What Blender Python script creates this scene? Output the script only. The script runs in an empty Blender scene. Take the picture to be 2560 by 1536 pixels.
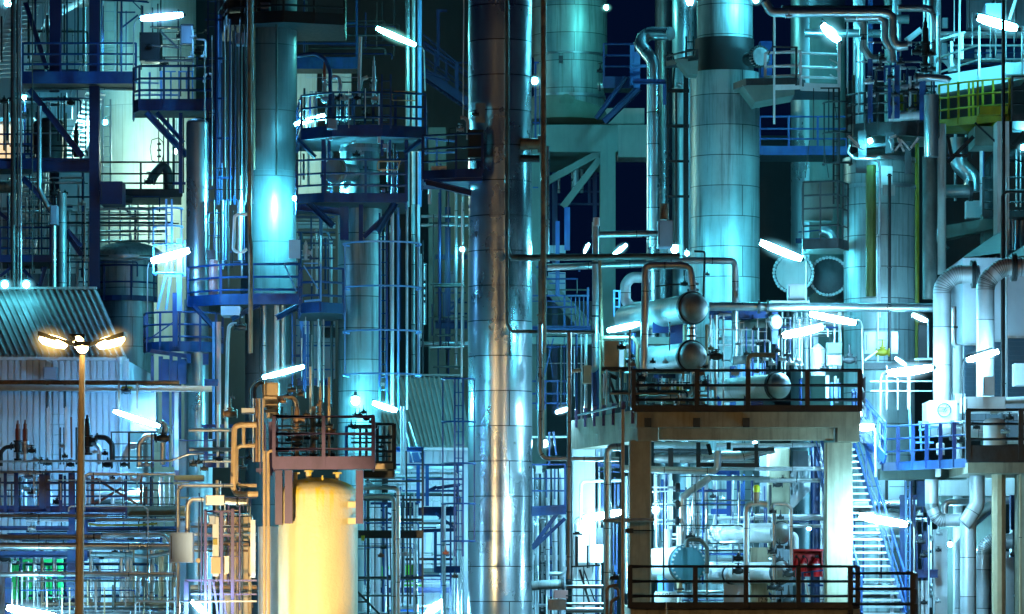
import bpy, math, random
from math import pi, sin, cos, radians
from mathutils import Vector as V, Matrix
SC = bpy.context.scene
COL = SC.collection
# ---------------------------------------------------------------- camera, world, exposure
F, HZ, CZ = 1e4, 1450.0, 5.0            # focal length and horizon in photo pixels, camera height in metres
cd = bpy.data.cameras.new('camera'); cam = bpy.data.objects.new('camera', cd); COL.objects.link(cam)
cam.location = (0, 0, CZ); cam.rotation_euler = (pi/2, 0, 0)
cd.sensor_width = 36; cd.lens = 36*F/2560; cd.shift_y = (HZ-768)/2560
cd.clip_start = 1; cd.clip_end = 2000
SC.camera = cam
w = bpy.data.worlds.new('World'); SC.world = w; w.use_nodes = True
nt = w.node_tree; nt.nodes.clear()
bg = nt.nodes.new('ShaderNodeBackground'); wo = nt.nodes.new('ShaderNodeOutputWorld')
sk = nt.nodes.new('ShaderNodeTexSky'); sk.sky_type = 'NISHITA'; sk.sun_disc = False
sk.sun_elevation = radians(-6); sk.sun_rotation = radians(200); sk.altitude = 0
hs = nt.nodes.new('ShaderNodeMix'); hs.data_type = 'RGBA'; hs.blend_type = 'MIX'
hs.inputs[0].default_value = 0.75; hs.inputs[7].default_value = (0.0015, 0.008, 0.04, 1)   # night sky after dusk: deep navy
nt.links.new(sk.outputs[0], hs.inputs[6]); nt.links.new(hs.outputs[2], bg.inputs[0])
bg.inputs[1].default_value = 0.55
nt.links.new(bg.outputs[0], wo.inputs[0])
SC.view_settings.view_transform = 'Standard'; SC.view_settings.look = 'None'
SC.view_settings.exposure = 0.0; SC.view_settings.gamma = 1
SC.cycles.use_denoising = True
SC.cycles.max_bounces = 6; SC.cycles.diffuse_bounces = 1; SC.cycles.glossy_bounces = 4
SC.cycles.sample_clamp_indirect = 4; SC.cycles.caustics_reflective = False; SC.cycles.caustics_refractive = False
HAZE = 0.003                             # haze density
LP = 1.6                                 # lamp power scale
# ---------------------------------------------------------------- coordinates: a pixel at a distance -> a point of the place
k, OX, OY = 2.8984, 0.0, 0.0
def T(ox, oy, kk=2.8984):
    global k, OX, OY
    OX, OY, k = ox, oy, kk
def P(x, y, D): return V(((OX+x/k-1280)/F*D, D, CZ+(HZ-OY-y/k)/F*D))
def L(px, D): return px/k/F*D
def XY(p, D=None):
    if isinstance(p, V): return p
    q = P(p[0], 0, p[1]); return V((q.x, q.y, 0))
# ---------------------------------------------------------------- materials
MATS = {}
def mat(name, base, metal=0.0, rough=0.5, var=0.3, scale=2.0, streak=0.0, scol=(0.05, 0.04, 0.03), brick=None, mortar=0.12, bump=0.0, spec=0.5, tint2=None):
    m = bpy.data.materials.new(name); m.use_nodes = True
    n = m.node_tree.nodes; l = m.node_tree.links
    b = n['Principled BSDF']; b.inputs['Metallic'].default_value = metal; b.inputs['Specular IOR Level'].default_value = spec
    geo = n.new('ShaderNodeNewGeometry')
    def noise(sc, det, vec):
        mp = n.new('ShaderNodeMapping'); mp.inputs['Scale'].default_value = vec
        l.new(geo.outputs['Position'], mp.inputs[0])
        t = n.new('ShaderNodeTexNoise'); t.inputs['Scale'].default_value = sc; t.inputs['Detail'].default_value = det; t.inputs['Roughness'].default_value = 0.65
        l.new(mp.outputs[0], t.inputs['Vector']); return t.outputs['Fac']
    def rng(src, a, b2, c, d):
        r = n.new('ShaderNodeMapRange'); l.new(src, r.inputs[0])
        for i, v in enumerate((a, b2, c, d)): r.inputs[i+1].default_value = v
        return r.outputs[0]
    def mix(fac, a, b2, mode='MIX'):
        x = n.new('ShaderNodeMix'); x.data_type = 'RGBA'; x.blend_type = mode
        for s, i in ((fac, 0), (a, 6), (b2, 7)):
            if hasattr(s, 'is_linked') or hasattr(s, 'links'): l.new(s, x.inputs[i])
            elif isinstance(s, (int, float)): x.inputs[i].default_value = s
            else: x.inputs[i].default_value = (*s, 1)
        return x.outputs[2]
    n1 = noise(scale, 5, (1, 1, 0.6))
    f = rng(n1, 0.3, 0.7, 1-var, 1+var*0.4)
    gray = n.new('ShaderNodeCombineColor')
    for i in range(3): l.new(f, gray.inputs[i])
    col = mix(1.0, base, gray.outputs[0], 'MULTIPLY')
    if tint2: col = mix(rng(noise(scale*0.5, 3, (1, 1, 1)), 0.45, 0.62, 0, 0.8), col, tint2)
    if streak:
        s = noise(1.0, 6, (7, 7, 0.35))
        col = mix(rng(s, 0.5, 0.72, 0, streak), col, scol)
    if brick:
        uv = n.new('ShaderNodeUVMap'); t = n.new('ShaderNodeTexBrick')
        l.new(uv.outputs[0], t.inputs['Vector'])
        t.inputs['Color1'].default_value = (1, 1, 1, 1); t.inputs['Color2'].default_value = (0.72, 0.75, 0.78, 1)
        t.inputs['Mortar'].default_value = (mortar, mortar, mortar, 1); t.inputs['Scale'].default_value = 1
        t.inputs['Mortar Size'].default_value = brick[2]; t.inputs['Mortar Smooth'].default_value = 0.2
        t.inputs['Brick Width'].default_value = brick[0]; t.inputs['Row Height'].default_value = brick[1]
        t.offset = 0.37
        col = mix(1.0, col, t.outputs['Color'], 'MULTIPLY')
    l.new(col, b.inputs['Base Color'])
    l.new(rng(n1, 0.3, 0.7, max(0.05, rough-0.1), min(1, rough+0.12)), b.inputs['Roughness'])
    if bump or brick:
        bp = n.new('ShaderNodeBump'); bp.inputs['Strength'].default_value = bump or 0.12; bp.inputs['Distance'].default_value = 0.03
        l.new(noise(3.0 if brick else 9.0, 3, (1, 1, 1)), bp.inputs['Height']); l.new(bp.outputs[0], b.inputs['Normal'])
    MATS[name] = m; return m
def glow(name, col, strength):
    if name in MATS: return MATS[name]
    m = bpy.data.materials.new(name); m.use_nodes = True
    b = m.node_tree.nodes['Principled BSDF']; b.inputs['Base Color'].default_value = (0.8, 0.8, 0.8, 1)
    b.inputs['Emission Color'].default_value = (*col, 1); b.inputs['Emission Strength'].default_value = strength
    MATS[name] = m; return m
mat('clad', (0.62, 0.66, 0.68), 0.95, 0.28, 0.15, 0.5, brick=(2.43, 0.89, 0.014), streak=0.15, scol=(0.3, 0.3, 0.3), bump=0.045)
mat('clad_dull', (0.33, 0.42, 0.41), 0.55, 0.45, 0.3, 1.0, brick=(3.1, 0.83, 0.012), streak=0.85, scol=(0.07, 0.09, 0.09), mortar=0.18)
mat('clad_smooth', (0.40, 0.48, 0.50), 0.85, 0.33, 0.2, 0.8, streak=0.3, scol=(0.12, 0.14, 0.15))
mat('pipe', (0.56, 0.58, 0.58), 0.85, 0.36, 0.3, 3.0, brick=(9, 1.05, 0.012), streak=0.25, scol=(0.2, 0.18, 0.15), mortar=0.2)
mat('pipe_pale', (0.66, 0.68, 0.70), 0.35, 0.4, 0.3, 1.5, brick=(2.1, 0.95, 0.011), streak=0.4, scol=(0.30, 0.30, 0.30), mortar=0.2, bump=0.05)
mat('pipe_dark', (0.10, 0.12, 0.11), 0.5, 0.45, 0.4, 3.0)
mat('pipe_rust', (0.30, 0.18, 0.10), 0.35, 0.5, 0.4, 5.0, tint2=(0.12, 0.08, 0.06))
mat('galv', (0.55, 0.60, 0.62), 0.7, 0.42, 0.35, 4.0)
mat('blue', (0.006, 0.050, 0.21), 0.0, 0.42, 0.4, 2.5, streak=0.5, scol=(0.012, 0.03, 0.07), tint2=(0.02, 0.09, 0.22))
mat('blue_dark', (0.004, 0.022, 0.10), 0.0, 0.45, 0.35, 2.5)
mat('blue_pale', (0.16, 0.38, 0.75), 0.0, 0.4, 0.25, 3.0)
mat('railing_dark', (0.010, 0.009, 0.013), 0.0, 0.5, 0.3, 3.0)
mat('dull_steel', (0.33, 0.35, 0.35), 0.6, 0.5, 0.35, 2.5, streak=0.4, scol=(0.12, 0.11, 0.08), bump=0.05)
mat('plum', (0.105, 0.070, 0.165), 0.0, 0.5, 0.3, 3.0)
mat('black', (0.014, 0.016, 0.018), 0.2, 0.5, 0.3, 4.0)
mat('iron', (0.05, 0.06, 0.065), 0.5, 0.5, 0.4, 6.0)
mat('grate', (0.07, 0.09, 0.10), 0.5, 0.5, 0.4, 12.0)
mat('concrete', (0.42, 0.37, 0.25), 0.0, 0.85, 0.35, 1.6, streak=0.5, scol=(0.10, 0.08, 0.05), bump=0.1)
mat('concrete_teal', (0.17, 0.23, 0.20), 0.0, 0.85, 0.3, 0.8, streak=0.45, scol=(0.10, 0.14, 0.13), bump=0.1)
mat('concrete_pale', (0.58, 0.60, 0.58), 0.0, 0.85, 0.2, 1.2, streak=0.4, scol=(0.28, 0.30, 0.30))
mat('white', (0.78, 0.79, 0.80), 0.0, 0.45, 0.15, 1.5, streak=0.25, scol=(0.45, 0.46, 0.44))
mat('tank_white', (0.74, 0.75, 0.66), 0.0, 0.5, 0.15, 0.8, streak=0.5, scol=(0.42, 0.36, 0.18), brick=(3.0, 1.8, 0.008), mortar=0.55)
mat('cream', (0.80, 0.70, 0.42), 0.0, 0.5, 0.10, 1.0, streak=0.14, scol=(0.55, 0.42, 0.16), bump=0.7)
mat('roof', (0.40, 0.43, 0.40), 0.15, 0.5, 0.25, 1.5, streak=0.2, scol=(0.2, 0.24, 0.24))
mat('siding', (0.58, 0.62, 0.68), 0.1, 0.5, 0.15, 1.0, streak=0.15, scol=(0.4, 0.42, 0.45))
mat('yellow', (0.33, 0.27, 0.01), 0.0, 0.45, 0.3, 3.0, streak=0.3, scol=(0.2, 0.18, 0.02))
mat('green', (0.01, 0.62, 0.13), 0.0, 0.45, 0.15, 2.0)
mat('lime', (0.10, 0.66, 0.02), 0.0, 0.45, 0.15, 2.0)
mat('red', (0.60, 0.012, 0.02), 0.0, 0.35, 0.15, 3.0)
mat('red_rust', (0.33, 0.09, 0.05), 0.0, 0.6, 0.35, 4.0)
mat('tan', (0.52, 0.38, 0.22), 0.0, 0.5, 0.25, 3.0)
mat('pink', (0.62, 0.36, 0.34), 0.1, 0.4, 0.2, 3.0)
mat('panel_grey', (0.26, 0.30, 0.34), 0.1, 0.5, 0.35, 1.2, streak=0.6, scol=(0.10, 0.12, 0.13), brick=(.9, 1.3, 0.012), mortar=0.3)
mat('grey_blue', (0.30, 0.46, 0.80), 0.1, 0.45, 0.12, 2.0)
mat('grey', (0.30, 0.36, 0.46), 0.1, 0.45, 0.15, 2.0)
mat('louvre', (0.05, 0.10, 0.14), 0.2, 0.5, 0.2, 2.0)
mat('asphalt', (0.05, 0.05, 0.05), 0.0, 0.9, 0.3, 0.5)
# ---------------------------------------------------------------- mesh builder
class M:
    def __init__(s): s.v = []; s.f = []; s.uv = []
    def add(s, vs, fs, uvs=None):
        o = len(s.v); s.v += [tuple(p) for p in vs]
        for i, f in enumerate(fs):
            s.f.append([o+j for j in f])
            s.uv.append(uvs[i] if uvs else [(0.3, 0.3)]*len(f))
        return s
    def box(s, a, b):
        x0, y0, z0 = (min(a[i], b[i]) for i in range(3)); x1, y1, z1 = (max(a[i], b[i]) for i in range(3))
        vs = [(x, y, z) for z in (z0, z1) for y in (y0, y1) for x in (x0, x1)]
        fs = [(0, 2, 3, 1), (4, 5, 7, 6), (0, 1, 5, 4), (2, 6, 7, 3), (0, 4, 6, 2), (1, 3, 7, 5)]
        uv = [[(vs[j][0]+vs[j][1], vs[j][2]) for j in f] for f in fs]
        return s.add(vs, fs, uv)
    def frame(s, p, q, up=V((0, 0, 1))):
        d = (q-p); n = d.length or 1e-6; d = d/n
        if abs(d.dot(up)) > 0.98: up = V((0, 1, 0))
        a = d.cross(up).normalized(); b = a.cross(d).normalized()
        return d, a, b
    def prof(s, p, q, pts):
        p, q = V(p), V(q); d, a, b = s.frame(p, q); n = len(pts)
        vs = [p+a*x+b*y for x, y in pts]+[q+a*x+b*y for x, y in pts]
        fs = [(i, (i+1) % n, n+(i+1) % n, n+i) for i in range(n)]+[tuple(range(n-1, -1, -1)), tuple(range(n, 2*n))]
        return s.add(vs, fs)
    def bar(s, p, q, w, h=None):
        h = h or w
        return s.prof(p, q, [(-w/2, -h/2), (w/2, -h/2), (w/2, h/2), (-w/2, h/2)])
    def ibeam(s, p, q, w, h):
        t = min(w, h)*0.13; W, H = w/2, h/2
        return s.prof(p, q, [(-W, -H), (W, -H), (W, -H+t), (t/2, -H+t), (t/2, H-t), (W, H-t), (W, H), (-W, H), (-W, H-t), (-t/2, H-t), (-t/2, -H+t), (-W, -H+t)])
    def tube(s, pts, r, n=None, cap=True):
        pts = [V(p) for p in pts]; n = n or (6 if r < 0.025 else 10 if r < 0.08 else 16 if r < 0.2 else 26)
        rr = r if isinstance(r, (list, tuple)) else [r]*len(pts)
        d0 = (pts[1]-pts[0]).normalized(); up = V((0, 0, 1)) if abs(d0.z) < 0.9 else V((0, 1, 0))
        a = d0.cross(up).normalized(); o = len(s.v); dist = 0.0; vs = []; ls = []
        for i, p in enumerate(pts):
            t = ((pts[min(i+1, len(pts)-1)]-p).normalized()+(p-pts[max(i-1, 0)]).normalized()).normalized()
            a = (a-t*a.dot(t)).normalized(); b = t.cross(a)
            if i: dist += (p-pts[i-1]).length
            ls.append(dist); sc = 1.0
            if 0 < i < len(pts)-1:
                c = (pts[i+1]-p).normalized().dot((p-pts[i-1]).normalized()); sc = 1/max(0.5, math.sqrt((1+c)/2))
            for j in range(n):
                th = 2*pi*j/n; vs.append(p+(a*cos(th)+b*sin(th))*rr[i]*(1 if sc < 1.02 else sc))
        fs = []; uv = []
        for i in range(len(pts)-1):
            for j in range(n):
                j2 = (j+1) % n; fs.append((i*n+j, i*n+j2, (i+1)*n+j2, (i+1)*n+j))
                u0, u1 = 2*pi*rr[i]*j/n, 2*pi*rr[i]*(j+1)/n
                uv.append([(u0, ls[i]), (u1, ls[i]), (u1, ls[i+1]), (u0, ls[i+1])])
        if cap:
            fs += [tuple(range(n-1, -1, -1)), tuple((len(pts)-1)*n+j for j in range(n))]
            uv += [[(0.3, 0.3)]*n]*2
        return s.add(vs, fs, uv)
    def lathe(s, o, ax, prof, n=36, cap=True):
        o = V(o); ax = V(ax).normalized(); up = V((0, 0, 1)) if abs(ax.z) < 0.9 else V((0, 1, 0))
        a = ax.cross(up).normalized(); b = ax.cross(a); vs = []; fs = []; uv = []; m = len(prof)
        R = max(r for r, t in prof)
        for r, t in prof:
            for j in range(n):
                th = 2*pi*j/n; vs.append(o+ax*t+(a*cos(th)+b*sin(th))*max(r, 0.0005))
        for i in range(m-1):
            for j in range(n):
                j2 = (j+1) % n; fs.append((i*n+j, i*n+j2, (i+1)*n+j2, (i+1)*n+j))
                u0, u1 = 2*pi*R*j/n, 2*pi*R*(j+1)/n
                uv.append([(u0, prof[i][1]), (u1, prof[i][1]), (u1, prof[i+1][1]), (u0, prof[i+1][1])])
        if cap:
            fs += [tuple(range(n-1, -1, -1)), tuple((m-1)*n+j for j in range(n))]; uv += [[(0.3, 0.3)]*n]*2
        return s.add(vs, fs, uv)
    def prism(s, poly, z0, z1):
        n = len(poly); a = sum(poly[i][0]*poly[(i+1) % n][1]-poly[(i+1) % n][0]*poly[i][1] for i in range(n))
        if a < 0: poly = poly[::-1]
        vs = [(p[0], p[1], z0) for p in poly]+[(p[0], p[1], z1) for p in poly]
        fs = [(i, (i+1) % n, n+(i+1) % n, n+i) for i in range(n)]+[tuple(range(n-1, -1, -1)), tuple(range(n, 2*n))]
        return s.add(vs, fs)
OFF = {}
def build(name, m, mt, parent=None):
    me = bpy.data.meshes.new(name)
    if parent is None:
        xs, ys, zs = zip(*m.v); off = V(((min(xs)+max(xs))/2, (min(ys)+max(ys))/2, min(zs)))
    else: off = OFF[parent.name]
    me.from_pydata([(p[0]-off.x, p[1]-off.y, p[2]-off.z) for p in m.v], [], m.f)
    u = me.uv_layers.new(name='UVMap'); u.data.foreach_set('uv', [c for f in m.uv for p in f for c in p])
    me.polygons.foreach_set('use_smooth', [True]*len(m.f)); me.set_sharp_from_angle(angle=0.6)
    me.materials.append(MATS[mt] if isinstance(mt, str) else mt); me.update()
    o = bpy.data.objects.new(name, me); COL.objects.link(o)
    if parent is None: o.location = off
    else: o.parent = parent
    OFF[o.name] = off
    return o
USED = {}
def tag(o, label, cat, g=None, kind=None):
    o['label'] = label; o['category'] = cat
    if g: o['group'] = g
    if kind: o['kind'] = kind
    if label in USED and not g: print('SAME LABEL', label)
    USED[label] = 1
    return o
def thing(name, label, cat, loc, g=None, kind=None):
    o = bpy.data.objects.new(name, None); COL.objects.link(o); o.location = loc; o.empty_display_size = 0.2
    OFF[o.name] = V(loc); return tag(o, label, cat, g, kind)
def text(s, pos, size, mt, parent, name='lettering', yaw=0.0, thick=0.004):
    cu = bpy.data.curves.new(name, 'FONT'); cu.body = s; cu.size = size; cu.extrude = thick; cu.align_x = 'CENTER'
    t = bpy.data.objects.new(name, cu); me = bpy.data.meshes.new_from_object(t)
    bpy.data.objects.remove(t); me.transform(Matrix.Translation(V(pos)-OFF[parent.name]) @ Matrix.Rotation(yaw, 4, 'Z') @ Matrix.Rotation(pi/2, 4, 'X'))
    me.materials.clear(); me.materials.append(MATS[mt]); o = bpy.data.objects.new(name, me); COL.objects.link(o); o.parent = parent
    return o
# ---------------------------------------------------------------- builders of kinds of thing
def fillet(pts, R, n=6):
    out = [pts[0]]
    for i in range(1, len(pts)-1):
        p, a, b = pts[i], pts[i-1]-pts[i], pts[i+1]-pts[i]
        la, lb = a.length, b.length; a = a/la; b = b/lb; c = max(-1, min(1, a.dot(b)))
        if c < -0.995: out.append(p); continue
        half = math.acos(c)/2; t = min(R/math.tan(half), la*0.48, lb*0.48); r = t*math.tan(half)
        bis = (a+b).normalized(); cen = p+bis*(r/sin(half)); s0 = p+a*t-cen; s1 = p+b*t-cen
        ang = s0.angle(s1); ax = s0.cross(s1).normalized()
        for j in range(n+1): out.append(cen+Matrix.Rotation(ang*j/n, 3, ax) @ s0)
    out.append(pts[-1]); return out
def pts3(pts, D):
    return [p if isinstance(p, V) else P(p[0], p[1], p[2] if len(p) > 2 else D) for p in pts]
def pipe(lab, pts, r, D, m='pipe', g=None, nm='pipe', cat='pipe', bend=2.6, fl=(), seg=False):
    """bent pipe through pixel points at distance D; fl = fractions of the length that carry bolted flanges"""
    q = pts3(pts, D); rr = L(r, q[0].y)
    path = fillet(q, rr*bend) if len(q) > 2 else q
    mb = M().tube(path, rr)
    if not fl and not seg: return tag(build(nm, mb, m), lab, cat, g)
    t = thing(nm, lab, cat, q[0], g); build('tube', mb, m, t)
    if seg:
        sm = M()
        for i in range(1, len(path)-1):
            d = (path[i+1]-path[i-1]).normalized(); sm.lathe(path[i], d, [(rr*.98, -.012), (rr*1.03, -.01), (rr*1.03, .01), (rr*.98, .012)], 26, cap=False)
        build('lagging_seam', sm, 'dull_steel', t)
    tot = [0]
    for i in range(1, len(path)): tot.append(tot[-1]+(path[i]-path[i-1]).length)
    for f in fl:
        s = f*tot[-1]; i = max(j for j in range(len(path)-1) if tot[j] <= s+1e-6); d = (path[i+1]-path[i]).normalized(); c = path[i]+d*(s-tot[i])
        build('flange', M().lathe(c, d, [(rr*1.55, -rr*.28), (rr*1.55, -rr*.03), (rr*1.1, -.001), (rr*1.1, .001), (rr*1.55, rr*.03), (rr*1.55, rr*.28)], 18), 'iron' if m != 'pipe_rust' else m, t)
    return t
def rod(lab, a, b, r, D, m='galv', nm='pole', cat='pole', g=None, r2=None):
    q = pts3([a, b], D); r = L(r, q[0].y)
    return tag(build(nm, M().tube(q, [r, L(r2, q[0].y)] if r2 else r, 10), m), lab, cat, g)
def tower(lab, x0, x1, y0, y1, D, m='clad', dome=True, rings=(), nm='process_tower', cat='tower', g=None, steps=(), extra=None, ground=True, ringm='clad_smooth', cone=0):
    """upright round vessel; steps = (x0, x1, y) where the radius changes downwards"""
    a = P((x0+x1)/2, y0, D); z1 = 0.0 if ground else P(0, y1, D).z
    t = thing(nm, lab, cat, (a.x, a.y, z1), g)
    R = L((x1-x0)/2, D); top = a.z-z1; pr = []
    segs = [(R, top)]+[(L((s[1]-s[0])/2, D), P(0, s[2], D).z-z1) for s in steps]
    z = 0.0; segs = segs[::-1]
    for i, (r, zt) in enumerate(segs):
        pr += [(r, z), (r, zt)]; z = zt
    if dome: pr[-1] = (R, top-R*0.45)
    o = V((a.x, a.y, z1)); build('shell', M().lathe(o, (0, 0, 1), pr, 40), m, t)
    if dome:
        build('head', M().lathe(o, (0, 0, 1), [(R*cos(i*pi/16)*1.003, top-R*0.45+R*0.45*sin(i*pi/16)) for i in range(9)], 40), m if dome is True else dome, t)
    if cone: build('cone_top', M().lathe(o, (0, 0, 1), [(R*1.06, top), (R*1.06, top+.02), (R*.12, top+L(cone, D)), (0.001, top+L(cone, D))], 32), m, t)
    for ry in rings:
        zz = P(0, ry, D).z; rad = next((r for r, zt in segs if zz-z1 <= zt), R)
        build('girth_ring', M().lathe((a.x, a.y, zz), (0, 0, 1), [(rad*.98, -.05), (rad*1.035, -.045), (rad*1.035, .045), (rad*.98, .05)], 40), ringm, t)
    return t
def arc(x, D, r, a0, a1, n=10):
    c = XY((x, D)); R = L(r, D)
    return [c+V((R*cos(radians(a0+(a1-a0)*i/n)), R*sin(radians(a0+(a1-a0)*i/n)), 0)) for i in range(n+1)]
def platform(lab, path, y, m='blue', th=18, base=(), rails=(1.1, .74, .38), post=1.25, deckm='grate', g=None, pr=.028, closed=False, nm='access_platform', cat='platform', braces=(), bm=None, toe=.1, low=0, pw=None):
    """walkway: path = plan points (pixel, distance) in order, y = floor pixel at the first point, th = edge beam height in pixels"""
    q = [XY(p) for p in path]; dn = min(p.y for p in q); z = P(0, y, dn).z; h = L(th, dn)
    t = thing(nm, lab, cat, (q[0].x, q[0].y, z-h), g)
    build('deck', M().prism([(p.x, p.y) for p in q+[XY(p) for p in base]], z-h*0.55, z-.012), deckm, t)
    ed = list(zip(q, q[1:]))+([(q[-1], q[0])] if closed else [])
    zc = V((0, 0, 1))
    fm = M()
    for a, b in ed:
        d = (b-a).normalized()*0.012
        fm.bar(a-d+zc*(z-h/2+toe/2), b+d+zc*(z-h/2+toe/2), .035, h+toe)
    build('edge_beam', fm, m, t)
    for rh in rails:
        build('rail', M().tube([p+zc*(z+rh) for p in q]+([q[0]+zc*(z+rh)] if closed else []), pr, 6), m, t)
    if rails:
        acc = 0.0; done = []
        for a, b in ed:
            n = max(1, round((b-a).length/post)) if len(ed) < 5 else 1
            for i in range(n): done.append(a+(b-a)*(i/n))
        if not closed: done.append(q[-1])
        last = None
        for i, p in enumerate(done):
            if last is not None and (p-last).length < post*0.55 and i != len(done)-1: continue
            last = p; wd = pw or pr*2.1
            build('post', M().bar(p+zc*(z-h*.8), p+zc*(z+rails[0]+.01), wd, wd*.8), m, t)
    for br in braces:
        dd = dn+.1; a, b = P(br[0], br[1], dd), P(br[2], br[3], dd+.3); wd = L(br[4] if len(br) > 4 else 18, dd)
        build('brace', M().ibeam(a, b, wd, wd), bm or m, t)
    return t
def structure(lab, members, m='blue', D=110, nm='steel_structure', cat='steel structure', g=None):
    """rigid steelwork: members = (x, y, x, y, width[, D1, D2])"""
    q0 = pts3([members[0][:2]], D)[0]
    t = thing(nm, lab, cat, q0, g)
    for s in members:
        D1 = s[5] if len(s) > 5 else D; D2 = s[6] if len(s) > 6 else D1
        a, b = P(s[0], s[1], D1), P(s[2], s[3], D2); wd = L(s[4], D1)
        dx, dz = abs(a.x-b.x), abs(a.z-b.z)
        nmn = 'upright' if dz > 4*dx else 'crossbeam' if dx > 3*dz or abs(a.y-b.y) > dz else 'brace'
        build(nmn, M().ibeam(a, b, wd, wd) if wd > .05 else M().bar(a, b, wd), m, t)
    return t
def ladder(lab, x0, x1, y0, y1, D, m='blue', cage=(), step=.3, g=None, cagew=None, cm=None):
    a, b = P(x0, y0, D), P(x1, y1, D)
    t = thing('ladder', lab, 'ladder', (a.x, a.y, b.z), g)
    for x in (a.x, b.x): build('stile', M().bar(V((x, D, b.z)), V((x, D, a.z)), .05, .03), m, t)
    n = int((a.z-b.z)/step)
    for i in range(n):
        z = b.z+(i+.5)*step; build('rung', M().tube([V((a.x, D, z)), V((b.x, D, z))], .014, 6), m, t)
    if cage:
        w = (b.x-a.x)/2; cx = (a.x+b.x)/2; R = cagew or .38
        for cy in cage:
            z = P(0, cy, D).z
            build('cage_hoop', M().tube([V((cx+R*cos(th)*1.0, D-R*.9+R*sin(th), z)) for th in [radians(30-i*12) for i in range(21)]], .026, 6), cm or m, t)
        z0, z1 = P(0, cage[0], D).z, P(0, cage[-1], D).z
        for ang in (-20, -90, -160):
            th = radians(ang); p = V((cx+R*cos(th), D-R*.9+R*sin(th), 0))
            build('cage_bar', M().bar(p+V((0, 0, z1)), p+V((0, 0, z0)), .035, .012), cm or m, t)
    return t
CY = (0.105, 0.70, 0.96); CW = (0.27, 0.71, 1.0); BL = (0.13, 0.50, 1.0); GR = (0.12, 0.82, 0.78); SO = (1.0, 0.64, 0.26)
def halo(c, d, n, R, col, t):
    """imitated lens bloom round a lamp: an added closed body with a weakly glowing inside"""
    key = 'lamp_bloom_%d_%d_%d' % (int(col[0]*100), int(col[1]*100), int(R*20))
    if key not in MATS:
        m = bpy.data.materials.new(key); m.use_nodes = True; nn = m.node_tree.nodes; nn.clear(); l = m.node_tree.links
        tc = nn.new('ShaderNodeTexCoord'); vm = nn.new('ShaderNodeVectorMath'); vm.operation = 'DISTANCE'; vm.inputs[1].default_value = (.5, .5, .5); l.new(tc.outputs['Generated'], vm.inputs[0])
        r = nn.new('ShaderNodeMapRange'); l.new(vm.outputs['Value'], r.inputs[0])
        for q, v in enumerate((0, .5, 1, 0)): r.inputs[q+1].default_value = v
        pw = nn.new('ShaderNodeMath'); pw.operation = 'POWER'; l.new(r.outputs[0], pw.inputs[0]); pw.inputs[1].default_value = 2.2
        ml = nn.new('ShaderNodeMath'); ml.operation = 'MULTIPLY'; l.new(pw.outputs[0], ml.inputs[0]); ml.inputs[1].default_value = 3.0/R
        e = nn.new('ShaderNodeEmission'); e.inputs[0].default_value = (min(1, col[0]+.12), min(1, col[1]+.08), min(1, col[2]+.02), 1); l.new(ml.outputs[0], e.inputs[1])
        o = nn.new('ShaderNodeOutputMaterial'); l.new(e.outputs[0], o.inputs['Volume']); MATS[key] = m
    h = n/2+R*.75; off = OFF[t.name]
    o = build('bloom_volume', M().lathe(off, (0, 0, 1), [(R*sin(i*pi/12), -h*cos(i*pi/12)) for i in range(13)], 20), MATS[key], t)  # glowing volume in place of lens bloom, not a lamp part
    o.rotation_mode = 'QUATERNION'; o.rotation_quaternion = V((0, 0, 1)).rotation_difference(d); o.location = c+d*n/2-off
def lamp(lab, a, b, D, arm=None, col=CY, p=1.0, r=16, armr=4.5, armm='galv', g=None, nm='work_lamp'):
    """tubular work light: glowing diffuser under a slim housing, on a bent arm"""
    A, B = pts3([a, b], D); R = L(r, D)
    t = thing(nm, lab, 'lamp', A, g)
    d = (B-A).normalized(); n = (B-A).length
    area = 2*pi*R*n; S = 260*LP*p/area/pi
    e = glow('lamp_%d_%d_%d' % (int(S*10), int(col[1]*100), int(col[2]*100)), col, S)
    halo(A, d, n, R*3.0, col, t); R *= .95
    pr = [(R*.35, -R*.8), (R*.6, -R*.6), (R*.9, n*.10), (R, n*.3), (R*1.02, n*.6), (R*.88, n*.85), (R*.6, n+R*.35), (R*.3, n+R*.55)]
    build('diffuser', M().lathe(A, d, pr, 16), e, t)
    u = V((0, 0, 1))*R*1.0
    build('housing', M().bar(A-d*R*.9+u, B+d*R*.5+u, R*1.3, R*.3), 'iron', t)
    for c, s_ in ((A, -1), (B, 1)): build('end_fitting', M().lathe(c+d*s_*R*.45, d*s_, [(R*.55, 0), (R*.55, R*.3), (R*.3, R*.75), (.001, R*.8)], 12), 'iron', t)
    if arm:
        q = pts3(arm, D); build('arm', M().tube(fillet(q, L(35, D)), L(armr, D), 8), armm, t)
    return t
def spot(lab, x, y, D, col=CY, p=1.0, r=14, g=None, aim=(0.3, -1, -0.3)):
    c = P(x, y, D); R = L(r, D); t = thing('flood_lamp', lab, 'lamp', c, g)
    S = 200*LP*p/(4*pi*R*R)/pi; e = glow('lamp_%d_%d_%d' % (int(S*10), int(col[1]*100), int(col[2]*100)), col, S)
    build('bulb', M().lathe(c-V((0, 0, R)), (0, 0, 1), [(R*sin(i*pi/8), R-R*cos(i*pi/8)) for i in range(9)], 12), e, t)
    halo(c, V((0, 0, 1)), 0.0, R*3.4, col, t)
    build('housing', M().lathe(c+V((0, R*.4, R*.9)), (0, .3, 1), [(R*1.3, 0), (R*1.1, R*.5), (R*.4, R*.9), (R*.4, R*1.6)], 14), 'iron', t)
    return t
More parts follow.
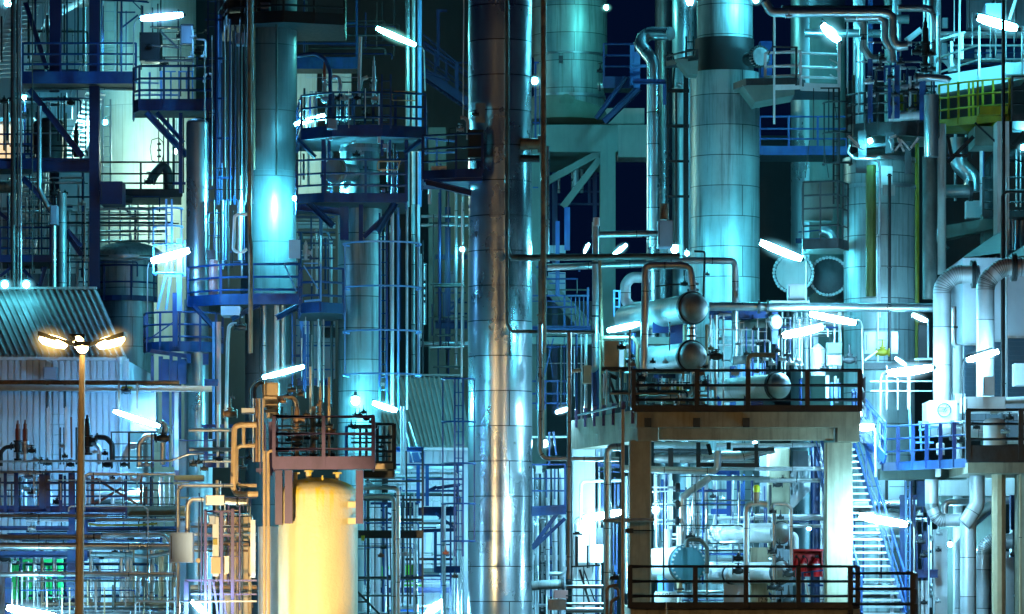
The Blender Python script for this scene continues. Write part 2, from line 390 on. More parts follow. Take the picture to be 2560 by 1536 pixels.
def valve(lab, x, y, D, s=22, m='iron', wheel=True, g=None, up=True, nm='valve', stem=1.6):
    """flanged gate valve with bonnet, stem and handwheel"""
    c = P(x, y, D); R = L(s, D); t = thing(nm, lab, 'valve', c-V((0, 0, R)), g)
    build('body', M().lathe(c-V((R*1.3, 0, 0)), (1, 0, 0), [(R*.8, 0), (R*.8, R*.22), (R*.45, R*.25), (R*.72, R*.9), (R*.72, R*1.7), (R*.45, R*2.35), (R*.8, R*2.38), (R*.8, R*2.6)], 16), m, t)
    build('bonnet', M().lathe(c, (0, 0, 1), [(R*.4, 0), (R*.4, R*.8), (R*.62, R*.82), (R*.62, R*1.05), (R*.25, R*1.1), (R*.12, R*(1.2+stem)), (R*.12, R*(1.3+stem))], 14), m, t)
    if wheel:
        o = c+V((0, 0, R*(1.15+stem)))
        rim = M().tube([o+V((R*.75*cos(i*pi/8), R*.75*sin(i*pi/8), 0)) for i in range(17)], R*.09, 6)
        for i in range(4): rim.bar(o, o+V((R*.75*cos(i*pi/2), R*.75*sin(i*pi/2), 0)), R*.1)
        build('handwheel', rim, m, t)
    return t
def relief(lab, x, y0, y1, D, s=16, m='iron', side=1, top='red_rust', g=None):
    """spring relief valve: flanged inlet, body with side outlet, tall spring bonnet, cap"""
    a, b = P(x, y1, D), P(x, y0, D); h = b.z-a.z; R = L(s, D); t = thing('relief_valve', lab, 'valve', a, g)
    build('inlet', M().lathe(a, (0, 0, 1), [(R*1.1, 0), (R*1.1, h*.05), (R*.55, h*.055), (R*.55, h*.2), (R*1.2, h*.205), (R*1.2, h*.25)], 14), m, t)
    build('body', M().lathe(a, (0, 0, 1), [(R*.8, h*.25), (R*1.0, h*.32), (R*.95, h*.45), (R*1.25, h*.46), (R*1.25, h*.5)], 16), m, t)
    c = a+V((0, 0, h*.37)); build('outlet', M().lathe(c, (side, 0, 0), [(R*.55, 0), (R*.55, R*1.6), (R*1.0, R*1.62), (R*1.0, R*1.9)], 14), m, t)
    build('spring_bonnet', M().lathe(a, (0, 0, 1), [(R*.75, h*.5), (R*.7, h*.78), (R*.55, h*.8)], 14), top, t)
    build('valve_cap', M().lathe(a, (0, 0, 1), [(R*.5, h*.8), (R*.5, h*.9), (R*.28, h*.92), (R*.2, h), (R*.05, h*1.005)], 12), top, t)
    return t
def boxy(lab, x0, x1, y0, y1, D, depth=.4, m='grey', nm='junction_box', cat='box', g=None, lid=True, feet=()):
    a, b = P(x0, y1, D), P(x1, y0, D); t = thing(nm, lab, cat, (a.x, a.y, a.z), g)
    build('casing', M().box((a.x, D, a.z), (b.x, D+depth, b.z)), m, t)
    if lid:
        e = min(b.x-a.x, b.z-a.z)*.05
        build('lid', M().box((a.x+e, D-.015, a.z+e), (b.x-e, D+.002, b.z-e)), m, t)
        build('hinge', M().tube([V((a.x+e*1.5, D-.02, a.z+e*3)), V((a.x+e*1.5, D-.02, b.z-e*3))], .008, 6), 'iron', t)
    return t
def exchanger(lab, front, rear, r, Df, Dr, m='clad_smooth', ball=True, flat=False, coverm=None, ring=.18, g=None, saddles=(), nm='heat_exchanger', cat='heat exchanger', bolts=26):
    """horizontal shell with bolted girth flange and a domed (or flat) cover facing the viewer"""
    A, B = P(front[0], front[1], Df), P(rear[0], rear[1], Dr); R = L(r, Df); ax = (B-A); n = ax.length; ax = ax/n
    t = thing(nm, lab, cat, (A.x, A.y, A.z-R), g)
    s0 = R*.30
    build('shell', M().lathe(A, ax, [(R*.94, s0), (R*.94, n), (R*.8, n+R*.3), (R*.4, n+R*.5), (0.001, n+R*.55)], 36), m, t)
    build('girth_flange', M().lathe(A, ax, [(R*.95, s0+R*.02), (R*1.12, s0+R*.02), (R*1.12, s0+R*.13), (R*.96, s0+R*.135), (R*.96, s0+R*.17), (R*1.12, s0+R*.175), (R*1.12, s0+R*.3), (R*.95, s0+R*.3)], 36), 'iron', t)
    if flat:
        build('cover', M().lathe(A, ax, [(.001, s0-R*.09), (R*1.06, s0-R*.09), (R*1.1, s0-R*.06), (R*1.1, s0+R*.015)], 36), coverm or m, t)
    else:
        pr = [(R*sin(i*pi/20), s0-R*.05-R*.85*cos(i*pi/20)) for i in range(11)]+[(R, s0+R*.01)]
        build('cover', M().lathe(A, ax, pr, 36), coverm or m, t)
    d, a, b = M().frame(A, B); bm = M()
    for i in range(bolts):
        th = 2*pi*i/bolts; c = A+(a*cos(th)+b*sin(th))*R*1.02; bm.lathe(c+ax*(s0-R*.14), ax, [(R*.06, -R*.03), (R*.06, R*.14)], 6)
    build('bolt_ring', bm, 'galv', t) if flat else None
    for f in saddles:
        c = A+ax*(n*f); h = R*1.35
        build('saddle', M().box((c.x-R*.75, c.y-.06, c.z-h), (c.x+R*.75, c.y+.06, c.z-R*.3)), 'blue_dark', t)
    return t
def slab(lab, x0, x1, y0, y1, D, depth, m, nm, cat, g=None, kind='thing', ground=False):
    a, b = P(x0, y1, D), P(x1, y0, D)
    o = build(nm, M().box((a.x, D, 0 if ground else a.z), (b.x, D+depth, b.z)), m)
    return tag(o, lab, cat, g, kind)
def ords(i): return ['first', 'second', 'third', 'fourth', 'fifth', 'sixth', 'seventh', 'eighth', 'ninth', 'tenth', 'eleventh', 'twelfth', 'thirteenth', 'fourteenth', 'fifteenth', 'sixteenth', 'seventeenth', 'eighteenth', 'nineteenth', 'twentieth'][i]
mat('yellow_dull', (0.06, 0.075, 0.01), 0.0, 0.6, 0.4, 3.0)
mat('teal_cover', (0.06, 0.26, 0.34), 0.1, 0.5, 0.2, 3.0)
mat('yellow_bright', (0.75, 0.72, 0.01), 0.0, 0.45, 0.1, 3.0)
mat('steel_dark', (0.10, 0.12, 0.125), 0.25, 0.40, 0.35, 1.2, streak=0.7, scol=(0.035, 0.04, 0.04), brick=(4.8, 1.75, 0.014), mortar=0.3, bump=0.06)
mat('building_dim', (0.055, 0.075, 0.08), 0.0, 0.7, 0.35, 0.6, streak=0.5, scol=(0.06, 0.08, 0.08))
mat('pole_orange', (0.60, 0.48, 0.28), 0.1, 0.45, 0.2, 3.0)

def stain_runs(m, z0, z1, col):
    """yellow run-off below the tank's shoulder"""
    n = m.node_tree.nodes; l = m.node_tree.links; b = n['Principled BSDF']; src = b.inputs['Base Color'].links[0].from_socket
    geo = n.new('ShaderNodeNewGeometry'); mp = n.new('ShaderNodeMapping'); mp.inputs['Scale'].default_value = (6, 6, .22); l.new(geo.outputs['Position'], mp.inputs[0])
    t = n.new('ShaderNodeTexNoise'); t.inputs['Scale'].default_value = 1.0; t.inputs['Detail'].default_value = 4; l.new(mp.outputs[0], t.inputs['Vector'])
    sx = n.new('ShaderNodeSeparateXYZ'); l.new(geo.outputs['Position'], sx.inputs[0])
    zr = n.new('ShaderNodeMapRange'); l.new(sx.outputs[2], zr.inputs[0]); zr.inputs[1].default_value = z0; zr.inputs[2].default_value = z1; zr.inputs[3].default_value = -.35; zr.inputs[4].default_value = .22
    ad = n.new('ShaderNodeMath'); ad.operation = 'ADD'; l.new(t.outputs['Fac'], ad.inputs[0]); l.new(zr.outputs[0], ad.inputs[1])
    r = n.new('ShaderNodeMapRange'); l.new(ad.outputs[0], r.inputs[0]); r.inputs[1].default_value = .47; r.inputs[2].default_value = .66
    mx = n.new('ShaderNodeMix'); mx.data_type = 'RGBA'; l.new(r.outputs[0], mx.inputs[0]); l.new(src, mx.inputs[6]); mx.inputs[7].default_value = (*col, 1); l.new(mx.outputs[2], b.inputs['Base Color'])
stain_runs(MATS['cream'], 5.9, 8.0, (.86, .64, .06))
# ================================================================ setting
g = build('ground', M().box((-400, -60, -1), (400, 900, 0)), 'asphalt'); g['kind'] = 'structure'
r_ = build('road', M().box((-400, 62, -.5), (400, 72, .004)), 'asphalt'); r_['kind'] = 'structure'
# ================================================================ far layer
T(0, 0)
tower('tall white storage tank with rust streaks behind the blue steelwork', 690, 1420, -160, 0, 126, 'tank_white', dome=False, nm='storage_tank', cat='tank')
slab('pale ribbed building end behind the thick blue upright', 430, 690, -120, 1200, 131, 6, 'siding', 'plant_building', 'building', ground=True)
slab('white lit building far behind the stair tower', -300, 360, -120, 1100, 134, 6, 'white', 'plant_building', 'building', ground=True)
slab('dark teal clad building behind the topmost long work light', 1350, 1900, -200, 1300, 133, 8, 'building_dim', 'plant_building', 'building', ground=True)
T(640, 0)
slab('huge dim green concrete building behind the middle stair flight', 300, 1560, -200, 1250, 138, 10, 'building_dim', 'plant_building', 'building', ground=True)
T(640, 512)
slab('blue tinted clad building behind the streaked tower with the ladder', -700, 640, -320, 2200, 129, 6, 'building_dim', 'plant_building', 'building', ground=True)
slab('concrete pier standing between the bundled risers and the biggest tower', 1250, 1375, -560, 2400, 122, 1.2, 'concrete_teal', 'concrete_pier', 'pier', ground=True)
slab('blackened second pier close beside the biggest tower', 1395, 1560, -200, 2400, 126, 1.2, 'concrete_teal', 'concrete_pier', 'pier', ground=True)
T(1280, 512)
slab('long pale building low behind the concrete frame', -100, 1900, 700, 2400, 128, 6, 'building_dim', 'plant_building', 'building', ground=True)
T(1920, 512)
slab('far teal concrete block behind the yellow post tower', 420, 1900, -900, 2400, 140, 8, 'building_dim', 'plant_building', 'building', ground=True)
slab('dim blue clad block behind the flanged round covers', -160, 420, -500, 2400, 137, 8, 'building_dim', 'plant_building', 'building', ground=True)
# big vessel on the concrete table
T(1280, 0)
t = tower('fat green reactor standing on the concrete table', 140, 690, -200, 860, 122, 'clad_dull', dome=False, steps=((130, 642, 405),), rings=(405, 712), ground=False, nm='reactor_vessel', cat='reactor')
build('manhole', M().lathe(P(390, 765, 122)-V((0, L(258, 122), 0)), (0, -1, 0), [(L(52, 122), -.1), (L(52, 122), .04), (L(46, 122), .06)], 26), 'concrete_teal', t)
build('skirt', M().lathe((P(390, 0, 122).x, 122, P(0, 860, 122).z-.1), (0, 0, 1), [(L(300, 122), 0), (L(300, 122), .2), (L(262, 122), .55), (L(262, 122), .7)], 36), 'concrete_teal', t)
t = thing('concrete_table', 'massive teal concrete table carrying the fat green reactor', 'concrete frame', P(400, 1484, 118))
for nm, b in (('table_slab', (150, 770, 905, 1100)), ('leg', (640, 750, 1098, 4200)), ('leg', (140, 250, 1098, 4200))):
    a, c = P(b[0], min(b[3], 3400), 118), P(b[1], b[2], 118); build(nm, M().box((a.x, 118, a.z), (c.x, 118+(6 if nm == 'table_slab' else 1.3), c.z)), 'concrete_teal', t)
for s in ((370, 1500, 640, 1150), (240, 2080, 580, 2450), (650, 1100, 230, 1330)):
    build('diagonal', M().bar(P(s[0], s[1], 118.4), P(s[2], s[3], 118.4), .2, .2), 'concrete_teal', t)
slab('pale concrete beam between the green reactor and the elbow duct', 770, 990, 905, 1140, 124, 1.5, 'concrete_pale', 'concrete_bridge', 'concrete beam')
slab('streaked concrete upstand lying on the pale concrete beam', 640, 960, 785, 898, 124.3, 1.0, 'concrete_pale', 'concrete_upstand', 'concrete beam')
tower('dim blue grey stack with the sky close beside it', 1036, 1160, -200, 2400, 126, 'clad_smooth', dome=False, nm='exhaust_stack', cat='stack')
tower('bright pale green tower behind the dark caged ladder', 1160, 1345, -200, 2400, 119, 'clad_smooth', dome=False, nm='exhaust_stack', cat='stack')
# ================================================================ towers of the middle layer
TOW = {}
T(0, 0, 0.966)
TOW['main'] = tower('widest bright silver clad tower rising through the middle', 1131, 1284, -80, 1484, 102, 'clad', dome=False, steps=((1125, 1280, 600),))
T(640, 0)
TOW['two'] = tower('smooth steel tower with a glaring lit patch', -116, 296, -400, 1484, 107, 'steel_dark', dome=False, steps=((-110, 293, 1250), (-90, 250, 2250)))
TOW['three'] = tower('streaked pale tower with a rust patched domed head', 610, 895, 985, 1484, 105.5, 'clad_dull', dome='concrete_pale', steps=((570, 890, 1520),), rings=(1095,))
T(1280, 0)
TOW['four'] = tower('broad weathered teal tower with a black collar', 1340, 1745, -200, 1484, 110, 'clad_dull', dome=False, steps=((1287, 1790, 535),))
a = P(1538, 412, 110); build('collar', M().lathe((a.x, 110, P(0, 540, 110).z), (0, 0, 1), [(L(215, 110), 0), (L(215, 110), L(250, 110))], 40), 'black', TOW['four'])
T(1920, 0)
TOW['five'] = tower('pale tower with a green stain under the round platform', 548, 1062, 1080, 1484, 106.5, 'clad_dull', rings=(1165, 1360))
T(0, 0)
TOW['slim'] = tower('slim pale drum tower below the balcony with light blue cages', 1350, 1512, 860, 1484, 105, 'clad_smooth')
T(0, 512)
t = tower('squat dome topped drum behind the ribbed roof', 655, 1195, 270, 800, 114, 'clad_dull', dome='clad_dull', steps=((690, 1120, 410), (730, 1110, 690)), rings=(395, 690), nm='storage_drum', cat='drum')
platform('blue hoop railing around the squat dome topped drum', arc(905, 114, 232, 185, 355, 10), 680, 'blue_dark', th=14, base=(), rails=(.95, .48), nm='drum_walkway', post=1.0)
# ================================================================ warehouses
def shed(lab, eave, ridge, base_y, D, Dr, ribs, wallm='siding', roofm='roof', step=46, over=0):
    """profiled-sheet building: eave and ridge = (x0, y0, x1, y1) in pixels, ribs down the slope"""
    e0, e1 = P(eave[0], eave[1], D), P(eave[2], eave[3], D); r0, r1 = P(ridge[0], ridge[1], Dr), P(ridge[2], ridge[3], Dr)
    t = thing('warehouse', lab, 'building', (e0.x, D, 0))
    nrm = (e1-e0).cross(r0-e0).normalized()
    if nrm.z < 0: nrm = -nrm
    m = M(); m.add([e0, e1, r1, r0, e0-nrm*.06, e1-nrm*.06, r1-nrm*.06, r0-nrm*.06], [(0, 1, 2, 3), (7, 6, 5, 4), (0, 4, 5, 1), (1, 5, 6, 2), (2, 6, 7, 3), (3, 7, 4, 0)])
    for i in range(ribs):
        f = (i+.5)/ribs; a, b = e0.lerp(e1, f)+nrm*.02, r0.lerp(r1, f)+nrm*.02
        m.prof(a, b, [(-.035, -.02), (.035, -.02), (.02, .04), (-.02, .04)])
    build('roof', m, roofm, t)
    build('ridge_cap', M().bar(r0+nrm*.05, r1+nrm*.05, .22, .06), roofm, t)
    build('gutter', M().bar(e0+V((0, -.08, -.05)), e1+V((0, -.08, -.05)), .1, .08), 'white', t)
    w = M(); zb, zt = 0, min(e0.z, e1.z)-.03; x0, x1 = e0.x, P(over or eave[2], 0, D).x; dx = L(step, D); n = max(1, int((x1-x0)/dx)); prof = []
    for i in range(n+1):
        x = x1-(n-i)*dx
        prof += [(x, D+.1), (x+dx*.72, D+.1), (x+dx*.78, D+.15), (x+dx*.94, D+.15)]
    vs = [(p[0], p[1], zb) for p in prof]+[(p[0], p[1], zt) for p in prof]; c = len(prof)
    w.add(vs, [(i, i+1, c+i+1, c+i) for i in range(c-1)])
    build('wall', w, wallm, t)
    w2 = M().box((x1-.02, D+.18, 0), (x1+.03, Dr+4, zt)); build('end_wall', w2, wallm, t)
    back = r0.z-.05
    return t
T(0, 512)
W1 = shed('ribbed roofed shed behind the lit street lamp', (-420, 1098, 918, 1106), (-640, 622, 702, 618), 1484, 100, 103.5, 30, over=888)
c = P(845, 1160, 99.9); build('downpipe', M().tube([P(872, 1110, 99.9), P(872, 1200, 99.9), P(872, 3400, 99.9)], .045, 8), 'siding', W1)
build('hopper_head', M().lathe(P(872, 1160, 99.9), (0, 0, 1), [(.04, 0), (.11, .16), (.11, .2)], 12), 'white', W1)
T(640, 512)
shed('green ribbed roof building between the ladder tower and biggest tower', (950, 1755, 1560, 1760), (780, 1245, 1480, 1248), 2400, 113, 117.5, 20, step=55)
T(0, 512)
boxy('small hooded grey vent box fixed on the shed wall', 312, 408, 1175, 1265, 99.5, .5, 'grey', 'vent_box', 'vent')
# ================================================================ lit lamps in view, then hidden ones inferred from lit surfaces
T(0, 0)
lamp('long work light on a bent pole over the balcony with light blue cages', (1035, 135), (1315, 110), 107, [(1015, 132), (985, 140), (968, 200), (968, 740)], BL, 0.56, 26)
spot('small round lamp glowing beside the dark vertical pipes', 175, 715, 116, CY, 0.40, 18)
spot('small wall lamp glowing beside the white storage tank ladder', 762, 888, 119, CY, 0.48, 15)
spot('bright lamp at the stair landing beside the slanted white duct', 60, 20, 121, CY, 0.96, 30)
T(640, 0)
lamp('slanted long work light high above the relief valves', (885, 210), (1150, 325), 110, [(1165, 335), (1200, 338), (1218, 370), (1226, 660)], GR, 0.73, 22)
lamp('slanted work light close to the smooth steel tower', (290, 900), (490, 838), 105.2, None, CY, 0.73, 18)
spot('star bright lamp aimed at the smooth steel tower', 280, 1440, 105.2, CY, 10.00, 12)
T(1280, 0)
spot('round lamp glowing just off the edge of the biggest tower', 165, 590, 104, CY, 0.40, 22)
spot('round lamp at the upper edge of the green reactor', 683, 58, 119, GR, 0.65, 15)
lamp('upright lamp head above the bright pale green tower', (1288, -60), (1288, 30), 112, [(1295, 30), (1295, 410)], CY, 1.05, 28, 10)
spot('star lamp at the top corner of the broad weathered tower', 1768, 5, 108.6, CY, 1.05, 18)
T(1920, 0)
lamp('slanted lamp ending the white railed walkway', (410, 195), (505, 290), 108, [(512, 300), (515, 620)], CY, 1.05, 36, 11, 'white')
lamp('big work light over the sloping white conveyor gallery', (1540, 135), (1790, 205), 108, [(1800, 190), (1835, 195), (1842, 250), (1842, 540)], CY, 1.46, 36, 6)
spot('starry lamp under the round platform of the stained tower', 740, 1025, 103.8, CY, 0.65, 16)
spot('round lamp at the picture edge under the concrete bracket', 1850, 1072, 108, CY, 0.48, 18)
T(0, 512)
lamp('glaring work light beside the white lit cage ladder', (1115, 405), (1360, 335), 102.4, [(1100, 408), (1078, 420), (1068, 470), (1068, 780)], BL, 1.27, 30)
spot('first of two bright lamps sitting on the shed ridge', 35, 580, 102.6, CY, 0.07, 26)
spot('second of two bright lamps sitting on the shed ridge', 190, 580, 102.6, CY, 0.07, 26)
T(640, 512)
lamp('work light on the gooseneck over the orange box of valves', (60, 1250), (340, 1175), 96.5, [(40, 1262), (-10, 1285), (-45, 1330), (-45, 1560)], CY, 1.02, 20, 7, 'iron')
lamp('work light below the streaked tower behind the plum railing', (860, 1440), (1010, 1490), 103.2, [(1020, 1484), (1080, 1500), (1085, 1560), (1085, 2200)], CY, 1.19, 22, 6)
spot('white hot lamp right against the foot of the streaked tower', 720, 1425, 103.4, CY, 1.53, 28)
spot('small star lamp between the concrete piers', 1495, 325, 117, CY, 0.68, 14)
T(1280, 512)
lamp('small slanted lamp first along the horizontal black pipe', (525, 345), (555, 285), 108, None, CY, 0.30, 10)
lamp('small slanted lamp second along the horizontal black pipe', (745, 355), (825, 295), 108, None, CY, 0.59, 16)
spot('jagged bright lamp above the bonnet of the upper exchanger', 1180, 325, 106, CY, 1.02, 26)
spot('smaller star lamp tucked beside the jagged bright lamp', 1268, 355, 105.5, CY, 0.34, 14)
lamp('lamp shining on the edge of the broad weathered tower', (1815, 280), (2085, 390), 106.5, [(2090, 360), (2125, 375), (2133, 420), (2133, 700)], CY, 2.21, 30, 6, 'white')
lamp('tapering lamp under the belly of the upper exchanger', (705, 910), (915, 865), 99.2, None, CY, 1.10, 22)
T(1920, 512)
lamp('rising work light over the valves on the concrete deck', (125, 945), (385, 890), 100, [(110, 935), (80, 950), (75, 1000), (75, 1090)], CW, 1.56, 30, 6, 'white')
lamp('falling work light on the tall pole beside the stained tower', (320, 795), (625, 855), 99.5, [(640, 830), (670, 838), (684, 890), (684, 1484)], CW, 1.56, 26, 6)
lamp('small lamp under the long dark header pipe', (1055, 800), (1145, 840), 103, None, CW, 0.68, 16)
lamp('long work light in front of the first pale gooseneck pipe', (885, 1222), (1180, 1185), 98.2, [(865, 1212), (830, 1220), (814, 1270), (813, 1800)], CW, 2.15, 32, 7, 'white')
lamp('short lamp head above the long gooseneck work light', (930, 1115), (995, 1160), 101, None, CW, 0.29, 12)
lamp('work light in front of the second gooseneck pipe and louvres', (1455, 1125), (1660, 1065), 96.5, [(1625, 1040), (1440, 1095), (1412, 1130), (1410, 1900)], CW, 0.98, 24, 6, 'iron')
T(1280, 1024)
lamp('small lamp beneath the edge of the concrete deck', (325, 20), (400, -5), 101, None, CW, 0.75, 14)
spot('round lamp glowing beside the bent grey downcomer', 237, 250, 104, CW, 0.45, 22)
lamp('lamp crossing the pale back leg of the concrete deck', (530, 790), (780, 745), 97.2, [(520, 775), (470, 785), (442, 830), (438, 1300)], CW, 3.00, 28, 5)
spot('star lamp peeking past the tan concrete leg', 1040, 730, 99, CW, 1.44, 22)
T(1920, 1024)
lamp('pole lamp at the corner of the concrete deck', (665, 130), (755, 125), 96, [(770, 118), (780, 160), (780, 490)], CW, 2.23, 28, 8, 'white')
lamp('long work light hanging over the steep staircase', (680, 775), (995, 832), 93.3, [(1000, 800), (1040, 812), (1062, 860), (1062, 1230)], CW, 3.10, 30, 6)
T(0, 1024)
lamp('falling work light in front of the shed ladder', (835, 15), (1150, 120), 97.2, [(1150, 95), (1210, 110), (1248, 150), (1250, 400)], BL, 1.05, 20)
lamp('big low lamp in front of the green container', (70, 1440), (390, 1500), 93, None, CW, 1.65, 32)
lamp('tilted white tube lamp by the thin white frame', (1400, 1395), (1500, 1490), 93.5, None, CW, 0.75, 22)
T(640, 1024)
lamp('tilted tube lamp under the blue stair tower', (1230, 1490), (1350, 1390), 104, None, CW, 1.20, 28)
spot('round lamp tucked low behind the dark scaffold frame', 880, 1130, 108, CW, 1.44, 14)
spot('round lamp low behind the blue ladder of the biggest tower', 1330, 820, 109, CW, 1.44, 14)
T(0, 1024)
spot('first assumed hidden lamp glowing through the blue pipe rack', 300, 600, 97.5, BL, 0.47, 12)  # hidden lamps from here to the street lamps, inferred from lit surfaces
spot('second assumed hidden lamp glowing through the blue pipe rack', 1000, 590, 97.8, CW, 0.47, 12)
spot('assumed lamp glowing deep under the pipe rack beside the green container', 700, 1190, 98, CW, 1.04, 12)
T(1280, 1024)
spot('assumed lamp glowing behind the bolted exchanger cover', 1440, 1180, 101.5, CW, 1.26, 14)
spot('assumed lamp glowing under the deck beams beside the inner stair', 1760, 250, 100.5, CW, 1.62, 14)
spot('assumed lamp glowing low behind the pale pipes left of the tan leg', 560, 1080, 100.5, CW, 0.90, 14)
T(1920, 1024)
spot('assumed lamp glowing behind the round red extinguishers cabinet', 300, 860, 102.5, CW, 1.24, 14)
spot('assumed lamp glowing behind the branching pale pipe', 1320, 980, 100.5, CW, 1.66, 14)
spot('assumed lamp glowing over the blue railed deck', 1330, 130, 99, CW, 1.03, 14)
T(0, 0)
spot('assumed flood lamp hidden low behind the balcony struts before the white tank', 1270, 1100, 121, (0.62, 0.92, 0.72), 4.03, 14)
spot('assumed flood lamp hidden behind the thick upright below the walkway', 690, 900, 119, (0.3, 0.85, 0.85), 1.29, 12)
spot('assumed flood lamp behind the thick upright above the walkway', 690, 300, 120, CY, 0.96, 12)
# ---------------------------------------------------------------- sodium street lamps on the road in front of the plant, some assumed
def street_lamp(lab, x, y, D, lean=0, p=1.0, g=None):
    hd = P(x, y, D); ft = V((hd.x+lean, D, 0)); t = thing('street_lamp', lab, 'street lamp', ft, g)
    build('pole', M().tube([ft, hd], [.125, .06], 14), 'pole_orange' if 'pole_orange' in MATS else 'tan', t)
    build('bracket', M().lathe(hd-V((0, 0, .1)), (0, 0, 1), [(.07, 0), (.1, .1), (.1, .16), (.04, .2)], 12), 'iron', t)
    S = 900*p/2.0/pi; e = glow('sodium_%d' % int(S), SO, S)
    for sx, sy, ln, up in ((-1, -.1, .95, .22), (1, -.15, .95, .2), (-.35, 1, .5, .2), (.1, -1, .5, -.02)):
        d = V((sx, sy, 0)).normalized(); a = hd+V((0, 0, .08)); b = a+d*ln+V((0, 0, up)); u = V((0, 0, 1))
        sd = V((-d.y, d.x, 0))
        h = M(); c0, c1 = a+d*.08, b
        vs = [c0-sd*.06+u*.05, c0+sd*.06+u*.05, c1+sd*.17+u*.10, c1-sd*.17+u*.10, c0-sd*.06-u*.03, c0+sd*.06-u*.03, c1+sd*.17-u*.0, c1-sd*.17-u*.0]
        h.add(vs, [(0, 1, 2, 3), (7, 6, 5, 4), (0, 4, 5, 1), (1, 5, 6, 2), (2, 6, 7, 3), (3, 7, 4, 0)])
        hh = build('lamp_head', h, 'iron', t)
        c = c0.lerp(c1, .62)-u*.03; dd = (c1-c0).normalized()
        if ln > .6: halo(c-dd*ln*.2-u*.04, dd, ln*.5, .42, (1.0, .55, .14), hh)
        build('lens', M().lathe(c-dd*ln*.33, dd, [(.03, 0), (.10, .05), (.13, ln*.25), (.12, ln*.55), (.04, ln*.66)], 14), e, hh)
    return t
T(0, 512)
street_lamp('lit double armed orange street lamp on a tall tapering pole', 597, 1055, 86, -.12, .16)
# assumed street lamps, added to either side of the view for orange front light
def assumed_street_lamp(lab, X, D, Z, p):
    T(0, 0, 1.0); street_lamp(lab, 1280+X/D*F, HZ-(Z-CZ)/D*F, D, 0, p)
T(640, 1024)
spot('added unseen flood lamp on a short post below the cream tank', -150, 1600, 85, (1.0, 0.80, 0.45), .05, 40)  # lamp added out of view to brighten the cream tank
fl = bpy.data.objects['flood_lamp' + '.%03d' % (sum(o.name.startswith('flood_lamp') for o in bpy.data.objects)-1)]; c = fl.location  # the added unseen flood lamp, last one made
build('post', M().tube([V((c.x, c.y+.15, 0)), V((c.x, c.y+.15, c.z))], .05, 10), 'iron', fl)
ld = bpy.data.lights.new('added_flood_beam', 'SPOT'); ld.energy = 5200; ld.color = (1, .71, .34); ld.spot_size = radians(42); ld.spot_blend = .5; ld.shadow_soft_size = .15  # added beam that does most of the tank's lighting
lo = bpy.data.objects.new('added_flood_beam', ld); COL.objects.link(lo); lo.parent = fl; lo.location = (0, .5, .1); lo.rotation_euler = (V((-5.1, 94, 6.5))-c).to_track_quat('-Z', 'Y').to_euler()
assumed_street_lamp('assumed unseen orange street lamp on the near kerb before the shed', -11.5, 66, 9.6, 4.8)
assumed_street_lamp('assumed unseen orange street lamp on the near kerb before the concrete deck', 11.5, 66, 9.6, 4.8)
# ================================================================ upper left: blue frame, balcony, ducts
def risers(xs, y0, y1, D, m, fmt, r=7, g=None, start=0, nm='riser', cat='pipe', jitter=0):
    """a bank of upright pipes; fmt gets the ordinal counted towards the east (rightwards)"""
    for i, x in enumerate(xs):
        x, rr = x if isinstance(x, tuple) else (x, r)
        pipe(fmt % ords(i+start), [(x, y0), (x, y1)], rr, D+i*.13*(1 if jitter == 0 else jitter), m if isinstance(m, str) else m[i % len(m)], g, nm, cat)
def runs(ys, x0, x1, D, m, fmt, r=7, g=None, start=0):
    """a bank of level pipes; fmt gets the ordinal counted downwards"""
    for i, y in enumerate(ys):
        y, rr = y if isinstance(y, tuple) else (y, r)
        pipe(fmt % ords(i+start), [(x0, y), (x1, y)], rr, D+i*.13, m if isinstance(m, str) else m[i % len(m)], g, 'level_pipe')
def stairs(lab, b, t_, width, n, m='galv', treadm='galv', rail=1.0, g=None, sides=(0, 1), nm='staircase'):
    """b, t_ = (x, y, D) foot and head of the near stringer; width = vector across"""
    B, A = P(*b), P(*t_); w = V(width); t = thing(nm, lab, 'stairs', B, g)
    for s in sides:
        o = w*s
        build('stringer', M().bar(B+o, A+o, .05, .24), m, t)
        if rail:
            u = V((0, 0, rail))
            build('handrail', M().tube([B+o, B+o+u, A+o+u, A+o], .026, 6), m, t)
            build('midrail', M().tube([B+o+u*.5, A+o+u*.5], .02, 6), m, t)
            for i in range(1, 4):
                c = B.lerp(A, i/4)+o; build('baluster', M().bar(c, c+u, .045), m, t)
    d = (A-B); d.z = 0; d = d.normalized()*.13 if d.length > .01 else V((0, .13, 0))
    for i in range(n):
        c = B.lerp(A, (i+.5)/n); mb = M()
        mb.add([c-d, c+d, c+w+d, c+w-d, c-d-V((0, 0, .045)), c+d-V((0, 0, .045)), c+w+d-V((0, 0, .045)), c+w-d-V((0, 0, .045))], [(0, 1, 2, 3), (7, 6, 5, 4), (0, 4, 5, 1), (1, 5, 6, 2), (2, 6, 7, 3), (3, 7, 4, 0)])
        build('tread', mb, treadm, t)
    return t
T(0, 0)
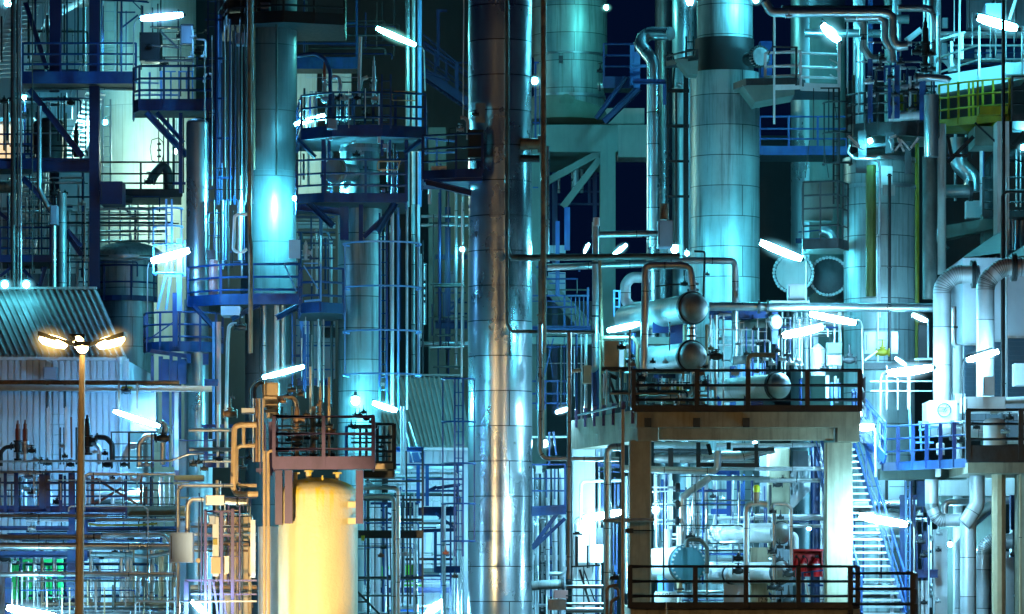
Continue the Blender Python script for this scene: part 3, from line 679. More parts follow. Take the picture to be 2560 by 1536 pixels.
# the blue frame
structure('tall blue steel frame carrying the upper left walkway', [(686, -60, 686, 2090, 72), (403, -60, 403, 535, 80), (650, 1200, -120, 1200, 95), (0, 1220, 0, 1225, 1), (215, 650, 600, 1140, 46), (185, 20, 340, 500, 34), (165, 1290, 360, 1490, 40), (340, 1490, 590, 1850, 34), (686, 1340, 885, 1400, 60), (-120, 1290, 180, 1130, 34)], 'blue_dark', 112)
platform('long blue walkway between the stair tower and the thick upright', [(165, 112.5), (165, 110.5), (985, 110.5)], 545, 'blue', th=62, base=[(985, 113)], nm='access_platform', rails=(.88, .58, .3), post=1.1)
runs([(610, 7), (632, 9), (648, 6)], 215, 960, 112.2, ['galv', 'pipe_dark', 'pipe'], '%s pipe slung under the long blue walkway counting downward', g='pipes under the walkway')
stairs('white lit zigzag stair in the upper corner', (150, 560, 119), (340, 10, 119), (-1.0, .5, 0), 17, 'white', 'white', 1.0)
stairs('pale stair flight below the long blue walkway', (430, 1150, 119), (600, 650, 119), (.5, .6, 0), 15, 'white', 'white', .9)
stairs('pale stair flight low behind the teal riser pair', (250, 1830, 118), (330, 1330, 118), (-.9, .5, 0), 16, 'white', 'white', .9)
duct = pipe('big slanted white duct in the upper corner', [(300, 175), (390, 95), (545, 5), (640, -70)], 46, 120, 'white', nm='duct', cat='duct', bend=2)
pipe('short fat elbow duct crossing behind the thick blue upright', [(520, 20), (640, 10)], 42, 121.5, 'pipe', nm='duct', cat='duct')
risers([(95, 18), (128, 8), (150, 9)], -60, 2200, 108, ['pipe_dark', 'pipe_dark', 'galv'], '%s of the tall dark risers along the far edge', g='dark edge risers')
pipe('thin dark conduit hanging beside the tall dark risers', [(235, -50), (235, 1990)], 4, 108.6, 'pipe_dark')
pipe('teal pipe with a kink running down beside the dark vessel', [(285, 770), (285, 1370), (345, 1500), (390, 1540), (390, 2095)], 18, 109.5, 'clad_smooth')
pipe('fat greenish riser behind the shed ridge', [(450, 1400), (450, 2120)], 35, 110.5, 'clad_dull')
boxy('pale instrument box on the kinked teal pipe', 362, 412, 1490, 1625, 109, .5, 'grey', 'instrument_box', 'box')
tower('dark upright vessel behind the slanted blue brace', 240, 462, 850, 1155, 114.5, 'iron', dome=True, ground=False, nm='pressure_vessel', cat='vessel')
t = thing('gas_bottle', 'small dark gas bottle standing beside the pale stair', 'bottle', P(552, 1140, 113))
c = P(552, 1140, 113); build('cylinder', M().lathe(c, (0, 0, 1), [(.07, 0), (.075, .04), (.075, .68), (.05, .8), (.028, .86)], 14), 'black', t); build('neck_valve', M().lathe(c+V((0, 0, .86)), (0, 0, 1), [(.03, 0), (.035, .1)], 10), 'iron', t)
t = thing('control_cabin', 'small cabin with glowing orange front at the far edge', 'cabin', P(-60, 1200, 117))
a, b = P(-80, 1200, 117), P(182, 885, 117); build('wall', M().box((a.x, 117, a.z), (b.x, 119, b.z)), 'white', t); build('flat_roof', M().box((a.x-.1, 116.9, b.z), (b.x+.1, 119.1, b.z+.12)), 'white', t)
a, b = P(-80, 1180, 116.96), P(120, 905, 116.96); build('lit_window', M().box((a.x, 116.96, a.z), (b.x, 117.01, b.z)), glow('lit_window', (1, .5, .08), 1.0), t)
platform('dark guard rail in front of the cabin with the orange front', [(-60, 110), (230, 110)], 1195, 'blue_dark', th=30, base=[(230, 112), (-60, 112)], rails=(.84, .57, .3), post=.95)
slab('white curved cover standing between the cabin and dark vessel', 185, 245, 850, 1140, 116, .6, 'white', 'machine_cover', 'cover')
slab('bright white panel above the cabin roof', 110, 480, 670, 745, 118, .3, 'panel_grey', 'wall_panel', 'panel')
slab('bright white panel glowing behind the slanted brace', 300, 520, 770, 860, 118.5, .3, 'panel_grey', 'wall_panel', 'panel')
# balcony
platform('blue balcony with light blue cages on two slanted struts', [(1545, 108.5), (1545, 106), (1010, 106), (968, 106.5), (968, 108.5)], 745, 'blue', th=58, rails=(.97, .64, .33), post=.72, braces=((1060, 815, 1355, 1130, 42), (1135, 815, 1330, 1035, 26)))
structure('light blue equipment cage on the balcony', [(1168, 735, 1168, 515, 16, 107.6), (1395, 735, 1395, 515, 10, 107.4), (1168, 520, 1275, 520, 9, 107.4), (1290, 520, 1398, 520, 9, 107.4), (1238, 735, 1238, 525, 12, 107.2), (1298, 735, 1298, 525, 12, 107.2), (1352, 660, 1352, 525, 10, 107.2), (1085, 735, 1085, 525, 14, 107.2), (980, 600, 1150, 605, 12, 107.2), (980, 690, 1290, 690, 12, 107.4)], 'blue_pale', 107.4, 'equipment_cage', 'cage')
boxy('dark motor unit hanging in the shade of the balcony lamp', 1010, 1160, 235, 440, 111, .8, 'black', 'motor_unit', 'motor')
structure('dark slanted bracing behind the balcony lamp', [(1165, 230, 1290, 350, 14), (1050, 440, 1400, 440, 20), (1100, 330, 1310, 350, 10), (1310, 180, 1310, 700, 8), (1400, 180, 1400, 330, 8), (1310, 180, 1400, 180, 8), (1310, 320, 1400, 320, 10)], 'black', 109.5)
slab('grey blue panel board inside the dark frame', 1312, 1398, 184, 318, 109.8, .1, 'grey', 'panel_board', 'panel')
pipe('first thin valve line looping above the balcony', [(1390, 190), (1398, 250), (1400, 520)], 7, 108.9, 'galv')
pipe('second thin valve line looping above the balcony', [(1410, 265), (1430, 285), (1490, 290), (1490, 430)], 8, 108.9, 'galv')
valve('upper small valve on the thin line above the balcony', 1400, 262, 108.7, 16, 'galv')
valve('lower small valve on the thin line above the balcony', 1385, 415, 108.7, 15, 'galv')
valve('small valve ending the looping thin line', 1475, 410, 108.7, 14, 'galv', wheel=False)
pipe('white hooked pipe on the balcony floor', [(1480, 600), (1482, 545), (1530, 535), (1540, 560), (1540, 720)], 9, 107.7, 'white')
# dark railing in front of the white tank
platform('dark railing in front of the bright white storage tank', [(725, 114), (1315, 114)], 1395, 'black', th=36, base=[(1315, 117), (725, 117)], rails=(.86, .53, .26), post=.95)
pipe('thin wire loop hanging in front of the white tank', [(1150, 1180), (1100, 1165), (1088, 1080), (1100, 1015), (1150, 1000), (1180, 1030), (1188, 1100), (1175, 1165), (1150, 1180)], 3.2, 115, 'black')
pipe('dark hose drop through the wire loop', [(1150, 830), (1150, 1180)], 4, 114.8, 'black')
for i, y in enumerate((1045, 1090, 1135)): valve('%s black fitting down the hose drop' % ords(i), 1153, y, 114.7, 11, 'black', False)
pipe('dark curved nozzle leaning over the railing by the white tank', [(1090, 1330), (1115, 1270), (1180, 1200), (1215, 1240), (1225, 1385)], 34, 115.5, 'iron', nm='nozzle', cat='nozzle')
valve('black valve silhouetted against the white tank', 1080, 1320, 113.6, 26, 'black')
pipe('dark elbow duct low at the foot of the white tank', [(730, 1410), (800, 1405), (870, 1440), (960, 1450)], 26, 113.5, 'iron')
ladder('pale ladder against the side of the white storage tank', 745, 800, 720, 1320, 118.5, 'galv')
ladder('pale caged ladder on the ribbed building end', 745, 835, -40, 540, 124, 'galv')
risers([(605, 10), (622, 6), (1165, 5), (850, 6)], -50, 540, 122, ['iron', 'galv', 'iron', 'iron'], '%s thin drop line crossing the ribbed building end', g='drop lines on the ribbed end')
structure('dark roof truss in the top edge behind the balcony lamp', [(900, 0, 1080, 20, 10), (940, -10, 1030, 80, 8), (885, 200, 1000, 110, 12), (740, 0, 1070, 12, 12), (880, 0, 880, 540, 12), (850, 90, 980, 90, 10)], 'blue_dark', 121)
boxy('dark blue gusset housing beneath the thick upright', 725, 885, 1315, 1480, 110.8, 1.0, 'blue_dark', 'gusset_housing', 'housing')
# risers between the slim drum tower and the smooth tower
risers([(1593, 18), (1640, 8), (1668, 5), (1688, 5)], 110, 1484, 106.6, ['blue_pale', 'iron', 'galv', 'iron'], '%s tall riser between the slim drum tower and the smooth tower', g='riser bank')
risers([(1742, 15), (1768, 12)], 330, 1484, 105.6, ['clad_smooth', 'iron'], '%s riser hugging the smooth steel tower', g='risers hugging the tower')
boxy('pale teal cabinet high beside the smooth steel tower', 1712, 1792, 238, 325, 105.2, .4, 'grey')
pipe('long brown downcomer in front of the smooth steel tower', [(1808, -30), (1808, 1700), (1816, 1800), (1815, 2560)], 17, 102.6, 'pipe_rust')
pipe('bright thin line clipped beside the brown downcomer', [(1832, -30), (1832, 1480)], 4, 102.7, 'galv')
ladder('narrow blue ladder beside the slim drum tower', 1508, 1562, -40, 1500, 106, 'blue_dark', step=.33)
structure('blue ties reaching from the ladder to the riser bank', [(1485, 145, 1610, 145, 14), (1485, 425, 1640, 425, 16), (1485, 715, 1640, 715, 14), (1485, 1003, 1690, 1003, 16), (1485, 1290, 1690, 1290, 14), (1570, 110, 1570, 1484, 16), (1700, 140, 1700, 1484, 12)], 'blue', 106.3)
structure('dark slanted strut leaning on the slim drum tower', [(1500, 1150, 1540, 840, 22), (1310, 820, 1310, 1400, 26), (1345, 1330, 1250, 1330, 20)], 'blue_dark', 106)
risers([(1258, 9), (1280, 4), (1330, 5)], 830, 1400, 116, ['iron', 'galv', 'iron'], '%s dark line hanging between the white tank and slim drum', g='lines by the white tank')
# under the frame: piping level with the dome
runs([(1290, 7), (1325, 8), (1490, 6)], 180, 600, 114, ['pipe', 'galv', 'galv'], '%s level pipe low inside the blue frame', g='level pipes in the blue frame')
pipe('fat teal horizontal drum pipe low at the far edge', [(-60, 1355), (160, 1355)], 45, 113, 'clad_dull')
valve('dark valve on the pipe below the dark vessel', 395, 1400, 112, 30, 'black')
T(0, 512)
runs([(30, 12), (75, 9), (100, 10), (150, 7), (195, 8), (265, 9)], 620, 1200, 116, ['pipe_pale', 'pipe', 'pipe', 'pipe_dark', 'pipe', 'pipe'], '%s level pipe above the squat dome counting downward', g='level pipes above the dome')
risers([(700, 8), (790, 6), (870, 7), (940, 8), (1000, 8), (1080, 9), (1110, 8)], -20, 285, 116.8, ['pipe', 'blue', 'pipe', 'galv', 'galv', 'pipe', 'galv'], '%s short riser above the squat dome', g='short risers above the dome')
structure('blue steel grid behind the squat dome', [(700, -40, 700, 700, 40), (640, 190, 1200, 190, 12), (980, 20, 980, 280, 14), (580, 320, 700, 320, 16), (560, 470, 720, 470, 10), (560, 560, 720, 560, 10), (840, -40, 1010, 140, 16)], 'blue_dark', 117.5)
platform('blue railed landing low between the dark risers', [(0, 111), (365, 111)], 390, 'blue_dark', th=26, base=[(365, 114), (0, 114)], rails=(.86, .56, .28), post=1.0)
structure('slanted dark braces above the shed ridge', [(490, 180, 590, 300, 26), (170, 470, 270, 590, 26), (0, 520, 100, 440, 20), (290, 590, 330, 450, 26), (-40, 30, 60, 110, 26)], 'blue_dark', 110.8)
risers([(380, 20), (500, 12), (610, 9), (560, 12), (650, 12)], 50, 610, 113, ['clad_smooth', 'pipe', 'pipe', 'galv', 'pipe'], '%s grey riser standing behind the shed ridge', g='grey risers behind the ridge')
slab('pale wall strip glowing low behind the shed ridge', 120, 560, 500, 640, 117, .4, 'panel_grey', 'wall_panel', 'panel')
slab('square of pale wall glowing behind the dark risers', -60, 110, 20, 300, 118, .4, 'panel_grey', 'wall_panel', 'panel')
# cage ladder in the glare, ring platform
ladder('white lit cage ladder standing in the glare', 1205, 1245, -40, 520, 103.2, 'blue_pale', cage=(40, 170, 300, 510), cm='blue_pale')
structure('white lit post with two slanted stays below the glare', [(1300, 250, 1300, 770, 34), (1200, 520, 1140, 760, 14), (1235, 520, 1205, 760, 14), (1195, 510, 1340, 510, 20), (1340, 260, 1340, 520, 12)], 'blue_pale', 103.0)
platform('blue round landing on the slim drum tower', arc(1330, 104.6, 285, 178, 360, 12), 1018, 'blue', th=46, rails=(.86, .54, .22), post=.8)
structure('blue brackets and drop legs beneath the round landing', [(1270, 640, 1270, 1030, 38), (1090, 1060, 1370, 1100, 30), (1370, 1080, 1370, 1150, 26), (1490, 1080, 1490, 1160, 40), (1240, 1080, 1240, 1300, 22), (1300, 1090, 1300, 1700, 26), (1105, 1090, 1105, 1500, 14), (1165, 1100, 1165, 1300, 30), (1060, 990, 1260, 850, 10)], 'blue', 103.4)
risers([(1585, 17), (1548, 10)], 850, 1700, 102.3, ['pink', 'blue_pale'], '%s slender riser below the round hatch platform', g='slender risers')
pipe('corroded white riser with an elbow below the round hatch platform', [(1715, 865), (1660, 870), (1650, 1000), (1640, 1460)], 13, 101.8, 'concrete_pale')
valve('small drain valve at the foot of the corroded riser', 1680, 1400, 101.6, 14, 'iron', False)
valve('dark rounded fitting under the round hatch platform', 1740, 890, 101.6, 34, 'iron', False)
# slim tower further down
tower('lower pale drum of the slim tower beneath the round landing', 1335, 1480, 690, 1484, 105.4, 'siding', dome=False, nm='process_tower', cat='tower', steps=((1335, 1600, 1700),))
# platform two
platform('wide blue hatch platform around the smooth tower', [(1358, 106.5), (1364, 104.6), (1600, 103.7), (1830, 103.5), (2170, 103.5), (2176, 104.2)], 672, 'blue', th=50, base=[(2176, 107.5), (1358, 107.5)], rails=(.86, .53, .2), post=.85, braces=((1400, 730, 1560, 900, 30), (1680, 830, 1880, 720, 36)))
tower('pinkish small drum standing on the wide blue platform', 1512, 1583, 395, 655, 104.2, 'pink', ground=False, nm='small_drum', cat='drum')
slab('ribbed pale hatch under the wide blue platform', 1600, 1740, 735, 800, 103.5, 1.2, 'siding', 'floor_hatch', 'hatch')
pipe('rectangular white pipe loop beside the glaring tower patch', [(1800, 70), (1720, 72), (1700, 85), (1690, 340), (1760, 345), (1790, 320)], 12, 102.9, 'white')
risers([(1480, 4), (1550, 5), (1605, 8), (1630, 9), (1735, 12), (1765, 8)], -30, 400, 104.4, ['iron', 'blue_dark', 'iron', 'blue_pale', 'white', 'blue_dark'], '%s line rising from the wide blue platform', g='lines rising from the platform')
boxy('dark junction box on the wide blue platform rail', 1500, 1560, 330, 390, 103, .3, 'iron')
runs([(60, 6), (130, 5), (225, 5)], 1480, 1640, 104.9, ['blue', 'blue', 'blue_dark'], '%s short tie above the wide blue platform', g='short ties', )
# ================================================================ top middle
T(640, 0)
for i, (x, r) in enumerate(((-104, 11), (-66, 20), (-18, 13), (150, 9))): pipe('%s dark riser strapped to the front of the smooth tower' % ords(i), [(x, -60), (x, 1150+40*i)], r, 105.7, ['pipe_dark', 'steel_dark', 'pipe_rust', 'pipe_dark'][i], 'risers strapped to the smooth tower', 'riser')
platform('dark round crown platform at the head of the smooth tower', [(-270, 108.2), (-200, 105.2), (200, 104.6), (640, 105.2), (648, 108.2)], 105, 'black', th=56, base=[(648, 109), (-270, 109)], rails=(.9, .55, .25), post=.8)
boxy('dark machinery block behind the crown platform rail', -240, 110, -40, 70, 106.2, 1.0, 'iron', 'machinery_block', 'machine')
boxy('small pale box on the crown platform', 30, 100, 20, 70, 105.4, .3, 'grey')
risers([(1100, 15), (1142, 13), (1186, 15)], -40, 1500, 112.4, ['clad_smooth', 'galv', 'blue_pale'], '%s of the three tall bundled risers beside the topmost long lamp', g='three bundled risers')
stairs('long dim blue stair flight climbing behind the biggest tower', (1540, 745, 122), (1215, 520, 122), (0, 1.2, 0), 12, 'blue_dark', 'blue_dark', .9)
structure('dim blue landing frame at the foot of the dim stair', [(1455, 450, 1455, 720, 26), (1455, 455, 1560, 455, 10), (1210, 250, 1450, 450, 10), (1320, 70, 1320, 480, 22), (1320, 80, 1385, 80, 16), (1240, 520, 1400, 580, 20)], 'blue_dark', 121)
platform('dim blue gallery behind the relief valves', [(290, 118), (730, 118)], 440, 'blue', th=60, base=[(730, 120), (290, 120)], rails=(1.9, 1.1, .5), post=2.2)
slab('pale lit wall behind the blue curved pipe', 298, 440, 450, 1000, 125, .5, 'tank_white', 'wall_panel', 'panel')
slab('second pale lit wall behind the vent pole', 480, 690, 450, 700, 125, .5, 'tank_white', 'wall_panel', 'panel')
slab('bright lower wall behind the domed tower head', 298, 470, 1000, 1410, 124, .5, 'tank_white', 'wall_panel', 'panel')
# relief valve set
rod('bright white vent pole with a slanted tip', (757, 268), (745, 760), 13, 104, 'white', 'vent_pole')
relief('tall relief valve beside the blue curved pipe', 497, 405, 745, 104.6, 17, 'galv', 1, 'red_rust')
relief('tall relief valve beside the bright white vent pole', 855, 410, 745, 104.3, 17, 'galv', -1, 'galv')
pipe('short white elbow leaving the first relief valve', [(545, 560), (600, 560), (612, 620), (605, 660)], 15, 104.5, 'white')
pipe('short white elbow leaving the second relief valve', [(810, 560), (765, 575), (752, 640)], 14, 104.4, 'white')
pipe('thick blue curved pipe bending down behind the upper railing', [(295, 405), (430, 388), (500, 430), (538, 520), (540, 870)], 15, 103.7, 'blue', bend=6)
for i, (x, y) in enumerate(((500, 715), (605, 712), (640, 715), (735, 712), (865, 715), (800, 840), (690, 890), (730, 930), (640, 900))):
    valve('%s small valve of the cluster on the domed tower' % ords(i), x, y, 104.0-(i % 3)*.1, 24, 'iron' if i % 2 else 'galv', True, stem=.8)
platform('upper ring walkway round the head of the streaked tower', [(298, 106.5), (330, 103.4), (560, 102.6), (905, 102.6), (1225, 103), (1232, 107)], 935, 'blue', th=56, rails=(.94, .6, .3), post=.95, base=[(298, 107)], braces=((1200, 1015, 1075, 1110, 26), (300, 1010, 430, 1140, 24)))
ladder('short blue ladder poking above the upper ring walkway', 912, 976, 540, 930, 102.4, 'blue', step=.22)
pipe('warm pale hoop rail on the upper ring walkway', [(1155, 665), (1000, 663), (982, 690), (985, 728), (1155, 730)], 5, 102.8, 'tan')
pipe('second pale hoop rail on the lower ring walkway', [(1050, 1170), (885, 1172), (880, 1232), (1030, 1232), (1040, 1175)], 5, 102.9, 'tan')
boxy('grey control box in front of the upper ring walkway', 512, 585, 862, 935, 102.3, .3, 'grey')
pipe('pale pipe bridging over the domed head', [(750, 915), (880, 912), (892, 950), (890, 1040)], 13, 103.2, 'pipe_pale')
structure('blue uprights between the two ring walkways', [(490, 990, 490, 1420, 30), (1090, 1010, 1090, 1460, 24), (915, 920, 915, 1130, 22), (970, 930, 970, 1430, 16), (530, 1000, 530, 1110, 22), (1060, 1180, 980, 1230, 10), (790, 640, 790, 900, 18), (850, 770, 850, 900, 18), (1010, 700, 1010, 940, 20), (600, 780, 700, 860, 12), (620, 680, 620, 860, 14)], 'blue', 104.2)
t = thing('manway', 'round flanged manway facing outward below the domed head', 'manway', P(600, 1240, 103))
a = P(540, 1235, 103.0); d = V((-.62, -.75, .0)).normalized()
build('neck', M().lathe(a-d*.9, d, [(L(62, 103), 0), (L(62, 103), .75)], 26), 'clad_dull', t); build('flange', M().lathe(a-d*.3, d, [(L(92, 103), 0), (L(92, 103), .07), (L(80, 103), .08)], 30), 'galv', t); build('cover', M().lathe(a-d*.18, d, [(L(92, 103), 0), (L(92, 103), .08), (L(88, 103), .1)], 30), 'concrete_teal', t)
platform('lower ring walkway round the streaked tower', [(292, 106.5), (298, 103.2), (500, 102.8), (1088, 103), (1090, 107)], 1425, 'blue', th=40, rails=(.96, .6, .3), post=1.05, base=[(292, 107)], braces=((560, 1640, 380, 1470, 40), (880, 1680, 1010, 1470, 40)))
structure('blue cantilever wedge under the lower ring walkway', [(300, 1500, 640, 1540, 50), (640, 1500, 640, 1740, 60), (760, 1480, 760, 1760, 30), (780, 1720, 1000, 1510, 34)], 'blue', 104.2)
for i, (x, y) in enumerate(((540, 1000), (930, 1060), (920, 1240), (1000, 1250), (920, 1380))): boxy('%s tiny gauge box near the domed tower' % ords(i), x-14, x+14, y-16, y+16, 103.3, .1, 'grey', 'gauge_box', 'instrument')
pipe('small teal drain pipe beside the lower ring walkway', [(1010, 1260), (990, 1280), (990, 1480)], 13, 103.4, 'clad_smooth')
# side platform at biggest tower
platform('small blue side platform with a solid belly hung on the biggest tower', [(1205, 104), (1210, 101), (1450, 100.6), (1640, 100.4)], 1250, 'blue_dark', th=34, base=[(1640, 104)], rails=(.98, .64, .32), post=.85, deckm='blue_dark', braces=((1230, 1320, 1560, 1400, 44),))
t = thing('belly_tray', 'dark tray under the small blue side platform', 'tray', P(1215, 1320, 101))
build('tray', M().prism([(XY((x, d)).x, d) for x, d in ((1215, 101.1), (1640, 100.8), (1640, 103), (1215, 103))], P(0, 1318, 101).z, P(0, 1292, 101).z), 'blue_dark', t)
slab('pale mesh panel on the side platform rail', 1270, 1380, 1205, 1245, 100.9, .03, 'galv', 'mesh_board', 'panel')
structure('pale rail frame behind the small side platform', [(1220, 1000, 1440, 1025, 14), (1220, 1110, 1440, 1105, 12), (1310, 1000, 1310, 1250, 14)], 'blue_pale', 104.5)
rod('thin bright lightning rod rising beside the biggest tower', (1506, -40), (1500, 860), 4, 101.2, 'white')
pipe('stubby white elbow with valves beside the biggest tower', [(1480, 855), (1510, 852), (1535, 880), (1535, 1010)], 13, 101, 'pipe_pale')
valve('first handwheel valve beside the biggest tower', 1590, 830, 100.6, 20, 'iron', True, stem=.4)
valve('second handwheel valve lower beside the stubby elbow', 1480, 940, 100.8, 22, 'galv', True, stem=.6)
pipe('thin cable drop with a tap on the small side platform', [(1440, 930), (1400, 935), (1392, 1060), (1175, 1085)], 4, 100.8, 'iron')
slab('square cladding patch plate on the biggest tower', 1590, 1662, 748, 890, 100.95, .02, 'clad_smooth', 'patch_plate', 'plate')
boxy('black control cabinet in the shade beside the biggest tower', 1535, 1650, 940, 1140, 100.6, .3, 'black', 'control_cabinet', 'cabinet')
pipe('pale outlet pipe beneath the small side platform', [(1258, 1370), (1258, 1480)], 12, 103, 'pipe_pale')
T(1280, 0)
pipe('dark brown standpipe in front of the biggest tower edge', [(228, -40), (228, 2560)], 21, 98.8, 'pipe_rust')
pipe('thin bright line behind the brown standpipe', [(258, 1060), (258, 1900)], 12, 100.5, 'clad_smooth')
pipe('dark stub nozzle leaving the biggest tower', [(60, 1045), (200, 1045)], 42, 101.4, 'pipe_rust', fl=(.98,))
pipe('black lower stub nozzle leaving the biggest tower', [(60, 1150), (200, 1150)], 28, 101.4, 'black')
structure('blue service steelwork seen between tower and concrete table', [(160, 455, 195, 455, 12), (170, 460, 170, 1000, 14), (200, 600, 200, 1000, 6), (150, 890, 200, 890, 10), (150, 1360, 190, 1360, 10)], 'blue', 116)
structure('dark blue steel seen through the opening of the concrete table', [(310, 1250, 310, 3000, 40), (410, 1270, 640, 1270, 10), (560, 1300, 560, 1484, 20), (600, 1250, 600, 3000, 30), (520, 1290, 610, 1290, 14), (440, 1390, 640, 1390, 10), (290, 1480, 640, 1480, 14)], 'blue_dark', 124)
risers([(465, 22), (505, 14), (440, 12), (340, 10)], 1130, 1400, 123, ['pipe_pale', 'pipe', 'pipe', 'pipe'], '%s pale pipe inside the opening of the concrete table', g='pipes in the table opening')
boxy('small bracket box on the green reactor side', 340, 370, 405, 450, 117, .3, 'iron')
pipe('pale nozzle elbow at the flank of the green reactor', [(620, 630), (670, 628), (690, 610), (690, 585)], 22, 119, 'pipe_pale', fl=(.15,))
pipe('thin rusty rod line from the reactor nozzle', [(690, 608), (820, 618)], 4, 119, 'pipe_rust')
valve('black valve on the shoulder of the green reactor', 640, 515, 118.8, 20, 'black', True)
# duct with elbows
pipe('silver elbow duct dropping down from the grey stack', [(1150, 247), (960, 243, 112.8), (930, 330, 112.3), (1022, 440), (1024, 560), (1020, 2600)], 48, 112, 'clad', nm='duct', cat='duct', bend=1.7)
platform('blue walkway in front of the night sky', [(665, 117), (880, 117), (905, 116.5)], 565, 'blue_dark', th=60, base=[(905, 119), (665, 119)], rails=(1.05, .72, .4), post=1.3, braces=((830, 560, 610, 860, 30), (920, 640, 670, 885, 44)))
structure('blue corner tower beside the silver elbow duct', [(870, 330, 870, 620, 30, 116), (905, 380, 905, 640, 46, 116), (880, 590, 1110, 595, 34, 111.2), (1105, 590, 1105, 760, 24, 111.3), (860, 480, 985, 480, 20, 115.5)], 'blue', 116)
# bright stack ladder
structure('dark caged ladder climbing the pale green tower', [(1128, 375, 1128, 1900, 12), (1190, 660, 1190, 1900, 16), (1262, 265, 1262, 1900, 14), (1315, 265, 1315, 420, 10), (1120, 660, 1285, 660, 26), (1118, 915, 1285, 915, 24), (1118, 1170, 1285, 1170, 18), (1118, 1425, 1285, 1425, 18), (1255, 305, 1315, 305, 8), (1255, 360, 1315, 360, 8), (1160, 385, 1180, 470, 12), (1180, 470, 1165, 640, 14)], 'black', 111.8)
ladder('narrow rung ladder beside the broad weathered tower', 1248, 1272, 440, 2000, 111.2, 'black', step=.3)
platform('left bracket balcony on the broad weathered tower', [(1115, 109.6), (1260, 108.6), (1345, 108.2)], 425, 'iron', th=10, base=[(1345, 110), (1115, 110)], rails=(.24,), post=.8, nm='bracket_platform')
t = thing('bracket_plate', 'green triangular bracket plate under the left balcony', 'bracket', P(1190, 430, 108.5))
m_ = M(); a, b, c_ = P(1188, 428, 108.5), P(1350, 428, 108.5), P(1345, 540, 108.5); e = P(1270, 535, 108.5); m_.add([a, b, c_, e]+[q+V((0, .9, 0)) for q in (a, b, c_, e)], [(0, 3, 2, 1), (4, 5, 6, 7), (0, 1, 5, 4), (1, 2, 6, 5), (2, 3, 7, 6), (3, 0, 4, 7)]); build('plate', m_, 'concrete_teal', t)
valve('rust green valves on the pale green tower landing', 1222, 610, 111.3, 16, 'galv', True)
t = thing('blind_flange', 'toothed round blind flange at the black collar', 'flange', P(1790, 490, 107.6)); a = P(1795, 412, 107.6)
build('disc', M().lathe(a, (.5, -1, 0), [(L(78, 107), -.08), (L(78, 107), 0), (L(66, 107), .02), (L(66, 107), .06)], 30), 'galv', t)
bm = M(); fr = M().frame(V((0, 0, 0)), V((.5, -1, 0)))
for i in range(22): bm.lathe(a+(fr[1]*cos(i*pi/11)+fr[2]*sin(i*pi/11))*L(74, 107)-fr[0]*.1, fr[0], [(.035, 0), (.035, .16)], 6)
build('bolt_ring', bm, 'iron', t); build('neck', M().lathe(a-fr[0]*.6, fr[0], [(L(52, 107), 0), (L(52, 107), .55)], 20), 'black', t)
platform('green bellied bracket platform right of the black collar', [(1608, 108.2), (1700, 107.2), (2060, 107.0), (2120, 107.6)], 590, 'iron', th=22, base=[(2120, 110), (1608, 110)], rails=(), deckm='concrete_teal', nm='bracket_platform')
t = thing('bracket_plate', 'green sloping belly plate under the right bracket platform', 'bracket', P(1665, 615, 107.4)); a, b, c_, e = P(1668, 618, 107.4), P(2050, 618, 107.4), P(2045, 690, 107.4), P(1760, 740, 107.4)
build('plate', M().add([a, b, c_, e]+[q+V((0, 1.6, 0)) for q in (a, b, c_, e)], [(0, 3, 2, 1), (4, 5, 6, 7), (0, 1, 5, 4), (1, 2, 6, 5), (2, 3, 7, 6), (3, 0, 4, 7)]), 'concrete_teal', t)
# ================================================================ top right
T(1920, 0)
pipe('thick header pipe with a pale underside along the top edge', [(-20, 10), (20, 85), (60, 92), (820, 92), (905, 110), (905, 270), (930, 340), (1010, 330)], 34, 103.5, 'clad_smooth', bend=1.8)
pipe('swan neck branch pipe falling from the thick header', [(640, 125), (800, 125), (850, 160), (850, 290), (900, 370), (905, 450)], 31, 104.4, 'clad_smooth', bend=1.7)
pipe('olive drop pipe hooking towards the dark valves', [(560, 130), (650, 130), (692, 170), (692, 350), (745, 430), (830, 425)], 31, 105.2, 'clad_dull', bend=1.7, fl=(.97,))
pipe('dark second header pipe close above the thick header', [(100, 62), (900, 62)], 22, 104.8, 'pipe_dark')
valve('small clamp valve hanging under the thick header', 150, 120, 103, 18, 'galv', False)
pipe('level teal drum pipe behind the swan neck', [(265, 240), (830, 245)], 30, 110, 'clad_smooth')
pipe('fat level pipe ending behind the swan neck', [(730, 140), (1020, 140)], 34, 109, 'clad_smooth')
risers([(660, 44), (742, 18), (930, 34), (870, 26), (1215, 38)], -40, 900, 111, ['clad_smooth', 'blue', 'clad_smooth', 'concrete_teal', 'pipe_pale'], '%s upright behind the round platform with the starry lamp', g='uprights behind the round platform')
risers([(45, 8), (575, 6)], 110, 900, 106.8, ['white', 'galv'], '%s thin pale post by the white railed walkway', g='posts by the white walkway')
tower('dark teal vessel body behind the thick header', 165, 560, -100, 900, 118, 'clad_smooth', dome=False, nm='process_tower', cat='tower')
tower('wide dim tower behind the basket landing', 300, 560, 60, 2000, 116, 'concrete_teal', dome=False)
platform('white railed walkway ending at the slanted lamp', [(-20, 107.5), (235, 107.2), (240, 107.5), (515, 107.8)], 618, 'white', th=30, base=[(515, 110), (-20, 110)], rails=(.9, .53, .26), post=1.05, pr=.034)
structure('crossed bracing of white tubes at the lamp end of the walkway', [(445, 430, 505, 460, 9), (450, 470, 505, 510, 9), (450, 540, 505, 580, 9), (515, 300, 515, 625, 22)], 'white', 107.4)
structure('dark round corner rail before the white walkway', [(30, 340, 215, 345, 12), (205, 350, 205, 620, 16), (0, 400, 30, 340, 10)], 'iron', 106.7)
boxy('blue painted drum end by the toothed flange', -60, 30, 300, 560, 108.5, .5, 'blue')
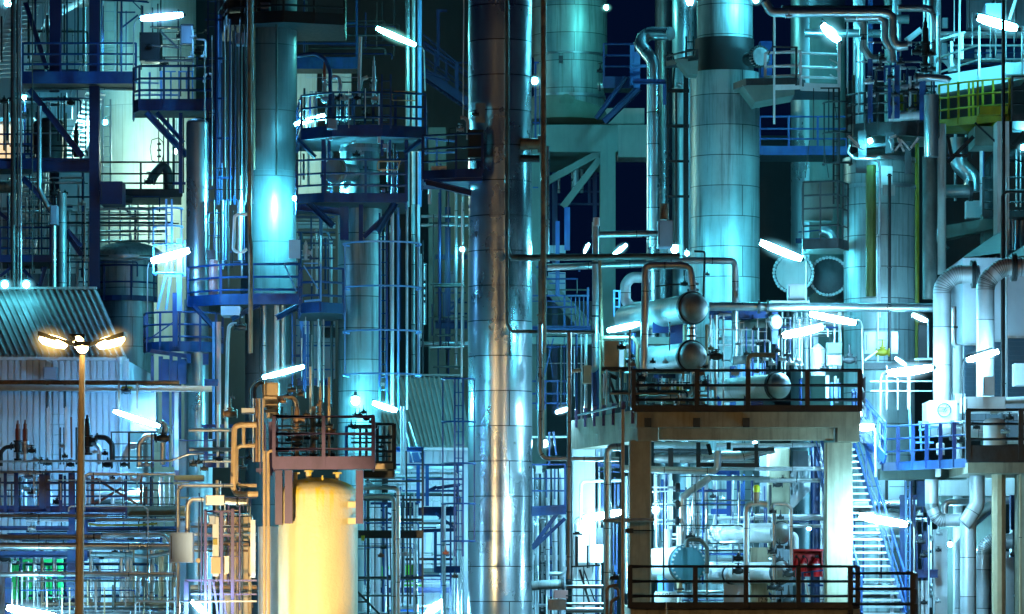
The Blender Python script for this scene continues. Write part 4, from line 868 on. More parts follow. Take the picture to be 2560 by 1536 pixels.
platform('dim blue walkway between the weathered tower and basket', [(-60, 112), (570, 112)], 1085, 'blue', th=40, base=[(570, 114.5), (-60, 114.5)], rails=(.92, .58, .3), post=.85)
# round platform on tower five
platform('round grey green platform with a dark railing over the stained tower', [(575, 106.5)]+arc(880, 106.5, 340, 200, 318, 7)+[(1235, 106)], 925, 'iron', th=56, base=[(1235, 109), (575, 109)], rails=(.94, .66, .4), post=.6, deckm='concrete_teal', toe=.15)
structure('bright struts carrying the round platform over the starry lamp', [(580, 985, 665, 1065, 18), (1090, 1000, 1035, 1075, 18), (985, 1100, 940, 1000, 14), (920, 1095, 975, 1020, 14), (900, 1090, 880, 1010, 12), (610, 1050, 700, 1090, 10), (960, 1010, 1030, 1090, 12), (880, 1000, 930, 985, 20)], 'galv', 103.8)
structure('dark legs standing on the head of the stained tower', [(680, 950, 680, 1245, 60), (1015, 1070, 1015, 1260, 46), (880, 960, 880, 1110, 60), (700, 1060, 1040, 1040, 26)], 'iron', 104.4)
boxy('brown patch plate on the shoulder of the stained tower', 635, 715, 1160, 1255, 104.0, .05, 'iron', 'patch_plate', 'plate', lid=False)
boxy('pale rectangular plate on the upper shell of the stained tower', 810, 902, 1205, 1360, 104.15, .05, 'concrete_pale', 'patch_plate', 'plate', lid=False)
pipe('thin pipe loop draped over the stained tower head', [(590, 1050), (575, 1100), (620, 1150), (790, 1158), (810, 1200), (810, 2300)], 8, 103.9, 'galv')
rod('olive standing stain strip pipe on the stained tower', (745, 1200), (745, 2150), 38, 104.35, 'yellow_dull' if 'yellow_dull' in MATS else 'concrete', 'strip_duct', 'duct')
pipe('dark riser on the front of the stained tower', [(880, 1260), (880, 2620)], 12, 103.8, 'black', fl=(.01, .5))
pipe('bright riser on the front of the stained tower', [(795, 1700), (795, 2620)], 8, 103.7, 'galv', fl=(.02,))
slab('black rust smear plate beneath the nozzle of the stained tower', 830, 920, 1340, 1420, 104.05, .02, 'clad_dull', 'patch_plate', 'plate')
rod('yellow painted upright behind the stained tower', (1080, 955), (1080, 2700), 15, 108, 'yellow', 'pole', 'pole')
tower('teal duct column with a dark lower half beside the yellow upright', 1130, 1235, 690, 1140, 104.6, 'clad_smooth', dome=False, nm='duct_stack', cat='stack', ground=False)
tower('rusty dark stack beside the yellow upright', 1118, 1222, 1135, 2170, 105.0, 'pipe_dark', dome=False, nm='duct_stack', cat='stack', ground=False)
tower('speckled pale column beside the rusty dark stack', 1228, 1290, 900, 1990, 107, 'concrete_pale', dome=False, nm='duct_stack', cat='stack', ground=False)
# valves and manifold on the round platform
structure('blue frame legs of the manifold on the round platform', [(880, 480, 880, 860, 20), (935, 380, 935, 860, 36), (1120, 570, 1120, 870, 42), (840, 485, 930, 480, 18), (845, 490, 845, 600, 14), (890, 640, 940, 760, 16), (940, 640, 880, 860, 14), (740, 430, 740, 860, 32)], 'blue', 104.8)
relief('tall black relief valve on the manifold of the round platform', 1140, 130, 480, 104.3, 36, 'black', -1, 'black')
for i, (x, y, s) in enumerate(((830, 430, 22), (1010, 320, 24), (1080, 380, 30), (960, 460, 22), (1090, 570, 26), (1180, 390, 20), (810, 500, 22), (715, 600, 16), (890, 560, 20), (1000, 690, 18))): valve('%s valve of the manifold above the round platform' % ords(i), x, y, 104.2-.12*(i % 4), s, ['iron', 'galv', 'black'][i % 3], True, stem=.5)
pipe('curved outlet pipe with a dark end beside the manifold', [(1060, 570), (1150, 560), (1300, 575), (1318, 590)], 26, 103.7, 'clad_smooth', fl=(.05,))
pipe('white spool pipe lying in the round platform', [(870, 850), (1200, 830)], 34, 105.2, 'pipe_pale')
pipe('pale level tube over the round platform rail', [(960, 635), (1110, 625)], 20, 105.4, 'pipe_pale')
runs([(500, 5), (590, 5), (680, 6)], 760, 1220, 105.6, ['galv', 'white', 'galv'], '%s thin level tube of the manifold counting downward', g='manifold tubes')
slab('yellow gauge panel behind the manifold frame', 1060, 1092, 655, 860, 107, .1, 'yellow', 'gauge_board', 'panel')
slab('second narrow yellow gauge panel behind the manifold frame', 955, 1020, 660, 800, 107.2, .1, 'yellow', 'gauge_board', 'panel')
# basket
platform('small dark basket landing hung by thin rods', [(250, 106.5), (255, 105), (505, 104.6), (580, 105.5)], 1755, 'iron', th=44, base=[(580, 107.5), (250, 107.5)], rails=(1.6, 1.25, .9, .45), post=.6, deckm='concrete_teal', pr=.02)
slab('pale bin standing in the small dark basket', 262, 470, 1310, 1600, 106.2, .5, 'concrete_teal', 'storage_bin', 'bin')
ladder('dark cage ladder between basket landing and round platform', 475, 515, 640, 1480, 105.8, 'black', cage=(760, 980, 1200), cm='black')
structure('thin dark hanger rods of the basket landing', [(330, 640, 330, 1010, 6), (440, 640, 440, 960, 8), (270, 1290, 300, 1020, 6), (500, 960, 500, 1484, 8), (400, 1010, 440, 1290, 5), (380, 640, 520, 640, 10), (470, 660, 500, 870, 5), (570, 640, 575, 1100, 8)], 'black', 105.5)
# conveyor gallery
t = thing('conveyor_gallery', 'sloping white conveyor gallery above the yellow railing', 'conveyor', P(1240, 620, 111))
q = [P(1180, 560, 111), P(1880, 440, 111), P(1880, 570, 111), P(1240, 680, 111)]
build('trough', M().add(q+[p+V((0, 1.6, 0)) for p in q], [(3, 2, 1, 0), (4, 5, 6, 7), (0, 1, 5, 4), (1, 2, 6, 5), (2, 3, 7, 6), (3, 0, 4, 7)]), 'siding', t)
build('rail', M().tube([P(1180, 545, 110.9), P(1535, 430, 110.9), P(1880, 430, 110.9)], .03, 6), 'galv', t); build('rail', M().tube([P(1160, 440, 110.9), P(1520, 330, 110.9), P(1880, 332, 110.9)], .03, 6), 'galv', t)
build('rail', M().tube([P(1160, 330, 111.9), P(1520, 225, 111.9)], .03, 6), 'galv', t)
for x in (1530, 1842): build('post', M().bar(P(x, 190, 110.9), P(x, 560, 110.9), .06), 'galv', t)
platform('yellow railed gallery bridge sloping to the picture edge', [(1240, 109), (1520, 108), (1750, 107.5), (1760, 107.5)], 850, 'yellow', th=30, base=[(1760, 111), (1240, 111)], rails=(1.04, .68, .35), post=.72, deckm='yellow')
structure('row of yellow uprights along the gallery bridge', [(x, 600-(x-1240)*.05, x+2, 870-(x-1240)*.07, 16) for x in (1305, 1378, 1455, 1485, 1555, 1630, 1700)], 'yellow', 108.6)
boxy('grating mesh screen on the white conveyor gallery', 1722, 1860, 455, 540, 110.7, .05, 'galv', 'mesh_screen', 'screen', lid=False)
boxy('yellow step box at the end of the gallery bridge', 1528, 1740, 770, 830, 107.2, .4, 'yellow', 'step_box', 'box')
rod('first white mast behind the big work light', (1390, -40), (1382, 600), 8, 110, 'white', 'mast', 'mast')
rod('rust red thin mast beside the manifold', (1245, 110), (1245, 540), 4, 104, 'red_rust', 'mast', 'mast')
slab('dark hopper box hanging over the big work light', 1578, 1690, 25, 130, 109.5, .8, 'grey', 'hopper_box', 'hopper')
pipe('white slanted chute beside the dark hopper box', [(1750, 140), (1800, -20)], 12, 109.6, 'white', nm='chute', cat='chute')
slab('pale blue lit panel behind the big work light', 1450, 1900, -60, 205, 116, .5, 'panel_grey', 'wall_panel', 'panel')
slab('small bright white panel beside the night sky gap', 1265, 1305, 130, 200, 112, .2, 'panel_grey', 'wall_panel', 'panel')
slab('second bright white panel beside the night sky gap', 1258, 1304, 310, 430, 112, .2, 'panel_grey', 'wall_panel', 'panel')
runs([(245, 16), (265, 14), (330, 8), (385, 6), (440, 14)], 1230, 1900, 113, ['pipe_pale', 'pipe', 'galv', 'blue', 'pipe'], '%s level pipe behind the big work light counting downward', g='level pipes behind the work light')
pipe('fat slanted pale pipe beside the sky gap', [(1210, 330), (1340, 470), (1345, 520)], 40, 112.5, 'pipe_pale')
risers([(1185, 34), (1150, 26)], -40, 560, 108, ['clad_smooth', 'pipe'], '%s big jointed pipe rising by the tall black relief valve', g='jointed pipes by the relief valve')
pipe('level jointed pipe at the top beside the tall black relief valve', [(940, 60), (1180, 62), (1200, 120), (1200, 400)], 26, 107, 'pipe', bend=2)
pipe('pale curled branch beside the jointed pipes', [(1120, 70), (1180, 90), (1195, 150), (1195, 300)], 10, 106, 'pipe_pale')
structure('slanted grey truss between manifold and sky gap', [(1000, 300, 1110, 215, 40), (1240, 290, 1430, 235, 14), (1210, 430, 1280, 400, 12), (1330, 300, 1330, 480, 20), (1400, 240, 1400, 430, 30)], 'galv', 111)
slab('blue grey background wall panel by the night sky', 1305, 1850, 330, 470, 119, .3, 'blue', 'wall_panel', 'panel')
for i, x in enumerate((1360, 1500, 1580, 1650)): slab('%s pale window strip on the blue wall behind the gallery' % ords(i), x, x+44, 360, 420, 118.5, .1, 'siding', 'window_strip', 'window', kind='thing')
# concrete bracket support, ducts
slab('peeling pale concrete support beneath the yellow gallery bridge', 1662, 1748, 880, 2100, 107, .9, 'concrete_pale', 'support_pier', 'support')
slab('green soffit box under the gallery bridge', 1500, 1680, 915, 1055, 108, 1.6, 'concrete_teal', 'soffit_box', 'beam')
structure('dark steel braces below the gallery bridge', [(1300, 985, 1330, 1130, 26), (1300, 1180, 1490, 990, 28), (1290, 1128, 1450, 1128, 24), (1500, 890, 1670, 1050, 14), (1760, 830, 1700, 1230, 44), (1770, 1050, 1860, 950, 20), (1740, 1140, 1860, 1180, 10)], 'iron', 107.6)
platform('dark railing cutting across the yellow bridge end', [(1770, 105), (1900, 105)], 860, 'iron', th=20, base=[(1900, 108), (1770, 108)], rails=(1.1, .74, .38), post=.5)
pipe('fat silver elbow duct under the gallery bridge', [(1380, 1000), (1380, 1190), (1480, 1280), (1480, 1390)], 62, 110.5, 'clad_smooth', nm='duct', cat='duct', bend=1.3)
pipe('short level silver duct under the gallery bridge', [(1240, 1390), (1480, 1385)], 48, 109.5, 'clad_smooth', nm='duct', cat='duct', fl=(.96,))
pipe('dark curved duct at the picture edge under the bridge', [(1860, 1125), (1660, 1130), (1605, 1230), (1605, 1520)], 52, 110.5, 'iron', nm='duct', cat='duct', bend=1.7)
risers([(1545, 12), (1560, 6), (1800, 8), (1830, 6), (1650, 5)], 1080, 1500, 109.4, ['pipe_pale', 'blue', 'pipe', 'galv', 'white'], '%s slim line under the gallery bridge', g='slim lines under the bridge')
pipe('black goose hook rail at the picture edge', [(1697, 2900), (1697, 1420), (1725, 1390), (1900, 1390)], 10, 99, 'black')
risers([(1310, 5), (1440, 6), (1415, 30), (1480, 6)], 1000, 1150, 112.2, ['blue', 'iron', 'white', 'iron'], '%s bit of pale upright in the gap below the bridge', g='uprights below the bridge')
# ================================================================ middle right: piping in front of the weathered tower
T(1280, 512)
pipe('long black level pipe leaving the brown corner pipe', [(-10, 385), (1215, 375)], 24, 99.6, 'pipe_dark')
pipe('galvanised level pipe below the long black pipe', [(255, 455), (960, 430), (1310, 405), (1600, 408), (1617, 440), (1617, 1080), (1600, 1150)], 25, 101.6, 'pipe', bend=2)
pipe('brown corner pipe running down the front of the biggest tower', [(-36, -1800), (-36, 300), (-10, 385), (40, 388)], 16, 99.4, 'pipe_dark')
pipe('lower dark corner pipe returning to the tall grey standpipe', [(-36, 180), (-36, 860), (-10, 915), (30, 918), (600, 925)], 13, 99.2, 'pipe_dark', fl=(.45,))
pipe('tall grey standpipe with a white cap', [(605, 125), (605, 1190), (560, 1200)], 24, 100.2, 'pipe', fl=(.27, .62))
rod('white cap piece on the tall grey standpipe', (612, 95), (612, 155), 24, 99.9, 'white', 'end_cap', 'cap')
pipe('level galvanised pipe running to the small grey tower box', [(600, 218), (1060, 210)], 24, 100.6, 'pipe')
boxy('tall grey insulated box beside the jagged bright lamp', 1058, 1165, 115, 305, 100.3, .7, 'grey', 'insulated_box', 'box')
tower('rusty short chimney on the insulated box', 1070, 1135, -5, 108, 100.8, 'pipe_rust', dome=False, ground=False, nm='short_chimney', cat='chimney')
pipe('thin leaning pipe beside the tall grey standpipe', [(760, 385), (660, 385), (635, 400), (650, 930), (660, 1500)], 13, 99.8, 'pipe_rust')
pipe('rust brown riser with a clamp left of the grey standpipe', [(212, 410), (212, 1760)], 22, 98.9, 'pipe_rust', fl=(.29,))
pipe('thick galvanised arch pipe over the upper exchanger', [(955, 1250), (968, 455), (1010, 440), (1230, 440), (1290, 455), (1310, 620)], 27, 98.0, 'pipe', bend=2.2)
pipe('white C shaped bypass pipe behind the arch pipe', [(1010, 528), (860, 528), (822, 580), (822, 690), (862, 748), (980, 735)], 38, 102.5, 'pipe_pale', bend=1.5)
exchanger('upper domed exchanger above the concrete deck', (1328, 745), (830, 830), 110, 98.2, 101.4, 'dull_steel', saddles=(.45,))
exchanger('lower domed exchanger above the concrete deck', (1318, 1095), (900, 1140), 106, 98.2, 101.2, 'dull_steel', saddles=(.5,))
for nm, y0, y1, x in (('flanged spool joining the two domed exchangers', 855, 995, 1300), ('flanged inlet neck on top of the upper exchanger', 545, 650, 1312)):
    pipe(nm, [(x, y0), (x, y1)], 27, 98.9, 'pipe', nm='spool', cat='pipe', fl=(.3, .7))
valve('dark operator valve on the inlet neck', 1250, 575, 98.8, 22, 'iron', False)
rod('level spindle reaching from the inlet neck', (1040, 590), (1240, 575), 6, 98.6, 'iron')
rod('thin dark drain line below the upper exchanger', (1142, 850), (1142, 1060), 5, 98, 'iron')
pipe('black thin vent frame beside the inlet neck', [(1385, 720), (1398, 340), (1320, 338)], 8, 98.6, 'black')
valve('small tap on the black vent frame', 1415, 505, 98.5, 14, 'iron', False)
slab('dark blue stiff upright behind the two exchangers', 1145, 1240, 850, 1180, 101.6, .4, 'blue_dark', 'steel_upright', 'steel structure')
risers([(1255, 18), (1410, 12), (1432, 10)], 870, 1200, 99.6, ['tan', 'tan', 'galv'], '%s upright tube between the domed exchangers', g='tubes between the exchangers')
slab('flat brown cabinet hung left of the exchangers', 668, 775, 985, 1182, 99, .35, 'tan', 'electric_cabinet', 'cabinet')
pipe('olive hooked vent beside the brown cabinet', [(820, 1290), (822, 1000)], 10, 99.2, 'concrete')
pipe('bent brown pipe over the brown cabinet', [(640, 985), (660, 965), (880, 965), (910, 1010), (912, 1190)], 14, 99.4, 'pipe_rust', bend=2)
rod('slim brown mast in front of the lower exchanger', (855, 900), (848, 1460), 8, 96.4, 'pipe_rust', 'mast', 'mast')
boxy('brown valve box at the foot of the grey standpipe', 512, 575, 1165, 1295, 99, .4, 'tan')
pipe('brown short hook pipe beside the brown valve box', [(415, 1484), (415, 1230), (440, 1205), (500, 1200)], 14, 99.3, 'pipe_rust')
risers([(467, 9), (503, 7), (535, 12), (605, 28), (822, 12), (880, 18), (632, 9)], 930, 1560, 99.9, ['blue_dark', 'galv', 'pipe_pale', 'blue_dark', 'iron', 'blue_dark', 'tan'], '%s post behind the left deck railing', g='posts behind the deck railing')
structure('dark slanted ladder tray behind the left deck railing', [(655, 1230, 745, 1484, 16), (690, 1215, 770, 1440, 20), (700, 1230, 760, 1260, 30), (650, 1190, 880, 1190, 30)], 'black', 98.6)
for i, (x, y, s) in enumerate(((935, 1260, 30), (935, 1320, 34), (1010, 1350, 30), (1110, 1330, 24), (1400, 1290, 24), (1430, 1330, 26), (780, 1360, 24), (870, 1160, 22), (1020, 1140, 16), (1112, 1140, 16), (1200, 1430, 16), (1235, 1430, 16), (890, 1230, 26), (1345, 1300, 24))):
    valve('%s small valve on the concrete deck below the exchangers' % ords(i), x, y, 97.4+.15*(i % 5), s, ['iron', 'galv', 'iron', 'pipe_rust'][i % 4], i % 2 == 0, stem=.6)
pipe('silver elbow drain beneath the lower exchanger', [(1315, 1210), (1315, 1330), (1260, 1390), (980, 1410)], 24, 98.0, 'pipe', bend=1.6)
slab('ochre bearer block below the lower exchanger', 1110, 1290, 1300, 1385, 99.0, .6, 'yellow', 'bearer_block', 'support')
slab('green base channel on the concrete deck', 1080, 1400, 1405, 1470, 99.6, .4, 'green_dull' if 'green_dull' in MATS else 'concrete_teal', 'base_channel', 'support')
runs([(1290, 6), (1385, 9), (1450, 7)], 900, 1420, 98.8, ['iron', 'pipe_rust', 'iron'], '%s level tube under the domed exchangers', g='tubes under the exchangers')
# behind: table base blue gantry, brace
structure('teal diagonal brace under the concrete table', [(120, 420, 570, 880, 54), (130, 930, 570, 930, 40)], 'concrete_teal', 113)
structure('deep blue gantry behind the rust brown riser', [(135, 660, 560, 660, 12), (135, 700, 420, 700, 8), (145, 905, 570, 905, 50), (380, 660, 380, 900, 14), (430, 670, 430, 900, 8), (460, 670, 460, 900, 8), (490, 670, 490, 900, 8), (520, 670, 520, 900, 8), (550, 600, 550, 900, 16), (245, 500, 245, 900, 12), (330, 120, 330, 660, 30), (400, 20, 400, 330, 40), (270, 500, 385, 500, 8), (270, 570, 385, 570, 8)], 'blue', 112)
slab('pale lit gap panel left of the grey standpipe', 262, 388, 490, 660, 114, .2, 'panel_grey', 'wall_panel', 'panel')
slab('second pale lit gap panel left of the grey standpipe', 265, 388, 295, 352, 114, .2, 'panel_grey', 'wall_panel', 'panel')
slab('tall bright slit panel at the edge of the biggest tower', 140, 172, 440, 690, 114, .2, 'panel_grey', 'wall_panel', 'panel')
structure('small blue ladder frame right of the table leg', [(740, 620, 740, 810, 12), (778, 620, 778, 810, 12), (740, 625, 780, 625, 10), (740, 680, 780, 680, 8), (740, 740, 780, 740, 8), (740, 800, 780, 800, 10)], 'blue_pale', 110)
slab('broad dark floor beam low behind the exchangers', 130, 1500, 960, 1010, 110, .6, 'concrete_teal', 'floor_girder', 'beam')
structure('bright blue lattice low beside the biggest tower', [(135, 1280, 420, 1280, 14), (135, 1370, 420, 1370, 14), (240, 1270, 240, 1484, 12), (330, 1280, 330, 1484, 12), (135, 1440, 420, 1440, 12), (180, 1240, 180, 1484, 14), (300, 970, 230, 1250, 10), (260, 980, 296, 1250, 5)], 'blue', 108)
slab('wide pale pump housing low behind the exchangers', 780, 900, 1010, 1180, 106, .8, 'siding', 'pump_housing', 'housing')
# right of the exchangers
pipe('long dark header pipe running across the stained tower', [(1430, 738), (3060, 748)], 32, 100.8, 'clad_smooth', fl=(.22, .26))
slab('deep blue girder beneath the long dark header', 1430, 1856, 770, 822, 102, .3, 'blue', 'steel_girder', 'beam')
structure('blue trestle legs under the long dark header', [(1600, 1170, 1600, 1484, 44), (1905, 780, 1905, 1010, 44), (1700, 1190, 1700, 1484, 20), (1500, 1290, 1500, 1484, 30)], 'blue', 101.8)
pipe('short level stub from the grey drop pipe', [(1600, 1130), (1720, 1120)], 32, 101, 'pipe', fl=(.8,))
pipe('copper brown pipe with an elbow over the deck railing', [(1905, 1090), (1740, 1088), (1712, 1110), (1712, 1484)], 18, 98.4, 'pipe_rust')
valve('dark gate valve with a large wheel beside the lower exchanger', 1480, 1100, 98.2, 38, 'iron', True, stem=.2)
risers([(1475, 14), (1532, 6), (1440, 6)], 800, 1480, 99.6, ['galv', 'white', 'galv'], '%s slim pale line beside the dark gate valve', g='lines beside the gate valve')
pipe('hooked pale pipe beneath the deep blue girder', [(1590, 795), (1500, 800), (1478, 830), (1476, 960)], 12, 100, 'pipe_pale')
for i, (x, y) in enumerate(((1500, 970), (1760, 900), (1860, 840), (1790, 1010), (1840, 1120), (1700, 1080), (1640, 1010))): valve('%s small fitting among the thin frames beside the gate valve' % ords(i), x, y, 99.8, 17, ['galv', 'iron'][i % 2], i % 3 == 0, stem=.5)
structure('thin pale sampling frame beside the grey drop pipe', [(1650, 850, 1650, 1040, 5), (1680, 850, 1680, 1040, 5), (1650, 855, 1680, 855, 5), (1650, 960, 1680, 960, 5), (1450, 905, 1740, 905, 10), (1740, 905, 1740, 1060, 8), (1780, 830, 1780, 1010, 5), (1845, 830, 1845, 1000, 5), (1780, 980, 1850, 980, 5), (1780, 920, 1850, 920, 5)], 'galv', 100.2)
t = thing('blind_flange', 'small toothed flange behind the sampling frame', 'flange', P(1915, 850, 101)); a = P(1915, 850, 101)
build('disc', M().lathe(a, (.7, -1, 0), [(L(56, 101), -.1), (L(56, 101), 0), (L(48, 101), .03)], 24), 'galv', t); build('neck', M().lathe(a, (-.7, 1, 0), [(L(34, 101), .1), (L(34, 101), 1.4)], 18), 'concrete_teal', t)
exchanger('pale green drum with a seamed disc end behind the deck railing', (1945, 1312), (1560, 1345), 94, 98.6, 100.6, 'tank_white', flat=False, coverm='clad_smooth', nm='horizontal_drum', cat='drum', saddles=(.5,))
slab('bright blue bin behind the pale green drum', 1640, 1840, 1150, 1270, 103, .4, 'blue_pale', 'storage_bin', 'bin')
T(1920, 512)
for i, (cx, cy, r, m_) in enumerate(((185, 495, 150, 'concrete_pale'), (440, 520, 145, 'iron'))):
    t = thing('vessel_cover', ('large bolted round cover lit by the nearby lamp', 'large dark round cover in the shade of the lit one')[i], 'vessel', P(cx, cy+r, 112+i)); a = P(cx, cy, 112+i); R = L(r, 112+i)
    build('shell', M().lathe(a, (.15, 1, 0), [(R*.86, .12), (R*.86, 3.0)], 36), 'clad_smooth', t)
    build('flange', M().lathe(a, (.15, 1, 0), [(R*.85, -.02), (R, 0), (R, .12), (R*.85, .13)], 40), 'iron', t)
    build('cover', M().lathe(a, (.15, 1, 0), [(.001, -.1), (R*.5, -.09), (R*.83, -.04), (R*.88, .01)], 36), m_, t)
    bm = M(); fr = M().frame(V((0, 0, 0)), V((.15, 1, 0)))
    for j in range(34): bm.lathe(a+(fr[1]*cos(j*pi/17)+fr[2]*sin(j*pi/17))*R*.94-fr[0]*.07, fr[0], [(.05, 0), (.05, .09)], 6)
    build('bolt_ring', bm, 'dull_steel', t)
boxy('white instrument cabinet in front of the lit round cover', 145, 272, 575, 690, 104.5, .4, 'white', 'instrument_cabinet', 'cabinet')
pipe('dark branch elbow above the shaded round cover', [(470, 350), (470, 210), (380, 180)], 38, 112, 'clad_smooth')
structure('blue girders behind the round covers', [(200, 262, 430, 262, 34), (300, 340, 420, 280, 16), (220, 200, 440, 180, 10)], 'blue_dark', 114)
slab('bright white shelf plate under the round covers', 20, 300, 695, 712, 104, .8, 'white', 'shelf_plate', 'plate')
# rack below header
risers([(60, 6), (105, 5), (145, 10), (205, 14), (245, 5), (280, 20), (520, 12), (340, 24)], 780, 1210, 104.6, ['iron', 'galv', 'iron', 'pipe_pale', 'galv', 'pipe_pale', 'white', 'siding'], '%s upright behind the rising and falling work lights', g='uprights behind the crossed lamps')
tower('white cone topped canister behind the deck railing', 312, 415, 1055, 1240, 102, 'siding', dome=False, cone=48, ground=False, nm='canister', cat='canister')
boxy('greenish electric box beside the cone topped canister', 425, 535, 1000, 1080, 101.5, .4, 'concrete_teal')
boxy('teal motor box below the greenish electric box', 425, 535, 1085, 1165, 101.6, .4, 'clad_smooth', 'motor_box', 'box')
valve('dark motor with fins beside the teal motor box', 590, 1125, 101.4, 40, 'iron', False)
for i, (x, y) in enumerate(((100, 1120), (140, 1090), (160, 1150), (210, 1130), (70, 1060), (230, 1170), (30, 1150), (400, 1190), (470, 1190))): valve('%s fitting of the crowded valve group by the rising lamp' % ords(i), x, y, 99.4+.1*(i % 4), 20, ['galv', 'iron', 'galv'][i % 3], i % 2 == 1, stem=.6)
boxy('pale hatch panel board on the foot of the stained tower', 700, 942, 920, 1080, 103.9, .1, 'siding', 'hatch_panel', 'panel')
valve('olive handwheel valve standing before the hatch panel', 830, 1070, 103.2, 38, 'yellow', True, stem=1.2)
platform('dim landing low across the stained tower', [(690, 103), (1190, 103)], 1175, 'iron', th=20, base=[(1190, 104), (690, 104)], rails=(), post=1.2)
structure('dim steelwork low in front of the stained tower', [(860, 1170, 860, 1484, 10), (940, 1260, 940, 1484, 10), (740, 1280, 1190, 1280, 10), (740, 1350, 1190, 1350, 10), (1020, 1200, 1020, 1484, 24), (1060, 1120, 1190, 1120, 16), (1160, 830, 1160, 1120, 12), (700, 1130, 790, 1060, 14)], 'clad_smooth', 102.8)
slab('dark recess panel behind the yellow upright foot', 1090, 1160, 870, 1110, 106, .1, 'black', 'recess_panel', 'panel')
# concrete beams upper right
t = thing('concrete_girder', 'sloping concrete girder below the gallery bridge', 'concrete beam', P(1250, 250, 110)); q = [P(1240, 160, 110), P(1640, 90, 110), P(1640, 170, 110), P(1250, 255, 110)]
build('girder', M().add(q+[p+V((0, 1.2, 0)) for p in q], [(3, 2, 1, 0), (4, 5, 6, 7), (0, 1, 5, 4), (1, 2, 6, 5), (2, 3, 7, 6), (3, 0, 4, 7)]), 'concrete_teal', t); build('column', M().box(P(1560, 60, 110.3), P(1620, 2000, 111)), 'concrete_teal', t)
slab('white triangular haunch wall by the picture edge', 1440, 1560, -30, 95, 112, .5, 'white', 'haunch_wall', 'panel')
pipe('grey chute pipe hanging below the sloping girder', [(1240, 180), (1270, 330), (1285, 345)], 30, 108.6, 'clad_smooth', nm='chute', cat='chute', fl=(.95,))
risers([(1745, 14), (1775, 9), (1800, 16), (1840, 12), (1870, 8)], 40, 330, 110, ['pipe_pale', 'pipe', 'clad_smooth', 'pipe', 'galv'], '%s pipe rising beside the roof hood at the picture edge', g='pipes beside the roof hood')
platform('grey service balcony at the picture edge above the pale building', [(1560, 109), (1880, 109)], 70, 'iron', th=20, base=[(1880, 112), (1560, 112)], rails=(1.0, .66, .33), post=.6)
# pale building with hipped hoods and louvres
t = thing('equipment_house', 'pale metal house with hooded roof and dark louvres', 'building', P(1410, 1400, 104))
a = P(1412, 385, 104); b = P(1900, 1600, 104)
build('wall', M().box((a.x, 104, b.z), (b.x, 108, a.z)), 'siding', t)
for xs in ((1412, 1690), (1735, 2010)):
    c0, c1 = P(xs[0]-4, 385, 103.9), P(xs[1], 350, 103.9); ap = [P(xs[0]+250, 205, 106), P(xs[1]+30, 195, 106)]
    build('roof_hood', M().add([c0, c1, ap[1], ap[0], c0+V((0, 4, 0)), c1+V((0, 4, 0))], [(0, 1, 2, 3), (4, 0, 3), (1, 5, 2), (5, 4, 3, 2)]), 'roof', t)
for x0, x1, y0, y1 in ((1422, 1506, 1022, 1490), (1640, 1692, 995, 1490), (1738, 1900, 968, 1440)):
    l_ = M(); c0, c1 = P(x0, y1, 103.95), P(x1, y0, 103.95); l_.box((c0.x, 103.96, c0.z), (c1.x, 103.99, c1.z)); n = 14
    for i in range(n):
        z = c0.z+(c1.z-c0.z)*(i+.5)/n; l_.box((c0.x+.03, 103.91, z-.03), (c1.x-.03, 103.955, z+.012))
    build('louvre', l_, 'louvre', t); build('louvre_head', M().box((c0.x-.05, 103.85, c1.z), (c1.x+.05, 103.99, c1.z+.06)), 'galv', t)
pipe('black conduit pipe in front of the pale metal house', [(1705, -2000), (1705, 2580)], 13, 100.5, 'black', fl=(.72,))
pipe('thin pale tube beside the black conduit pipe', [(1729, -200), (1729, 1420)], 5, 100.7, 'galv')
pipe('first pale gooseneck pipe with a bolted end', [(1262, 1440), (1262, 590), (1350, 505), (1485, 505), (1530, 503)], 66, 99.6, 'pipe_pale', bend=1.85, fl=(.965,), seg=True)
pipe('second taller gooseneck pipe with an orange glint', [(1575, 1400), (1575, 560), (1690, 455), (1830, 453), (1900, 452)], 66, 97.6, 'pipe_pale', bend=1.9, fl=(.90,), seg=True)
# ================================================================ middle, between the towers (y 512..1024)
T(640, 512)
platform('blue boxed end of the hatch platform in front of the streaked tower', [(310, 104), (330, 101.8), (465, 101.5), (632, 102), (634, 104.5)], 735, 'blue', th=46, base=[(634, 106), (310, 106)], rails=(.98, .62, .28), post=.9, braces=((150, 820, 300, 740, 40),))
structure('pale blue slanted stays of the boxed platform end', [(205, 430, 295, 630, 10), (345, 440, 450, 610, 10), (205, 425, 300, 415, 8), (345, 425, 450, 425, 8), (470, 430, 470, 700, 12), (350, 700, 470, 690, 14)], 'blue_pale', 101.3)
boxy('white lit valve rack on the wide platform by the tower glare', 238, 320, 255, 390, 104, .05, 'white', 'valve_rack', 'rack', lid=False)
relief('white ribbed relief valve in the tower glare', 360, 262, 400, 104.2, 24, 'white', 1, 'white')
runs([(110, 8), (160, 14), (240, 10), (310, 8), (205, 7), (135, 9)], 285, 575, 118, ['pipe', 'pipe_pale', 'galv', 'pipe', 'iron', 'pipe_pale'], '%s level pipe between the smooth and the streaked tower', g='level pipes between two towers')
structure('dark steel grid between the smooth and the streaked tower', [(470, 60, 470, 410, 26), (290, 90, 570, 90, 12), (290, 200, 570, 200, 10), (300, 280, 560, 280, 12), (500, 190, 560, 260, 10), (400, 60, 400, 400, 12), (290, 390, 570, 390, 14)], 'blue_dark', 116)
risers([(60, 14), (150, 18), (195, 22), (30, 8)], 730, 1250, 104.0, ['pipe', 'concrete_pale', 'clad_smooth', 'iron'], '%s drop pipe below the wide hatch platform', g='drop pipes below the platform')
